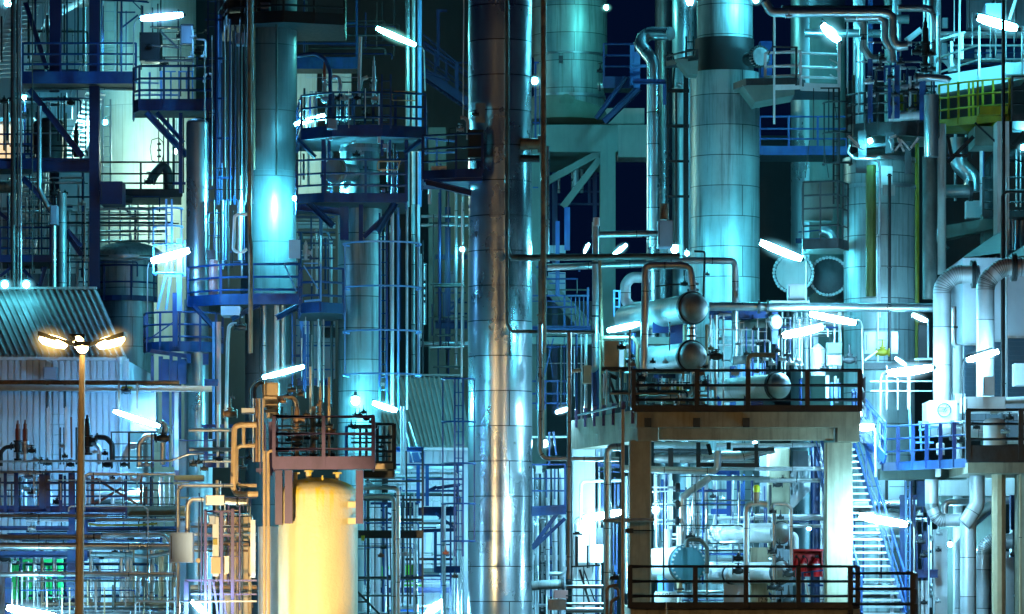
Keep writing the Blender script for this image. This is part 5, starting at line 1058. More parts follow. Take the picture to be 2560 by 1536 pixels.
structure('blue service frame low behind the rising lamp', [(215, 780, 215, 1150, 26), (280, 790, 280, 1160, 8), (330, 780, 330, 1250, 24), (375, 800, 375, 1250, 14), (230, 875, 570, 875, 8), (230, 950, 300, 950, 10), (300, 1022, 570, 1022, 12), (230, 1095, 420, 1095, 20), (380, 1195, 570, 1195, 12), (300, 1285, 560, 1285, 50), (520, 820, 520, 880, 40)], 'blue', 108)
risers([(405, 14), (462, 14), (550, 10)], 790, 1480, 106, ['pipe_dark', 'pipe_dark', 'iron'], '%s dark standpipe left of the streaked tower', g='dark standpipes')
slab('big bright wall panel behind the dark standpipes', 290, 570, 830, 1260, 113, .4, 'panel_grey', 'wall_panel', 'panel')
boxy('dark box hung by the streaked tower', 480, 570, 890, 960, 107, .5, 'black')
# ladder on tower three
ladder('tall blue ladder with cage on the streaked tower', 895, 948, 60, 1480, 103.6, 'blue', cage=(310, 625, 940, 1250), cagew=1.0, cm='blue_pale', step=.33)
text('08', P(918, 1308, 103.4), .16, 'white', OBJ_LADDER, yaw=0) if 'OBJ_LADDER' in globals() else None
t = thing('number_sign', 'small sign plate marked 08 on the tower ladder', 'sign', P(918, 1310, 103.3)); a, b = P(897, 1316, 103.3), P(940, 1280, 103.3)
build('plate', M().box(a, V((b.x, 103.32, b.z))), 'concrete_teal', t); c = P(918, 1311, 103.29); text('08', c, .10, 'white', t)
risers([(987, 13), (1030, 9), (1094, 9)], 20, 1484, 104.6, ['white', 'blue_pale', 'galv'], '%s pale riser inside the wide cage of the streaked tower', g='risers in the cage')
risers([(1140, 14), (1178, 12)], 0, 1260, 110.5, ['clad_dull', 'siding'], '%s jointed riser beside the dim teal drum', g='jointed risers')
tower('dim teal hanging drum between the jointed risers and pier', 1185, 1238, 420, 870, 114, 'clad_smooth', ground=False, nm='hanging_drum', cat='drum')
for i, y in enumerate((560, 605, 660, 700)): valve('%s black valve on the dim teal hanging drum' % ords(i), 1205, y, 112.6, 18, 'black', False)
runs([(85, 12), (150, 12), (1010, 20)], 1195, 1540, 119, ['pipe', 'pipe', 'clad_smooth'], '%s level pipe left of the biggest tower counting downward', g='level pipes left of the tower')
structure('dim blue steelwork between pier and biggest tower', [(1390, 20, 1390, 1050, 40), (1300, 380, 1540, 380, 34), (1280, 720, 1280, 950, 16), (1360, 640, 1360, 900, 12), (1300, 640, 1520, 640, 10), (1300, 870, 1530, 870, 60), (1370, 710, 1530, 710, 14), (1370, 790, 1530, 790, 14), (1490, 640, 1490, 870, 14), (1410, 760, 1500, 660, 18), (1320, 1020, 1320, 1230, 10), (1440, 340, 1440, 640, 16)], 'blue_dark', 120)
slab('bright slit window panel between the dim steelwork', 1362, 1436, 482, 620, 121.5, .2, 'panel_grey', 'wall_panel', 'panel')
slab('small bright panel low in the dim steelwork', 1405, 1445, 690, 780, 121.5, .2, 'panel_grey', 'wall_panel', 'panel')
rod('long thin white mast rising from the blue ladder cage', (1492, -20), (1490, 1290), 5, 101, 'white', 'mast', 'mast', r2=7)
ladder('blue caged ladder climbing the foot of the biggest tower', 1440, 1500, 1262, 2550, 100.6, 'blue', cage=(1270, 1580, 1880, 2170, 2440), cagew=.42, step=.33)
# ================================================================ yellow tank
T(640, 1024)
t = tower('cream domed tank with yellow runs lit orange by street lamps', 163, 737, 492, 1484, 94, 'cream', dome='cream', nm='yellow_tank', cat='tank')
a = P(450, 0, 94)
for i, (x, yy) in enumerate(((285, 515), (382, 500), (482, 510), (590, 515))):
    c = P(x, yy, 93.5+.3*(i % 2)); build('nozzle', M().lathe(c-V((0, 0, .15)), (0, 0, 1), [(.07 if i == 1 else .05, 0), (.07 if i == 1 else .05, .3), (.11, .3), (.11, .34)] if i != 2 else [(.06, 0), (.02, .25)], 14), 'cream', t)
for x in (258, 695):
    for yy in (690, 810):
        c = P(x, yy, 93.4); build('lug', M().box((c.x-.09, 93.25, c.z-.07), (c.x+.09, 93.6, c.z+.07)), 'cream', t)
m_ = M()
rnd = random.Random(5)
for x, y1, wd in ((385, 640, 30), (395, 800, 16), (420, 620, 40), (470, 600, 46), (520, 640, 50), (560, 690, 34), (345, 560, 30), (600, 640, 40), (640, 600, 26)):
    pass
tower('glaring white tank tucked behind the left flank of the cream tank', 14, 420, 850, 1484, 96.2, 'white', dome=False, nm='white_tank', cat='tank')
for i, (x0, x1, y1) in enumerate(((208, 263, 826), (138, 190, 835), (723, 776, 828))):
    boxy('%s plum hanger column between platform and cream tank' % ords(i), x0, x1, 440, y1, 92.7+.6*(i == 1), .35, 'plum', 'hanger_leg' if 0 else 'hanger', 'bracket', lid=False)
platform('plum railed platform over the cream tank', [(150, 94.5), (130, 92.4), (850, 92.4), (852, 94.5)], 372, 'plum', th=62, base=[(852, 96), (150, 96)], rails=(1.02, .62, .27), post=1.02, deckm='iron', pr=.034, pw=.08)
structure('plum side trestle left of the cream tank', [(105, 90, 105, 480, 26), (60, 110, 60, 300, 20), (30, 30, 30, 470, 10), (0, 440, 150, 440, 26), (95, 390, 150, 400, 14)], 'plum', 94.4)
platform('rust edged back platform right of the cream tank', [(852, 95.2), (1000, 95.2)], 405, 'iron', th=40, base=[(1000, 98), (852, 98)], rails=(.98, .68, .33), post=.5, deckm='black', pr=.035, pw=.1)
slab('tan toe board on the rust edged back platform', 856, 992, 392, 432, 95.0, .04, 'tan', 'toe_board', 'board')
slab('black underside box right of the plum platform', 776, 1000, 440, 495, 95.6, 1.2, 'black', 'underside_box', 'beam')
# equipment on plum platform
T(640, 512)
boxy('orange lit insulated box under the gooseneck lamp', 46, 162, 1290, 1465, 95.2, .6, 'tan', 'insulated_box', 'box')
pipe('black double hook pipe beside the orange lit box', [(-10, 1484), (-10, 1330), (20, 1290), (60, 1290)], 14, 95, 'iron')
T(640, 1024)
boxy('pale flat box with an orange face behind the plum railing', 75, 165, -40, 60, 94.8, .5, 'tan', 'flat_box', 'box')
pipe('brass brown overhead pipe dropping into a tall valve', [(60, -90), (180, -85), (270, -85), (296, -50), (296, 350)], 15, 93.8, 'tan', bend=2.2)
relief('tall brown relief valve behind the plum railing', 297, -40, 140, 93.6, 30, 'pipe_rust', 1, 'pipe_rust')
relief('slender brown relief valve with a side arm behind the railing', 466, -190, 60, 93.8, 13, 'pipe_rust', -1, 'tan')
rod('brown vent spike with a cut tip behind the plum railing', (530, -235), (530, 350), 10, 93.6, 'tan', 'vent_pole')
rod('pale vent pole behind the slender relief valve', (395, -310), (395, 60), 9, 94.4, 'concrete_pale', 'vent_pole')
for i, (x, y, s) in enumerate(((300, 210, 34), (300, 250, 30), (300, 340, 24), (365, 40, 20), (460, 110, 26), (530, 120, 22), (540, 160, 30), (530, 210, 26), (540, 330, 26), (430, 210, 20), (215, 60, 18), (370, 210, 20), (240, 180, 22), (240, 220, 22), (420, 330, 22), (190, -60, 22), (260, -140, 24), (225, -90, 24), (320, -110, 20), (460, 30, 20))):
    valve('%s small valve of the crowd behind the plum railing' % ords(i), x, y, 93.5+.18*(i % 5), s, ['pipe_rust', 'iron', 'black'][i % 3], i % 2 == 0, stem=.5)
risers([(412, 26), (365, 6), (438, 5), (470, 8), (150, 8), (190, 7), (260, 7)], -20, 370, 94.6, ['pipe_rust', 'iron', 'galv', 'tan', 'tan', 'iron', 'tan'], '%s tube standing on the plum railed platform', g='tubes on the plum platform')
runs([(60, 6), (120, 7), (150, 9), (245, 7), (285, 8), (320, 8)], 150, 560, 94.5, ['iron', 'pipe_rust', 'tan', 'iron', 'pipe_rust', 'iron'], '%s level tube behind the plum railing', g='level tubes behind the plum railing')
boxy('dark grey drive box between the brown valves', 60, 165, 0, 20, 94.6, .5, 'black', 'drive_box', 'box')
# left side of the platform
risers([(60, 11), (88, 13)], 300, 1600, 93.2, ['tan', 'tan'], '%s tan standpipe left of the cream tank', g='tan standpipes')
pipe('tan looped pipe joining the tan standpipes', [(88, 420), (85, 310), (110, 300), (240, 302)], 11, 93, 'tan')
risers([(5, 12), (25, 8), (50, 6), (-20, 6)], -80, 380, 93.8, ['pipe_rust', 'tan', 'tan', 'galv'], '%s rusty upright tube beside the plum platform corner', g='rusty tubes at the corner')
slab('slanted white cable tray by the plum platform corner', -105, -10, -10, 30, 94, .3, 'siding', 'cable_tray', 'tray')
T(0, 1024)
pipe('golden outer pipe loop left of the plum platform', [(1860, 110), (1745, 112), (1698, 125), (1690, 560), (1705, 612), (1870, 612)], 21, 93.6, 'tan', bend=1.7)
pipe('golden inner pipe loop left of the plum platform', [(1850, 262), (1745, 264), (1715, 280), (1712, 530), (1735, 553), (1860, 553)], 15, 93.9, 'tan', bend=1.7)
pipe('golden short drop inside the golden loops', [(1765, 120), (1765, 262)], 13, 93.8, 'tan')
valve('round dark valve high above the golden loops', 1668, 30, 96, 40, 'pipe_rust', False)
risers([(1580, 13), (1640, 14)], -40, 420, 97, ['pipe', 'concrete_pale'], '%s riser behind the golden loops', g='risers behind the golden loops')
structure('blue junction frame behind the golden loops', [(1490, 120, 1490, 420, 30), (1460, 120, 1690, 120, 22), (1480, 330, 1690, 330, 14), (1470, 400, 1700, 400, 40), (1300, 225, 1680, 225, 8), (1280, 440, 1280, 480, 30), (1260, 500, 1480, 500, 44), (1360, 300, 1500, 300, 20)], 'blue', 97.6)
runs([(150, 14), (290, 16), (375, 12)], 1370, 1690, 96.4, ['galv', 'pipe', 'pipe'], '%s level pipe ending at the golden loops', g='pipes by the golden loops')
for i, (x, y) in enumerate(((1590, 360), (1480, 430), (1400, 400), (1810, 350), (1830, 240), (1440, 380), (1760, 420))): valve('%s dark fitting around the golden loops' % ords(i), x, y, 95.8+.1*i, 22, 'iron', False)
# ================================================================ pipe rack, lower left
ladder('pale galvanised ladder leaning on the shed wall', 352, 480, -20, 365, 99, 'galv', step=.25)
risers([(345, 9), (470, 10)], -190, -10, 99.2, ['iron', 'iron'], '%s black hanger strut over the shed ladder', g='hanger struts')
T(0, 512)
pipe('brown level girder pipe crossing the shed wall', [(-40, 1287), (1300, 1292)], 17, 98.2, 'pipe_rust')
t = thing('crane_rail', 'pale runway beam with a yellow plate crossing the shed wall', 'beam', P(-40, 1350, 98)); a, b = P(-60, 1348, 98), P(1535, 1308, 98)
build('girder', M().ibeam(P(-60, 1328, 98.1), P(1535, 1335, 98.1), .16, L(42, 98)), 'roof', t); a, b = P(878, 1332, 97.9), P(958, 1318, 97.9); build('yellow_plate', M().box((a.x, 97.96, a.z), (b.x, 98.0, b.z)), 'yellow', t)
for x in (862, 995): build('hanger', M().bar(P(x, 1295, 97.95), P(x, 1480, 97.95), .05), 'pipe_rust', t)
valve('dark pulley block under the yellow plate', 915, 1355, 97.8, 26, 'black', False)
structure('green post supporting the pale runway beam', [(1280, 1360, 1280, 1950, 30)], 'roof', 98.4)
structure('blue panelled legs behind the pale runway beam', [(1105, 1100, 1105, 1900, 20), (1200, 1120, 1200, 1900, 50), (1265, 1130, 1265, 1900, 40), (1320, 1120, 1320, 1300, 60), (1480, 1290, 1580, 1290, 50)], 'blue', 101)
slab('rounded teal machine hood behind the falling lamp', 880, 1130, 1360, 1640, 100.5, .8, 'clad_smooth', 'machine_hood', 'cover')
T(0, 1024)
relief('first rust topped relief valve on the pipe rack', 130, 80, 370, 96.4, 26, 'iron', -1, 'red_rust')
relief('second rust topped relief valve on the pipe rack', 182, 75, 390, 96.2, 26, 'galv', 1, 'red_rust')
relief('black relief valve beside the street lamp pole', 632, 40, 330, 96.4, 34, 'black', 1, 'black')
pipe('dark elbow feeding the first rust topped valve', [(100, 268), (40, 275), (5, 310), (5, 410)], 16, 96.3, 'iron', fl=(.1,))
pipe('dark arch pipe leaving the black relief valve', [(690, 200), (770, 205), (812, 250), (815, 370)], 20, 96.3, 'iron', fl=(.05,), bend=2.4)
pipe('pale arch pipe below the black relief valve', [(640, 250), (690, 255), (720, 290), (722, 400)], 20, 96.7, 'pipe_pale', bend=2.2)
pipe('first of two bright arch pipes inside the rusty frame', [(905, 420), (905, 330), (940, 265), (990, 265)], 26, 96.9, 'pipe_pale', bend=2)
pipe('second dark arch pipe by the falling lamp', [(1010, 420), (1010, 260), (1050, 195), (1140, 195)], 22, 96.6, 'pipe', bend=2.2, fl=(.95,))
pipe('hooked riser under the head of the falling lamp', [(1180, 400), (1180, 190), (1215, 130), (1165, 90)], 20, 96.5, 'pipe', bend=2)
valve('dark actuator by the foot of the falling lamp', 1180, 210, 96.2, 40, 'black', False)
structure('rusty square frame around the bright arch pipes', [(808, 160, 808, 430, 10), (935, 160, 935, 430, 14), (1100, 170, 1100, 430, 12), (808, 165, 1100, 165, 10), (808, 250, 1100, 250, 6), (808, 345, 1100, 345, 8)], 'iron', 96.0)
rod('red and white striped rod by the shed ladder', (516, 55), (520, 350), 7, 97, 'red_rust', 'marker_rod', 'rod')
risers([(437, 6), (462, 4), (555, 9)], 130, 400, 97.4, ['iron', 'iron', 'black'], '%s slim black rod by the shed ladder', g='rods by the shed ladder')
for i, (x, y, s) in enumerate(((230, 300, 24), (260, 370, 22), (300, 380, 20), (345, 390, 24), (450, 270, 16), (470, 340, 16), (590, 300, 22), (690, 310, 18), (760, 320, 18), (780, 400, 30), (1060, 400, 26), (900, 400, 22), (510, 400, 22), (190, 580, 24), (230, 600, 18), (330, 470, 20), (215, 490, 26), (30, 1080, 34), (110, 1110, 26))):
    valve('%s valve along the top of the pipe rack' % ords(i), x, y, 95.9+.2*(i % 4), s, ['iron', 'galv', 'black'][i % 3], i % 2 == 0, stem=.5)
pipe('thin rail pipe along the very top of the pipe rack', [(-30, 378), (1230, 372), (1370, 325), (1480, 320)], 8, 95.2, 'pipe')
pipe('second thin rail pipe of the pipe rack', [(-30, 452), (615, 452)], 8, 94.8, 'pipe')
pipe('bent handrail pipe starting at the street lamp pole', [(610, 740), (610, 490), (640, 468), (1270, 470)], 11, 94.6, 'pipe')
pipe('low level pipe behind the blue rack rails', [(-30, 470), (320, 470)], 13, 96, 'pipe_pale', fl=(.97,))
structure('blue pipe rack frame with two rails', [(38, 455, 38, 740, 22), (118, 455, 118, 740, 30), (310, 470, 310, 720, 50), (350, 460, 350, 740, 26), (440, 470, 440, 740, 24), (520, 450, 520, 900, 44), (-40, 530, 910, 530, 14), (-40, 630, 910, 630, 14), (915, 470, 915, 790, 14), (610, 530, 610, 740, 16), (470, 480, 470, 740, 16)], 'blue', 95.4)
structure('blue box girder of the pipe rack', [(-60, 723, 915, 723, 52), (-60, 860, 500, 860, 32), (630, 865, 1300, 862, 30), (520, 880, 520, 1600, 60), (-60, 1050, 655, 1050, 46), (60, 1220, 60, 1600, 44), (615, 800, 615, 1100, 40), (590, 805, 690, 805, 26)], 'blue', 95.8)
structure('teal box girder continuing the pipe rack', [(920, 738, 1370, 738, 76), (920, 640, 1370, 640, 10), (920, 535, 1370, 535, 14), (1260, 495, 1480, 495, 36)], 'concrete_teal', 95.6)
structure('red rusty cross bracing inside the pipe rack', [(672, 480, 672, 690, 22), (1022, 480, 1022, 690, 20), (690, 500, 1000, 690, 18), (680, 690, 880, 570, 18), (1060, 560, 1060, 690, 16)], 'red_rust', 97.2)
pipe('pale U bend hanging below the rusty frame', [(800, 480), (810, 510), (850, 520), (880, 495)], 18, 96.8, 'pipe_pale', bend=1.5)
pipe('second pale U bend below the rusty frame', [(950, 480), (960, 510), (1000, 510), (1010, 470)], 16, 96.8, 'pipe_pale', bend=1.5)
risers([(632, 18), (818, 14), (1047, 14), (1168, 18), (1230, 8), (150, 14), (185, 12), (1265, 6)], 490, 700, 97.5, ['pipe', 'white', 'pipe_pale', 'pipe', 'iron', 'iron', 'pipe_pale', 'galv'], '%s upright inside the pipe rack behind the red bracing', g='uprights behind the red bracing')
runs([(605, 22), (670, 20), (575, 8)], 640, 1060, 98, ['pipe_pale', 'pipe_dark', 'galv'], '%s fat level pipe behind the red bracing', g='level pipes behind the red bracing')
slab('bright white sheet deep inside the pipe rack', 130, 300, 480, 700, 99, .1, 'panel_grey', 'wall_panel', 'panel')
pipe('first level silver pipe on the front of the pipe rack', [(-40, 770), (775, 772)], 13, 94.2, 'pipe')
pipe('second level silver pipe passing behind the lamp pole', [(690, 802), (1370, 800)], 11, 94.6, 'pipe')
pipe('yellowed sagging pipe under the second silver pipe', [(640, 828), (700, 838), (1000, 838), (1140, 826)], 8, 94.9, 'yellow')
pipe('third level silver pipe with a welded end cap', [(-40, 925), (735, 925)], 20, 94.0, 'pipe', fl=(.93,))
pipe('fourth level silver pipe turning down at an elbow', [(740, 912), (1150, 905), (1195, 915), (1225, 960), (1240, 1040)], 18, 94.6, 'pipe', bend=2)
pipe('fifth thickest level silver pipe of the rack front', [(-40, 990), (1240, 992)], 25, 93.8, 'pipe')
pipe('greenish level pipe beneath the thickest silver pipe', [(660, 1050), (960, 1052)], 20, 95, 'clad_dull')
pipe('foil wrapped crinkled pipe beneath the thickest pipe', [(970, 1060), (1060, 1070), (1240, 1035)], 17, 94.8, 'clad_smooth')
pipe('sixth level silver pipe just above the low lamp', [(-40, 1195), (1275, 1195)], 18, 93.7, 'pipe')
runs([(805, 10), (885, 8), (1240, 12), (1350, 10), (1445, 6)], 190, 1280, 96.6, ['white', 'iron', 'clad_smooth', 'blue_dark', 'iron'], '%s level line deep inside the pipe rack', g='level lines deep in the rack')
pipe('thin white bent frame tube over the thickest pipe', [(497, 740), (497, 715), (515, 702), (1040, 702), (1070, 720), (1074, 960)], 5, 93.4, 'white')
pipe('thin rusty drop line continuing the white frame tube', [(1070, 970), (1066, 1400)], 4, 93.5, 'pipe_rust')
risers([(880, 14), (950, 13), (1167, 21), (925, 22), (660, 15), (1100, 19), (395, 16), (305, 12), (250, 14), (965, 12), (1260, 18), (1242, 22)], 1010, 1490, 95.2, ['pipe', 'clad_smooth', 'tan', 'pipe', 'pipe', 'pipe', 'clad_smooth', 'pipe_rust', 'pipe', 'tan', 'pipe_rust', 'clad_smooth'], '%s upright pipe under the pipe rack behind the sixth silver pipe', g='uprights under the rack')
risers([(757, 6), (450, 6), (505, 6), (340, 6), (430, 5), (1042, 6), (1265, 6)], 1290, 1500, 94, ['tan', 'tan', 'tan', 'white', 'iron', 'tan', 'white'], '%s slim marker post along the lower edge of the rack', g='slim marker posts')
pipe('white bent frame rail along the lower edge', [(978, 1500), (980, 1405), (1000, 1390), (1860, 1390)], 7, 93.4, 'white')
runs([(1445, 7), (1410, 14), (1470, 12)], 300, 1340, 94.8, ['iron', 'pipe_rust', 'pipe'], '%s level pipe at the lower edge of the rack', g='lower edge pipes')
for i, (x0, x1, y0, y1) in enumerate(((90, 240, 1103, 1172), (325, 365, 1140, 1172), (412, 442, 1103, 1172), (84, 238, 1238, 1278), (84, 230, 1340, 1376))): pass
t = thing('green_container', 'bright green container glowing behind the pipe rack', 'container', P(84, 1376, 98.5)); a, b = P(84, 1376, 98.5), P(446, 1103, 98.5)
build('body', M().box((a.x, 98.5, a.z), (b.x, 100.5, b.z)), 'green', t)
mm = M()
for i in range(12): x = a.x+(b.x-a.x)*(i+.5)/12; mm.bar(V((x, 98.48, a.z)), V((x, 98.48, b.z)), .05, .03)
build('rib', mm, 'green', t); build('top_rail', M().box((a.x-.03, 98.4, b.z-.04), (b.x+.03, 98.6, b.z+.06)), 'green', t)
risers([(280, 18), (395, 16), (150, 14), (480, 20)], 1060, 1500, 97.6, ['clad_smooth', 'clad_smooth', 'blue_dark', 'blue_dark'], '%s upright in front of the green container', g='uprights by the green container')
for i, (x, y) in enumerate(((690, 1150), (830, 1140), (1000, 1290), (800, 1320), (1240, 1320))): slab('%s bright gap panel under the pipe rack' % ords(i), x-22, x+26, y-40, y+40, 99.4, .05, 'panel_grey', 'wall_panel', 'panel')
boxy('grey steel cabinet standing in front of the rack pipes', 1230, 1395, 892, 1110, 92.4, .5, 'grey_blue', 'steel_cabinet', 'cabinet')
pipe('grey pipe leaving the cabinet and turning level', [(1290, 900), (1290, 585), (1320, 552), (1690, 552)], 13, 92.9, 'pipe', bend=2)
pipe('thicker grey pipe leaving the cabinet towards the white box', [(1358, 900), (1360, 690), (1385, 652), (1480, 652)], 18, 92.8, 'pipe', bend=2)
boxy('white terminal box on the thicker grey pipe', 1490, 1622, 622, 692, 92.6, .35, 'white', 'terminal_box', 'box')
pipe('grey continuation pipe right of the white terminal box', [(1620, 660), (1700, 672), (1790, 672)], 24, 93, 'pipe', fl=(.6,))
pipe('grey drop pipe under the steel cabinet', [(1290, 1105), (1290, 1500)], 15, 92.7, 'pipe')
structure('purple tinged steel trestle right of the cabinet', [(1490, 740, 1490, 1500, 18), (1605, 740, 1605, 1500, 24), (1685, 720, 1685, 1500, 24), (1480, 915, 1690, 915, 14), (1480, 740, 1690, 740, 14), (1340, 1240, 1860, 1240, 14), (1350, 1250, 1350, 1500, 30), (1520, 1230, 1520, 1500, 24), (1545, 1240, 1580, 1500, 14), (1600, 1240, 1640, 1500, 14), (1380, 1340, 1860, 1340, 12)], 'plum', 94)
t = thing('level_gauge', 'pale ladder shaped level gauge on the purple trestle', 'gauge', P(1565, 1220, 93.5))
build('column', M().box(P(1540, 1210, 93.6), P(1588, 780, 93.75)), 'concrete_pale', t); build('bracket', M().box(P(1530, 1190, 93.5), P(1600, 1070, 93.6)), 'tan', t); c = P(1558, 960, 93.45); build('yellow_tag', M().box((c.x-.05, 93.5, c.z-.07), (c.x+.05, 93.56, c.z+.07)), 'yellow', t)
t = thing('pressure_gauge', 'small round brass gauge beside the grey cabinet', 'gauge', P(1438, 1110, 93)); c = P(1437, 1095, 93); build('dial', M().lathe(c, (0, -1, 0), [(L(18, 93), 0), (L(18, 93), .05), (L(14, 93), .055)], 20), 'tan', t); build('stem', M().tube([c, c-V((0, 0, .35))], .012, 6), 'iron', t)
boxy('narrow white panel box on the purple trestle', 1622, 1658, 1062, 1190, 93.4, .2, 'white')
boxy('grey strip box on the purple trestle', 1512, 1556, 770, 830, 93.3, .2, 'grey')
slab('tan lit wall panel behind the purple trestle', 1620, 1800, 780, 1500, 96, .1, 'tan', 'wall_panel', 'panel')
slab('white glaring post beside the tan standpipes', 1815, 1850, 800, 1220, 94.2, .2, 'white', 'insulated_post', 'post')
runs([(850, 8), (905, 12), (975, 14), (1025, 10), (1290, 20), (1320, 8)], 1380, 1860, 94.8, ['iron', 'pipe', 'pipe_rust', 'pipe_rust', 'pipe_rust', 'iron'], '%s level pipe behind the purple trestle', g='pipes behind the purple trestle')
risers([(1460, 6), (1440, 5), (1755, 6), (1720, 10), (1810, 13)], 780, 1500, 94.6, ['plum', 'iron', 'iron', 'pipe_rust', 'tan'], '%s thin upright around the purple trestle', g='thin uprights by the trestle')
slab('bright white glow wall behind the grey steel cabinet', 1385, 1600, 820, 1010, 98.6, .1, 'panel_grey', 'wall_panel', 'panel')
# ================================================================ scaffold right of the yellow tank
T(640, 1024)
structure('dark service scaffold right of the cream tank', [(812, 500, 812, 1500, 20), (945, 700, 960, 1500, 14), (970, 900, 985, 1500, 10), (1088, 300, 1100, 1500, 12), (1207, 290, 1207, 1500, 14), (790, 520, 1207, 520, 14), (770, 655, 1207, 655, 16), (770, 800, 1207, 800, 20), (740, 1220, 1207, 1220, 20), (735, 1395, 800, 1395, 14), (735, 1320, 900, 1490, 16), (740, 990, 1000, 990, 8)], 'iron', 99)
structure('thick dark girder crossing the service scaffold', [(740, 905, 1212, 905, 58)], 'black', 98.6)
boxy('yellow lifting lug at the girder end', 762, 786, 915, 952, 98.2, .1, 'yellow', 'lifting_lug', 'bracket', lid=False)
pipe('first elbowed grey pipe dropping right of the cream tank', [(760, 568), (1010, 568), (1030, 590), (1030, 1500)], 16, 97.2, 'pipe', bend=1.6)
pipe('second elbowed grey pipe dropping right of the cream tank', [(770, 630), (975, 632), (1002, 660), (1002, 1500)], 20, 97.6, 'pipe', bend=1.6)
structure('blue walkway frame before the white ribbed wall', [(1240, 405, 1240, 700, 26), (1175, 400, 1175, 680, 26), (980, 400, 1500, 402, 14), (1240, 505, 1500, 505, 14), (1240, 590, 1500, 590, 16), (1060, 590, 1180, 590, 12), (1060, 505, 1200, 515, 10), (1215, 300, 1215, 700, 10), (1300, 880, 1300, 1180, 22), (1300, 980, 1410, 980, 10), (1300, 1060, 1400, 1060, 10), (1300, 1160, 1480, 1160, 50), (1300, 750, 1440, 860, 20), (1000, 290, 1215, 290, 34)], 'blue', 104)
structure('blue girders low behind the service scaffold', [(830, 690, 1180, 690, 34), (1040, 740, 1460, 740, 60), (1210, 720, 1500, 720, 30), (1210, 880, 1500, 870, 26), (800, 1310, 1400, 1310, 40), (880, 720, 980, 760, 14), (960, 800, 1080, 720, 14), (1410, 700, 1410, 1500, 14), (1460, 400, 1460, 1500, 20), (1250, 590, 1310, 560, 24), (1310, 570, 1480, 545, 24)], 'blue_dark', 105)
risers([(845, 16), (880, 22), (925, 8), (1160, 16), (1360, 16), (935, 14), (1470, 14)], 690, 1500, 103.4, ['white', 'siding', 'blue', 'clad_smooth', 'pipe', 'pipe', 'white'], '%s upright pipe behind the service scaffold', g='uprights behind the scaffold')
runs([(425, 14), (545, 6), (825, 9), (810, 12), (1050, 14), (1085, 10), (1120, 8), (1260, 8), (1440, 12)], 990, 1500, 106, ['white', 'galv', 'iron', 'siding', 'pipe', 'iron', 'pipe', 'white', 'pipe'], '%s level pipe behind the service scaffold', g='level pipes behind the scaffold')
for i, (x0, x1, y0, y1) in enumerate(((905, 945, 1150, 1210), (1048, 1195, 1132, 1282))):
    t = thing('lime_skip', ('small lime green skip glimpsed beside the scaffold post', 'bigger lime green skip behind the scaffold')[i], 'skip', P(x0, y1, 107)); a, b = P(x0, y1, 107), P(x1, y0, 107)
    build('body', M().box((a.x, 107, a.z), (b.x, 108.5, b.z)), 'lime', t); build('rim', M().box((a.x-.03, 106.95, b.z-.02), (b.x+.03, 108.55, b.z+.05)), 'lime', t)
slab('dark crate shadowed behind the lime skip', 1140, 1200, 1120, 1250, 106.6, .3, 'blue_dark', 'storage_crate', 'crate')
slab('dark blue equipment box hung before the ribbed wall', 1112, 1205, 312, 385, 105.6, .6, 'blue_dark', 'equipment_box', 'box')
rod('first pale slanted stay rod before the ribbed roof', (1070, 90), (1140, 385), 5, 104.2, 'siding', 'stay_rod', 'rod')
rod('second pale slanted stay rod before the ribbed roof', (1110, 90), (1195, 360), 5, 104.2, 'siding', 'stay_rod', 'rod')
risers([(1055, 10), (1075, 8)], -20, 470, 102.8, ['white', 'siding'], '%s white tube by the slanted stay rods', g='tubes by the stay rods')
slab('white curved hopper bottom behind the blue girders', 1190, 1310, 745, 880, 107, .4, 'white', 'hopper_bottom', 'hopper')
pipe('dark pipe outline below the white hopper', [(1110, 830), (1150, 830), (1165, 860), (1165, 1180)], 20, 105.6, 'iron')
slab('bright white board low between scaffold and tower', 770, 830, 660, 1480, 108, .1, 'panel_grey', 'wall_panel', 'panel')
slab('second bright white board low between scaffold and tower', 1215, 1330, 1150, 1210, 108, .1, 'panel_grey', 'wall_panel', 'panel')
for i, (x, y) in enumerate(((1000, 420), (905, 1060), (925, 1000), (1085, 1050), (1375, 1040), (1440, 1210), (820, 540))): valve('%s small valve amid the service scaffold' % ords(i), x, y, 98.2, 18, ['galv', 'red_rust', 'iron'][i % 3], False)
slab('silhouetted control desk right of the plum railing', 690, 880, 110, 135, 97, .5, 'black', 'control_desk', 'desk')
risers([(655, 12), (755, 10), (800, 10), (880, 12), (930, 10), (970, 16), (710, 6)], 120, 400, 97.2, ['blue_dark', 'black', 'black', 'black', 'iron', 'pipe_rust', 'galv'], '%s dark post under the silhouetted control desk', g='posts under the control desk')
runs([(210, 6), (240, 8), (340, 6)], 690, 980, 97.4, ['black', 'black', 'iron'], '%s dark level bar under the control desk', g='bars under the control desk')
for i, (x, y) in enumerate(((720, 45), (750, 40), (690, 120), (720, 130), (780, 20), (800, 70), (840, 90), (960, 200), (910, 270))): valve('%s black fitting silhouetted before the lower lamp' % ords(i), x, y, 96.8, 18, 'black', i % 3 == 0)
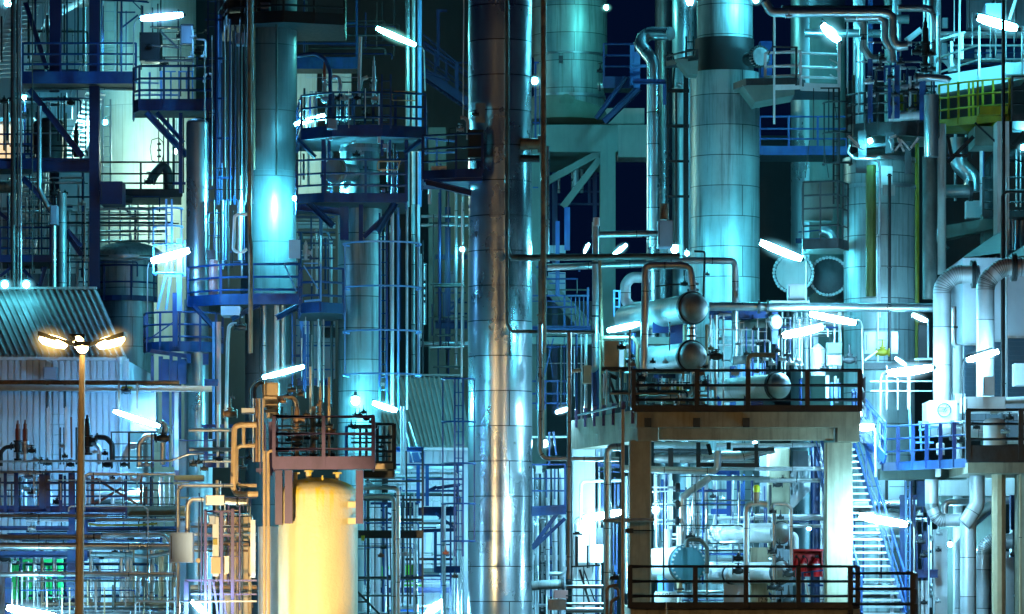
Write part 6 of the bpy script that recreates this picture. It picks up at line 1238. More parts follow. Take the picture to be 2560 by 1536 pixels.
# ================================================================ concrete deck, bottom right
T(1280, 1024)
t = thing('concrete_deck', 'tan concrete deck on thick square legs with dark railing stubs', 'concrete frame', P(900, 220, 94))
A = XY((905, 94.0)); B = XY((2525, 94.0)); Cc = XY((430, 100.5)); Dd = XY((2520, 101)); zt = P(0, 2, 94).z; zm = P(0, 130, 94).z; zb = P(0, 218, 94).z
build('slab', M().prism([A, B, Dd, Cc], zm, zt), 'concrete', t)
a1, b1 = P(1065, 210, 94.35), P(2330, 132, 94.35)
build('front_beam', M().box((a1.x, 94.35, zb), (b1.x, 94.9, zm)), 'concrete', t)
n_ = (Cc-A).normalized(); nn = V((n_.y, -n_.x, 0)); nn = nn if nn.x > 0 else -nn
build('side_beam', M().prism([A+V((.02, .02, 0)), A+V((.02, .02, 0))+nn*.5, Cc+nn*.5, Cc], zb-.03, zm), 'concrete', t)
a1 = P(2360, 0, 94.02); build('corner_block', M().box((a1.x, 94.02, zb-.05), (P(2518, 0, 94).x, 95, zm)), 'concrete', t)
for nm, x0, x1, D, y0 in (('leg', 850, 1010, 94.2, 222), ('leg', 2275, 2468, 94.3, 240), ('leg', 436, 602, 100.2, 285), ('leg', 1855, 2015, 100.6, 285)):
    a, b = P(x0, y0, D), P(x1, y0, D); bev = .03
    build(nm, M().prism([(a.x+bev, D), (b.x-bev, D), (b.x, D+bev), (b.x, D+b.x-a.x-bev), (b.x-bev, D+b.x-a.x), (a.x+bev, D+b.x-a.x), (a.x, D+b.x-a.x-bev), (a.x, D+bev)], 0, a.z), 'concrete' if D < 95 or x0 > 1000 else 'concrete_pale', t)
for i in range(7):
    c = A.lerp(Cc, (i+.4)/7); z = zt; build('stub', M().box((c.x-.045, c.y-.08, zm+.1+.02*i), (c.x+.045, c.y-.02, z+.25)), 'plum', t)
for x in (985, 1338, 1697): c = P(x, 130, 93.93); build('bracket', M().box((c.x-.08, 93.9, zm+.0), (c.x+.08, 93.99, zm+.22)), 'iron', t)
T(1280, 512)
platform('dark railing along the upper edge of the concrete deck', [(905, 97.5), (880, 93.9), (970, 93.86), (1340, 93.86), (1710, 93.86), (1742, 93.86), (2140, 93.86), (2520, 93.86), (2545, 97)], 1484, 'railing_dark', th=18, base=[(2545, 98), (905, 98)], rails=(.915, .565, .225), post=1.0, deckm='concrete', nm='deck_railing', cat='railing', pr=.036, pw=.11)
T(1280, 1024)
rod('pale slanted top rail on the side of the concrete deck', (480, 42, 97), (760, -22, 94.3), 8, 97, 'galv', 'rail_bar', 'rail')
pipe('thin tan standpipe in front of the tan concrete leg', [(803, 0), (803, 1500)], 13, 92.6, 'tan')
pipe('tall grey tan conduit left of the tan concrete leg', [(415, -560), (412, 1230)], 16, 93.4, 'pipe')
pipe('grey bent downcomer joining the biggest tower side', [(204, -620), (204, 300), (225, 345), (260, 355), (775, 362)], 17, 96.2, 'pipe', bend=2.4)
pipe('fat orange tinged standpipe bending under the deck', [(692, 1500), (692, 310), (715, 275), (790, 272)], 28, 95.6, 'pipe', bend=2.2)
pipe('thin bent white pipe on the pale back leg', [(498, 900), (500, 545), (520, 522), (790, 515)], 11, 98.6, 'pipe_pale', bend=2)
pipe('steel strap band clamped round the tan concrete leg', [(660, 805), (1030, 802)], 15, 93.6, 'galv')
pipe('thin black strap below the steel strap on the tan leg', [(820, 875), (1030, 878)], 5, 93.9, 'black')
slab('black strap plate on the side of the tan leg', 820, 880, 862, 895, 93.7, .05, 'black', 'strap_plate', 'plate')
# inside, under the deck
runs([(262, 26), (300, 14), (358, 30), (300, 20)], 1030, 1420, 99.6, ['clad_smooth', 'iron', 'pipe', 'pipe_dark'], '%s level pipe hung close under the concrete deck', g='pipes under the deck')
pipe('long dark level pipe with a tan upturned elbow', [(790, 430), (1460, 448), (1490, 420), (1490, 300)], 26, 97.4, 'pipe', bend=1.6)
pipe('slanted galvanised pipe turning straight down', [(1440, 490), (1270, 610), (1232, 640), (1232, 985)], 26, 97.8, 'pipe', bend=1.5)
pipe('second level pipe under the deck at the right', [(1370, 350), (1640, 350), (1900, 290)], 26, 98.6, 'pipe', fl=(.2,))
pipe('long level teal pipe across the deck interior', [(1440, 502), (1870, 500)], 15, 98.8, 'clad_smooth')
runs([(432, 12), (790, 14), (1090, 14), (260, 16)], 1480, 2270, 99.4, ['pipe', 'pipe_pale', 'pipe', 'pipe_pale'], '%s level pipe across the middle of the deck interior', g='interior level pipes')
risers([(1275, 14), (1318, 13), (1348, 12), (1400, 23), (1470, 16), (1592, 16), (1650, 6), (1745, 6), (1680, 8), (1050, 24), (1100, 10), (1145, 16)], 470, 1010, 100, ['siding', 'pipe', 'pipe_pale', 'pipe', 'pipe_pale', 'siding', 'galv', 'galv', 'blue', 'pipe', 'pipe_pale', 'pipe_pale'], '%s upright pipe in the deck interior', g='interior uprights')
structure('dark hangers holding the pipes under the concrete deck', [(1350, 240, 1350, 420, 30), (1150, 280, 1150, 420, 36), (1570, 240, 1570, 290, 30), (1770, 250, 1770, 420, 26), (1340, 400, 1790, 405, 30), (1600, 290, 1900, 290, 24), (1420, 250, 1440, 330, 30)], 'black', 98)
structure('blue steelwork deep under the concrete deck', [(1210, 450, 1640, 455, 40), (1570, 430, 1570, 770, 30), (1210, 590, 1560, 590, 16), (1220, 680, 1560, 680, 10), (1440, 740, 1580, 740, 40), (1640, 440, 1640, 800, 18), (2190, 270, 2190, 1420, 50), (2000, 815, 2270, 815, 12), (1820, 1290, 1980, 1480, 26), (1840, 660, 1840, 800, 8)], 'blue', 100.2)
structure('white gauge manifold with three black round ends', [(1035, 460, 1035, 870, 8), (1110, 600, 1110, 870, 8), (1130, 600, 1130, 870, 8), (1150, 460, 1150, 870, 20), (1015, 565, 1190, 565, 10), (1015, 598, 1190, 590, 8), (1020, 685, 1195, 685, 10), (1020, 800, 1195, 800, 8), (1020, 830, 1195, 830, 8), (1015, 720, 1110, 720, 12)], 'white', 98.2)
for i, y in enumerate((565, 690, 808)):
    t = thing('float_chamber', '%s black round float chamber on the white gauge manifold' % ['upper', 'middle', 'lower'][i], 'gauge', P(1198, y+30, 97.8)); c = P(1200, y, 97.8)
    build('drum', M().lathe(c-V((.06, 0, 0)), (1, 0, 0), [(L(26, 98), 0), (L(33, 98), .02), (L(33, 98), .1), (L(26, 98), .12)], 20), 'black', t); build('neck', M().tube([c-V((.25, 0, 0)), c-V((.05, 0, 0))], .03, 8), 'galv', t)
tower('white insulated riser under the gauge manifold', 1100, 1160, 868, 1060, 98.6, 'white', dome=False, ground=False, nm='insulated_riser', cat='pipe')
pipe('bright white riser foot beside the gauge manifold', [(1220, 820), (1220, 985)], 28, 98.2, 'white')
exchanger('bolted exchanger with a dark flat cover behind the lower railing', (1292, 1120), (960, 1130), 128, 97.0, 99.4, 'white', flat=True, coverm='teal_cover' if 'teal_cover' in MATS else 'grey', bolts=26)
pipe('dark hooked relief line over the bolted exchanger', [(1268, 1000), (1268, 950), (1300, 942), (1370, 945), (1412, 1000), (1412, 1190)], 16, 96.6, 'pipe_dark', bend=2.2)
valve('small wheel valve on top of the bolted exchanger', 1290, 925, 96.8, 26, 'iron', True, stem=.3)
t = thing('exchanger_plinth', 'pale round plinth marked 0.505 under the bolted exchanger', 'plinth', P(1115, 1420, 97)); c = P(1115, 1420, 98); R = L(84, 97.2)
build('base', M().lathe(c, (0, 0, 1), [(R, 0), (R, L(88, 98)), (R*.92, L(100, 98))], 30), 'concrete_pale', t); build('saddle_skirt', M().lathe(c+V((0, 0, L(98, 98))), (0, 0, 1), [(R*.72, 0), (R*.72, L(120, 98))], 24), 'blue_pale', t)
text('0.505', P(1105, 1362, 96.98)+V((0, .06, 0)), .16, 'black', t)
pipe('tan drain nozzle below the bolted exchanger', [(1215, 1235), (1215, 1320)], 20, 97.2, 'tan', fl=(.8,))
pipe('white stub pipe below the tan drain nozzle', [(1215, 1340), (1215, 1425)], 18, 97.2, 'white')
rod('orange cone tipped marker by the lower railing', (1117, 1398), (1117, 1500), 4, 92.2, 'tan', 'marker_rod', 'rod', r2=8)
exchanger('upper domed exchanger under the concrete deck', (1965, 893), (1465, 900), 76, 96.6, 99.0, 'white', coverm='dull_steel')
exchanger('lower domed exchanger under the concrete deck', (1965, 1180), (1470, 1190), 82, 96.6, 99.0, 'white', coverm='dull_steel')
exchanger('plain white ball ended drum behind the black pump stand', (1600, 1195), (1465, 1195), 66, 98.2, 99.6, 'siding', nm='horizontal_drum', cat='drum')
slab('grey saddle plinth marked 12.9 under the domed exchangers', 1730, 1860, 1000, 1420, 98.2, .5, 'concrete', 'saddle_plinth', 'plinth')
t = bpy.data.objects['saddle_plinth']; text('12.9', P(1815, 1395, 98.18), .15, 'black', t)
slab('pale tapered saddle web beside the black pump stand', 1535, 1680, 1250, 1420, 98.4, .2, 'siding', 'saddle_web', 'support')
valve('black pump stand valve before the white drum', 1640, 1170, 96.2, 34, 'black', True, stem=.4)
valve('black lower valve of the pump stand', 1640, 1080, 96.3, 28, 'black', True, stem=.2)
pipe('copper grey riser beside the black pump stand', [(1700, 1500), (1700, 715), (1720, 690), (1790, 680), (1850, 690)], 22, 95.4, 'pipe', bend=1.6)
pipe('brown tee pipe under the yellow cap', [(1770, 680), (1770, 590)], 22, 95.3, 'pipe_rust')
t = thing('plastic_cover', 'bright yellow plastic cap on the brown tee pipe', 'cap', P(1772, 595, 95.2)); c = P(1772, 600, 95.2); build('cover', M().lathe(c, (0, 0, 1), [(L(22, 95), 0), (L(26, 95), .06), (L(26, 95), .13), (L(16, 95), .17), (.001, .18)], 14), 'yellow_bright' if 'yellow_bright' in MATS else 'yellow', t)
T(1920, 1024)
pipe('dark arch pipe looping beside the domed exchanger balls', [(20, 740), (30, 700), (55, 686), (140, 690), (168, 715), (168, 1130)], 13, 95.2, 'pipe', bend=2.4)
risers([(40, 12), (42, 15)], 740, 1440, 95.8, ['pipe', 'pipe_rust'], '%s spool pipe joining the two domed balls', g='spools joining the balls')
for i, (x, y, s) in enumerate(((35, 740, 20), (90, 785, 20), (85, 995, 20), (85, 1085, 20), (30, 1030, 26), (150, 1000, 22), (85, 1300, 22), (150, 1190, 34), (30, 1290, 28), (150, 1390, 40), (100, 1390, 30))): valve('%s black valve around the domed exchanger balls' % ords(i), x, y, 95.0+.12*(i % 3), s, ['black', 'iron'][i % 2], False)
slab('bright white equipment board behind the domed balls', 60, 180, 890, 1420, 99.5, .2, 'panel_grey', 'wall_panel', 'panel')
pipe('white vertical elbow above the extinguisher cabinet', [(150, 905), (190, 905), (203, 930), (203, 1010)], 20, 97.5, 'white')
# extinguisher cabinet
t = thing('extinguisher_cabinet', 'open red cabinet holding fire extinguishers on blue legs', 'cabinet', P(185, 1440, 96.5))
a, b = P(182, 1212, 96.5), P(395, 1012, 96.5)
build('back_panel', M().box((a.x, 96.85, a.z), (b.x, 96.9, b.z)), 'red', t); build('roof', M().box((a.x-.02, 96.45, b.z-.05), (b.x+.02, 96.92, b.z)), 'red', t); build('floor', M().box((a.x, 96.45, a.z), (b.x, 96.84, a.z+.03)), 'red', t)
for x in (a.x, b.x-.02): build('side_panel', M().box((x, 96.5, a.z+.03), (x+.02, 96.85, b.z-.05)), 'red', t)
for x in (258, 318): build('leg', M().box(P(x-9, 1430, 96.5), P(x+9, 1212, 96.55)), 'blue', t)
for i, x in enumerate((205, 258, 352)):
    e = thing('fire_extinguisher', ['slim red extinguisher at the cabinet side', 'middle red extinguisher with a brass valve in the cabinet', 'stout red extinguisher with pale labels in the cabinet'][i], 'extinguisher', P(x, 1205, 96.65)); c = P(x, 1203, 96.65); R = L((16, 24, 28)[i], 96.6)
    build('cylinder', M().lathe(c, (0, 0, 1), [(R*.9, 0), (R, .02), (R, .32), (R*.7, .39), (R*.3, .42)], 18), 'red', e); build('valve_head', M().lathe(c+V((0, 0, .42)), (0, 0, 1), [(R*.35, 0), (R*.5, .03), (R*.4, .07)], 10), 'black', e); build('hose', M().tube([c+V((R*.4, -R*.3, .45)), c+V((R*1.1, -R*.6, .4)), c+V((R*1.15, -R*.6, .18))], .012, 6), 'black', e)
    if i: build('label', M().lathe(c+V((0, 0, .2)), (0, 0, 1), [(R*1.01, 0), (R*1.01, .08)], 18, cap=False), 'white', e)
structure('blue bench frame under the red extinguisher cabinet', [(240, 1185, 400, 1165, 12), (245, 1275, 400, 1275, 14), (250, 1180, 250, 1440, 18), (320, 1170, 320, 1440, 20), (200, 1340, 400, 1345, 8)], 'blue', 96.0)
rod('white leaning tube before the red cabinet', (270, 1230), (300, 1380), 10, 95.4, 'white', 'leaning_tube', 'tube')
stairs('thin pale inner stair behind the blue interior upright', (160, 690, 101.5), (320, 530, 101.5), (0, .8, 0), 8, 'galv', 'galv', .7)
slab('huge bright pale wall column inside the deck interior', -60, 155, 260, 1000, 101.8, .3, 'panel_grey', 'wall_panel', 'panel')
slab('leaning white board inside the deck interior', 180, 290, 300, 420, 100.8, .2, 'panel_grey', 'wall_panel', 'panel')
runs([(430, 16), (515, 16), (775, 16), (845, 14)], -100, 385, 99, ['pipe_pale', 'pipe', 'pipe_pale', 'pipe_pale'], '%s pale level pipe left of the right concrete leg', g='pale pipes by the right leg')
risers([(390, 14), (350, 26), (375, 8)], 270, 1420, 99.6, ['pipe_pale', 'blue_dark', 'galv'], '%s upright tight against the right concrete leg', g='uprights by the right leg')
# lower deck
T(1280, 1024)
t = thing('lower_deck', 'lower tan concrete deck under the dark front railing', 'concrete frame', P(860, 1500, 92.4)); a, b = P(860, 1760, 92.6), P(2520, 1432, 92.6)
build('slab', M().box((a.x, 92.6, a.z), (b.x, 101, b.z)), 'concrete', t)
for x in (1000, 2400): c = P(x, 1700, 94); build('leg', M().box((c.x-.3, 94, 0), (c.x+.3, 94.6, a.z)), 'concrete', t)
platform('dark front railing of the lower concrete deck', [(870, 96), (855, 92.5), (950, 92.46), (1328, 92.46), (1695, 92.46), (1720, 92.46), (2075, 92.46), (2450, 92.46), (2505, 92.5)], 1428, 'railing_dark', th=16, base=[(2505, 96), (870, 96)], rails=(.925, .58, .24), post=.9, deckm='concrete', nm='deck_railing', cat='railing', pr=.036, pw=.11)
platform('dark railing enclosing the foot of the steep staircase', [(2455, 92.4), (2520, 92.3), (2610, 92.3), (2900, 92.4), (2925, 95)], 1545, 'railing_dark', th=18, base=[(2925, 96), (2455, 96)], rails=(1.14, .78, .43), post=.95, deckm='grate', pr=.036, pw=.1)
# left of the tan leg
slab('white glaring casing behind the fat standpipe', 575, 660, 980, 1110, 98, .4, 'white', 'machine_casing', 'casing')
slab('white glaring panel under the crossing lamp', 470, 610, 820, 1110, 99.4, .2, 'white', 'machine_casing', 'casing')
structure('black bracket frame before the white casing', [(455, 895, 490, 895, 20), (468, 920, 468, 1140, 22), (548, 985, 548, 1150, 14), (560, 900, 560, 1150, 5), (440, 900, 510, 905, 14), (430, 1140, 640, 1130, 12), (490, 1160, 560, 1400, 16), (520, 1160, 600, 1390, 10)], 'black', 97.2)
structure('blue cage landing beside the biggest tower foot', [(130, 400, 390, 400, 12), (140, 400, 140, 740, 14), (250, 440, 250, 640, 10), (310, 430, 310, 650, 10), (385, 400, 385, 740, 16), (140, 500, 390, 500, 10), (140, 590, 390, 590, 12), (125, 740, 390, 725, 70), (330, 750, 140, 1010, 30), (385, 790, 150, 1010, 26), (270, 160, 270, 400, 14), (300, 160, 320, 330, 14)], 'blue', 103)
boxy('white service cabinet inside the blue cage landing', 168, 218, 405, 465, 103.4, .3, 'white')
risers([(180, 16), (260, 15), (310, 20), (365, 24), (150, 8), (225, 6)], 430, 1490, 104, ['clad_smooth', 'pipe', 'pipe_pale', 'siding', 'galv', 'iron'], '%s upright between the biggest tower and pale back leg', g='uprights by the pale back leg')
runs([(770, 24), (815, 10), (1000, 8), (1075, 20), (1130, 8), (1420, 12), (200, 8)], 130, 400, 105, ['clad_smooth', 'pipe_pale', 'iron', 'pipe', 'iron', 'pipe_pale', 'white'], '%s level pipe between the biggest tower and pale back leg', g='level pipes by the pale back leg')
pipe('big level pipe stub with an insulated cover at the tower foot', [(140, 1280), (230, 1270), (380, 1265)], 34, 98.4, 'clad_dull', fl=(.95,))
pipe('long low silver pipe along the lower edge', [(390, 1285), (660, 1285)], 14, 96, 'pipe')
pipe('low curved pipe arm by the tower foot', [(270, 1190), (370, 1190), (385, 1140)], 16, 99, 'clad_smooth')
boxy('pinkish box on the tower side skid', 300, 405, 1310, 1370, 97.4, .4, 'pink', 'skid_box', 'box')
boxy('small silver motor box beneath the pinkish box', 258, 395, 1375, 1455, 97, .4, 'galv', 'motor_box', 'box')
runs([(1240, 5), (1350, 6), (1410, 10), (1455, 20)], 390, 660, 96.6, ['iron', 'iron', 'pipe', 'pipe'], '%s low level bar left of the fat standpipe', g='low bars by the standpipe')
risers([(470, 5), (520, 5), (610, 8), (735, 8), (750, 10), (640, 6), (585, 6)], 1130, 1500, 97.4, ['galv', 'iron', 'blue', 'iron', 'blue', 'white', 'galv'], '%s low thin post left of the fat standpipe', g='low posts by the standpipe')
pipe('brown ringed hook pipe beside the thin tan standpipe', [(770, 1270), (700, 1285), (688, 1310), (688, 1500)], 12, 93, 'pipe_rust', bend=2)
pipe('second brown ringed hook pipe by the thin standpipe', [(735, 1290), (770, 1300), (775, 1360), (720, 1390), (715, 1500)], 12, 93.1, 'pipe_rust', bend=1.8)
valve('dark valve atop the brown hook pipes', 742, 1220, 93.2, 26, 'iron', True, stem=.3)
structure('blue uprights between back leg and tan leg', [(745, 490, 745, 740, 10), (770, 540, 770, 700, 16), (650, 540, 650, 740, 30), (735, 820, 735, 1130, 10), (760, 830, 760, 1200, 12), (620, 400, 780, 410, 30), (620, 450, 780, 455, 8)], 'blue', 101)
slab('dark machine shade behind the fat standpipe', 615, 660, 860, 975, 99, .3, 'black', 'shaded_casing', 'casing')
slab('white round tank flank under the deck corner', 608, 680, 282, 340, 101.8, .3, 'panel_grey', 'wall_panel', 'panel')
# ================================================================ staircase and right deck
T(1920, 1024)
stairs('steep bright staircase climbing behind the right concrete leg', (1000, 1500, 94.6), (622, 262, 100.2), (-1.05, 0, 0), 26, 'blue', 'galv', .95, sides=(0, 1))
stairs('blue upper stair flight rising to the pole lamp', (850, 360, 97), (640, 120, 98.5), (0, .9, 0), 9, 'blue', 'blue', .9)
platform('blue railed deck with curved posts beside the staircase', [(835, 98.5), (1050, 97.3), (1250, 96.2), (1450, 95)], 385, 'blue', th=34, base=[(1450, 100), (835, 100)], rails=(.98, .67, .36), post=.62, pr=.024, pw=.09)
slab('pale concrete edge beam under the blue railed deck', 815, 1440, 430, 508, 98.7, .8, 'concrete_teal', 'edge_girder', 'beam')
slab('short bright beam end under the blue railed deck', 1222, 1252, 400, 486, 96.6, .3, 'white', 'beam_end', 'beam')
t = thing('concrete_deck', 'dark fronted deck with tan edge at the picture border', 'concrete frame', P(1450, 465, 94.6)); a, b = P(1448, 462, 94.6), P(2000, 385, 94.6)
build('slab', M().box((a.x, 94.6, a.z), (b.x, 99, b.z)), 'concrete', t)
for x in (1900, 2100): c = P(x, 462, 96); build('leg', M().box((c.x-.3, 96, 0), (c.x+.3, 96.6, c.z)), 'concrete', t)
platform('dark railed fascia of the deck at the picture border', [(1445, 96), (1450, 94.5), (1545, 94.48), (1832, 94.48), (2000, 94.48)], 290, 'iron', th=92, base=[(2000, 98), (1445, 98)], rails=(.93, .6, .24), post=.95, deckm='concrete', nm='deck_railing', cat='railing', pr=.034, pw=.12)
T(1920, 512)
t = thing('pipe_plinth', 'white steel box with a round emblem at the gooseneck foot', 'box', P(1172, 1580, 98.6)); a, b = P(1172, 1590, 98.6), P(1368, 1420, 98.6)
build('casing', M().box((a.x, 98.6, a.z), (b.x, 100.4, b.z)), 'white', t)
c = P(1277, 1489, 98.59); R = L(48, 98.6)
e_ = build('emblem', M().tube([c+V((R*cos(i*pi/16), -.006, R*sin(i*pi/16))) for i in range(33)], .012, 6), 'teal_ink' if 'teal_ink' in MATS else 'louvre', t)
for p_, q_ in (((-.85, .35), (.5, .35)), ((-.95, -.15), (-.1, -.15)), ((-.3, .12), (.2, .17)), ((.45, .85), (-.1, -.3)), ((.12, -.3), (.42, .05)), ((.45, .35), (.75, .5))):
    build('emblem_stroke', M().bar(c+V((p_[0]*R, -.008, p_[1]*R)), c+V((q_[0]*R, -.008, q_[1]*R)), .02, .012), 'louvre', e_)
boxy('bright white valve box on the second gooseneck foot', 1558, 1642, 1245, 1380, 96.4, .4, 'white', 'valve_box', 'box')
boxy('wide white pedestal box beneath the second gooseneck', 1432, 1722, 1392, 1500, 96.6, 1.2, 'white', 'pedestal_box', 'box')
pipe('white nozzle pipe leaving the wide pedestal box', [(1720, 1420), (1900, 1412)], 24, 97, 'pipe_pale')
boxy('round bottomed white hopper at the picture border', 1790, 1880, 1150, 1310, 99.5, .6, 'white', 'chute_hopper', 'hopper', lid=False)
boxy('low white machine between the two goosenecks', 1345, 1430, 1370, 1440, 99.5, .6, 'siding', 'pump_unit', 'machine')
tower('pale rust marked vessel between the two goosenecks', 1340, 1410, 1010, 1500, 102, 'concrete_pale', nm='pressure_vessel', cat='vessel')
pipe('slim grey line between the two goosenecks', [(1345, 740), (1345, 1010), (1365, 1030)], 20, 101, 'pipe', fl=(.5,))
T(1920, 1024)
# deck machinery
pipe('fat white elbow machine pipe on the bordered deck', [(1240, 150), (1590, 160), (1670, 90), (1690, 300)], 48, 97.6, 'pipe_pale', bend=1.4, fl=(.15,))
tower('white domed machine casing on the bordered deck', 1560, 1720, 60, 300, 97, 'white', ground=False, nm='machine_casing', cat='casing')
tower('small white bollard drum on the blue railed deck', 1220, 1280, 240, 330, 97, 'white', ground=False, nm='bollard_drum', cat='drum')
for i, (x, y, s) in enumerate(((1400, 230, 26), (1380, 110, 22), (1510, 130, 20), (1720, 160, 24), (1750, 60, 24), (1640, 20, 22))): valve('%s valve on the machinery of the bordered deck' % ords(i), x, y, 96.2+.1*i, s, ['iron', 'galv'][i % 2], i % 2 == 0, stem=.5)
structure('pale braces behind the blue railed deck', [(1090, 90, 1300, 100, 10), (1090, 150, 1230, 130, 12), (1100, 100, 1110, 290, 12), (1170, 100, 1160, 290, 12), (1070, 240, 1200, 240, 14), (1025, 0, 1035, 320, 14), (700, 40, 830, 340, 34)], 'blue_pale', 98.8)
slab('pale grey cladding behind the bordered deck machinery', 1180, 1900, -10, 200, 103, .2, 'panel_grey', 'wall_panel', 'panel')
runs([(20, 14), (230, 22)], 1700, 1900, 98.6, ['pipe_pale', 'pipe_pale'], '%s pale level pipe at the picture border over the deck', g='border deck pipes')
# big pipes below right deck
pipe('pale branching pipe swinging down from the deck', [(1185, 505), (1185, 700), (1230, 805), (1450, 800)], 47, 97.6, 'pipe_pale', bend=1.5, seg=True)
pipe('thick bright pipe curving into the branching pipe', [(1515, 465), (1515, 690), (1440, 810), (1420, 830)], 56, 96.8, 'pipe_pale', bend=1.2)
pipe('thick main pipe running straight down from the branch', [(1450, 790), (1450, 2000)], 59, 97.2, 'pipe_pale')
pipe('dark rear branch of the branching pipe', [(1440, 850), (1620, 700)], 42, 99, 'clad_smooth')
pipe('pale elbow pipe sleeve behind the tan column', [(1565, 2000), (1565, 1010), (1620, 955), (1830, 955)], 56, 98.6, 'pipe_pale', bend=1.7, fl=(.96,), seg=True)
rod('tall tan painted column holding up the bordered deck', (1672, 470), (1672, 2100), 51, 96.0, 'tan', 'support_pillar', 'support')
pipe('thin tan conduit at the picture border', [(1828, 470), (1828, 2000)], 8, 95.6, 'tan', fl=(.3,))
pipe('level silver pipe with a wrapped elbow behind the branch', [(1280, 760), (1280, 690), (1305, 672), (1780, 660)], 26, 99.6, 'pipe', bend=1.8)
pipe('slim bent pipe left of the thick main pipe', [(1372, 2000), (1372, 985), (1392, 950), (1420, 930)], 18, 98.4, 'pipe_pale', bend=2)
slab('streaked pale concrete wall under the bordered deck', 1250, 1900, 490, 625, 101.2, .5, 'concrete_pale', 'retaining_panel', 'panel')
slab('green concrete wall behind the thick main pipe', 1250, 1640, 630, 2000, 102.2, .5, 'concrete_teal', 'retaining_panel', 'panel')
slab('bright white column strip left of the thick main pipe', 1210, 1300, 870, 2000, 100.2, .5, 'white', 'insulated_post', 'post')
slab('bright white column strip right of the tan column', 1722, 1782, 1030, 2000, 100.2, .5, 'white', 'insulated_post', 'post')
slab('dark blue steel plate wall by the picture border', 1760, 1830, 620, 1070, 98.8, .3, 'blue_dark', 'plate_wall_board', 'panel')
structure('blue twin posts behind the long stair lamp', [(978, 620, 978, 1460, 44), (1035, 520, 1035, 1460, 22), (1060, 620, 1060, 1220, 18), (1110, 520, 1110, 700, 60), (1140, 880, 1140, 1200, 22), (1070, 1190, 1230, 1190, 60), (950, 640, 1080, 625, 16), (1080, 880, 1080, 1240, 10)], 'blue', 99.4)
ladder('thin rung ladder beside the blue twin posts', 1000, 1028, 520, 1450, 99.0, 'blue_pale', step=.22)
runs([(690, 34), (720, 30), (930, 22), (1280, 20), (1340, 26), (800, 16)], 620, 1240, 101, ['clad_smooth', 'clad_dull', 'pipe', 'clad_smooth', 'clad_smooth', 'pipe'], '%s level pipe behind the steep staircase', g='level pipes behind the staircase')
rod('thin bright pole left of the bright column strip', (1165, 840), (1165, 1500), 4, 97, 'white', 'mast', 'mast')
for i, (x, y, s) in enumerate(((1100, 760, 18), (1110, 960, 24), (1130, 1060, 22), (1240, 900, 18), (1235, 1020, 16), (1130, 1400, 20), (1230, 1390, 16), (1160, 1030, 18), (1780, 1050, 20), (1800, 1350, 18))): valve('%s small valve between the staircase and thick main pipe' % ords(i), x, y, 98.2, s, ['galv', 'iron', 'black'][i % 3], i % 2 == 0, stem=.5)
risers([(1120, 12), (1150, 20), (1095, 8), (900, 14), (1810, 10)], 1240, 1500, 99.4, ['white', 'siding', 'pipe', 'siding', 'pipe'], '%s low pale post right of the staircase foot', g='low pale posts')
structure('dark cladding seams behind the stair top', [(860, 510, 860, 660, 20), (880, 560, 990, 560, 4), (990, 510, 990, 640, 4)], 'black', 103)
slab('blue tinted cladding wall behind the stair top', 800, 1000, 480, 700, 103.2, .2, 'clad_smooth', 'wall_panel', 'panel')
# ================================================================ thin service lines deep between the structures
T(0, 0)
rc = random.Random(11)
def scatter_r(n, x0, x1, y0, y1, D, fmt, g, ms, rmin=3, rmax=9, nm='service_riser'):
    xs = sorted(rc.uniform(x0, x1) for _ in range(n))
    for i, x in enumerate(xs):
        a = rc.uniform(y0, y0+(y1-y0)*.3); b = rc.uniform(y1-(y1-y0)*.3, y1)
        pipe(fmt % ords(i), [(x, a), (x, b)], rc.uniform(rmin, rmax), D+rc.uniform(-1.2, 1.2), rc.choice(ms), g, nm, 'pipe')
def scatter_l(n, x0, x1, y0, y1, D, fmt, g, ms, rmin=3, rmax=9, nm='service_line'):
    ys = sorted(rc.uniform(y0, y1) for _ in range(n))
    for i, y in enumerate(ys):
        a = rc.uniform(x0, x0+(x1-x0)*.3); b = rc.uniform(x1-(x1-x0)*.3, x1)
        pts = [(a, y), (b, y)]
        if rc.random() < .5: pts.append((b, y+rc.uniform(30, 120)))
        pipe(fmt % ords(i), pts, rc.uniform(rmin, rmax), D+rc.uniform(-1.2, 1.2), rc.choice(ms), g, nm, 'pipe')
mm_ = ['pipe', 'iron', 'galv', 'blue_dark', 'pipe_dark']
scatter_r(13, 170, 640, -40, 560, 116.5, '%s thin upright line deep behind the long blue walkway', 'deep lines behind the walkway', mm_)
scatter_l(9, 170, 640, 20, 520, 117.5, '%s thin level line deep behind the long blue walkway', 'deep level lines behind the walkway', mm_)
scatter_r(10, 0, 640, 660, 1200, 115.6, '%s thin upright line deep inside the tall blue frame', 'deep lines in the frame', mm_)
scatter_r(12, 730, 1340, -40, 520, 121, '%s thin upright line before the white tank above the balcony', 'lines before the white tank', mm_, 3, 6)
scatter_r(8, 1180, 1340, 760, 1400, 117.5, '%s thin upright line before the white tank under the balcony', 'lines under the balcony', mm_, 3, 7)
scatter_l(7, 960, 1500, 190, 470, 112, '%s thin level line behind the balcony lamp', 'level lines behind the balcony lamp', mm_, 3, 7)
for i in range(10): valve('%s dark fitting in the tangle behind the balcony lamp' % ords(i), 1030+rc.uniform(0, 470), 230+rc.uniform(0, 250), 110.6+rc.random(), rc.uniform(14, 26), 'black', rc.random() < .5, stem=.5)
scatter_r(9, 0, 640, 1240, 2090, 114.8, '%s thin upright line low inside the tall blue frame', 'low lines in the frame', mm_, 4, 11)
scatter_l(8, 0, 640, 1260, 2000, 115.4, '%s thin level line low inside the tall blue frame', 'low level lines in the frame', mm_, 3, 8)
T(0, 512)
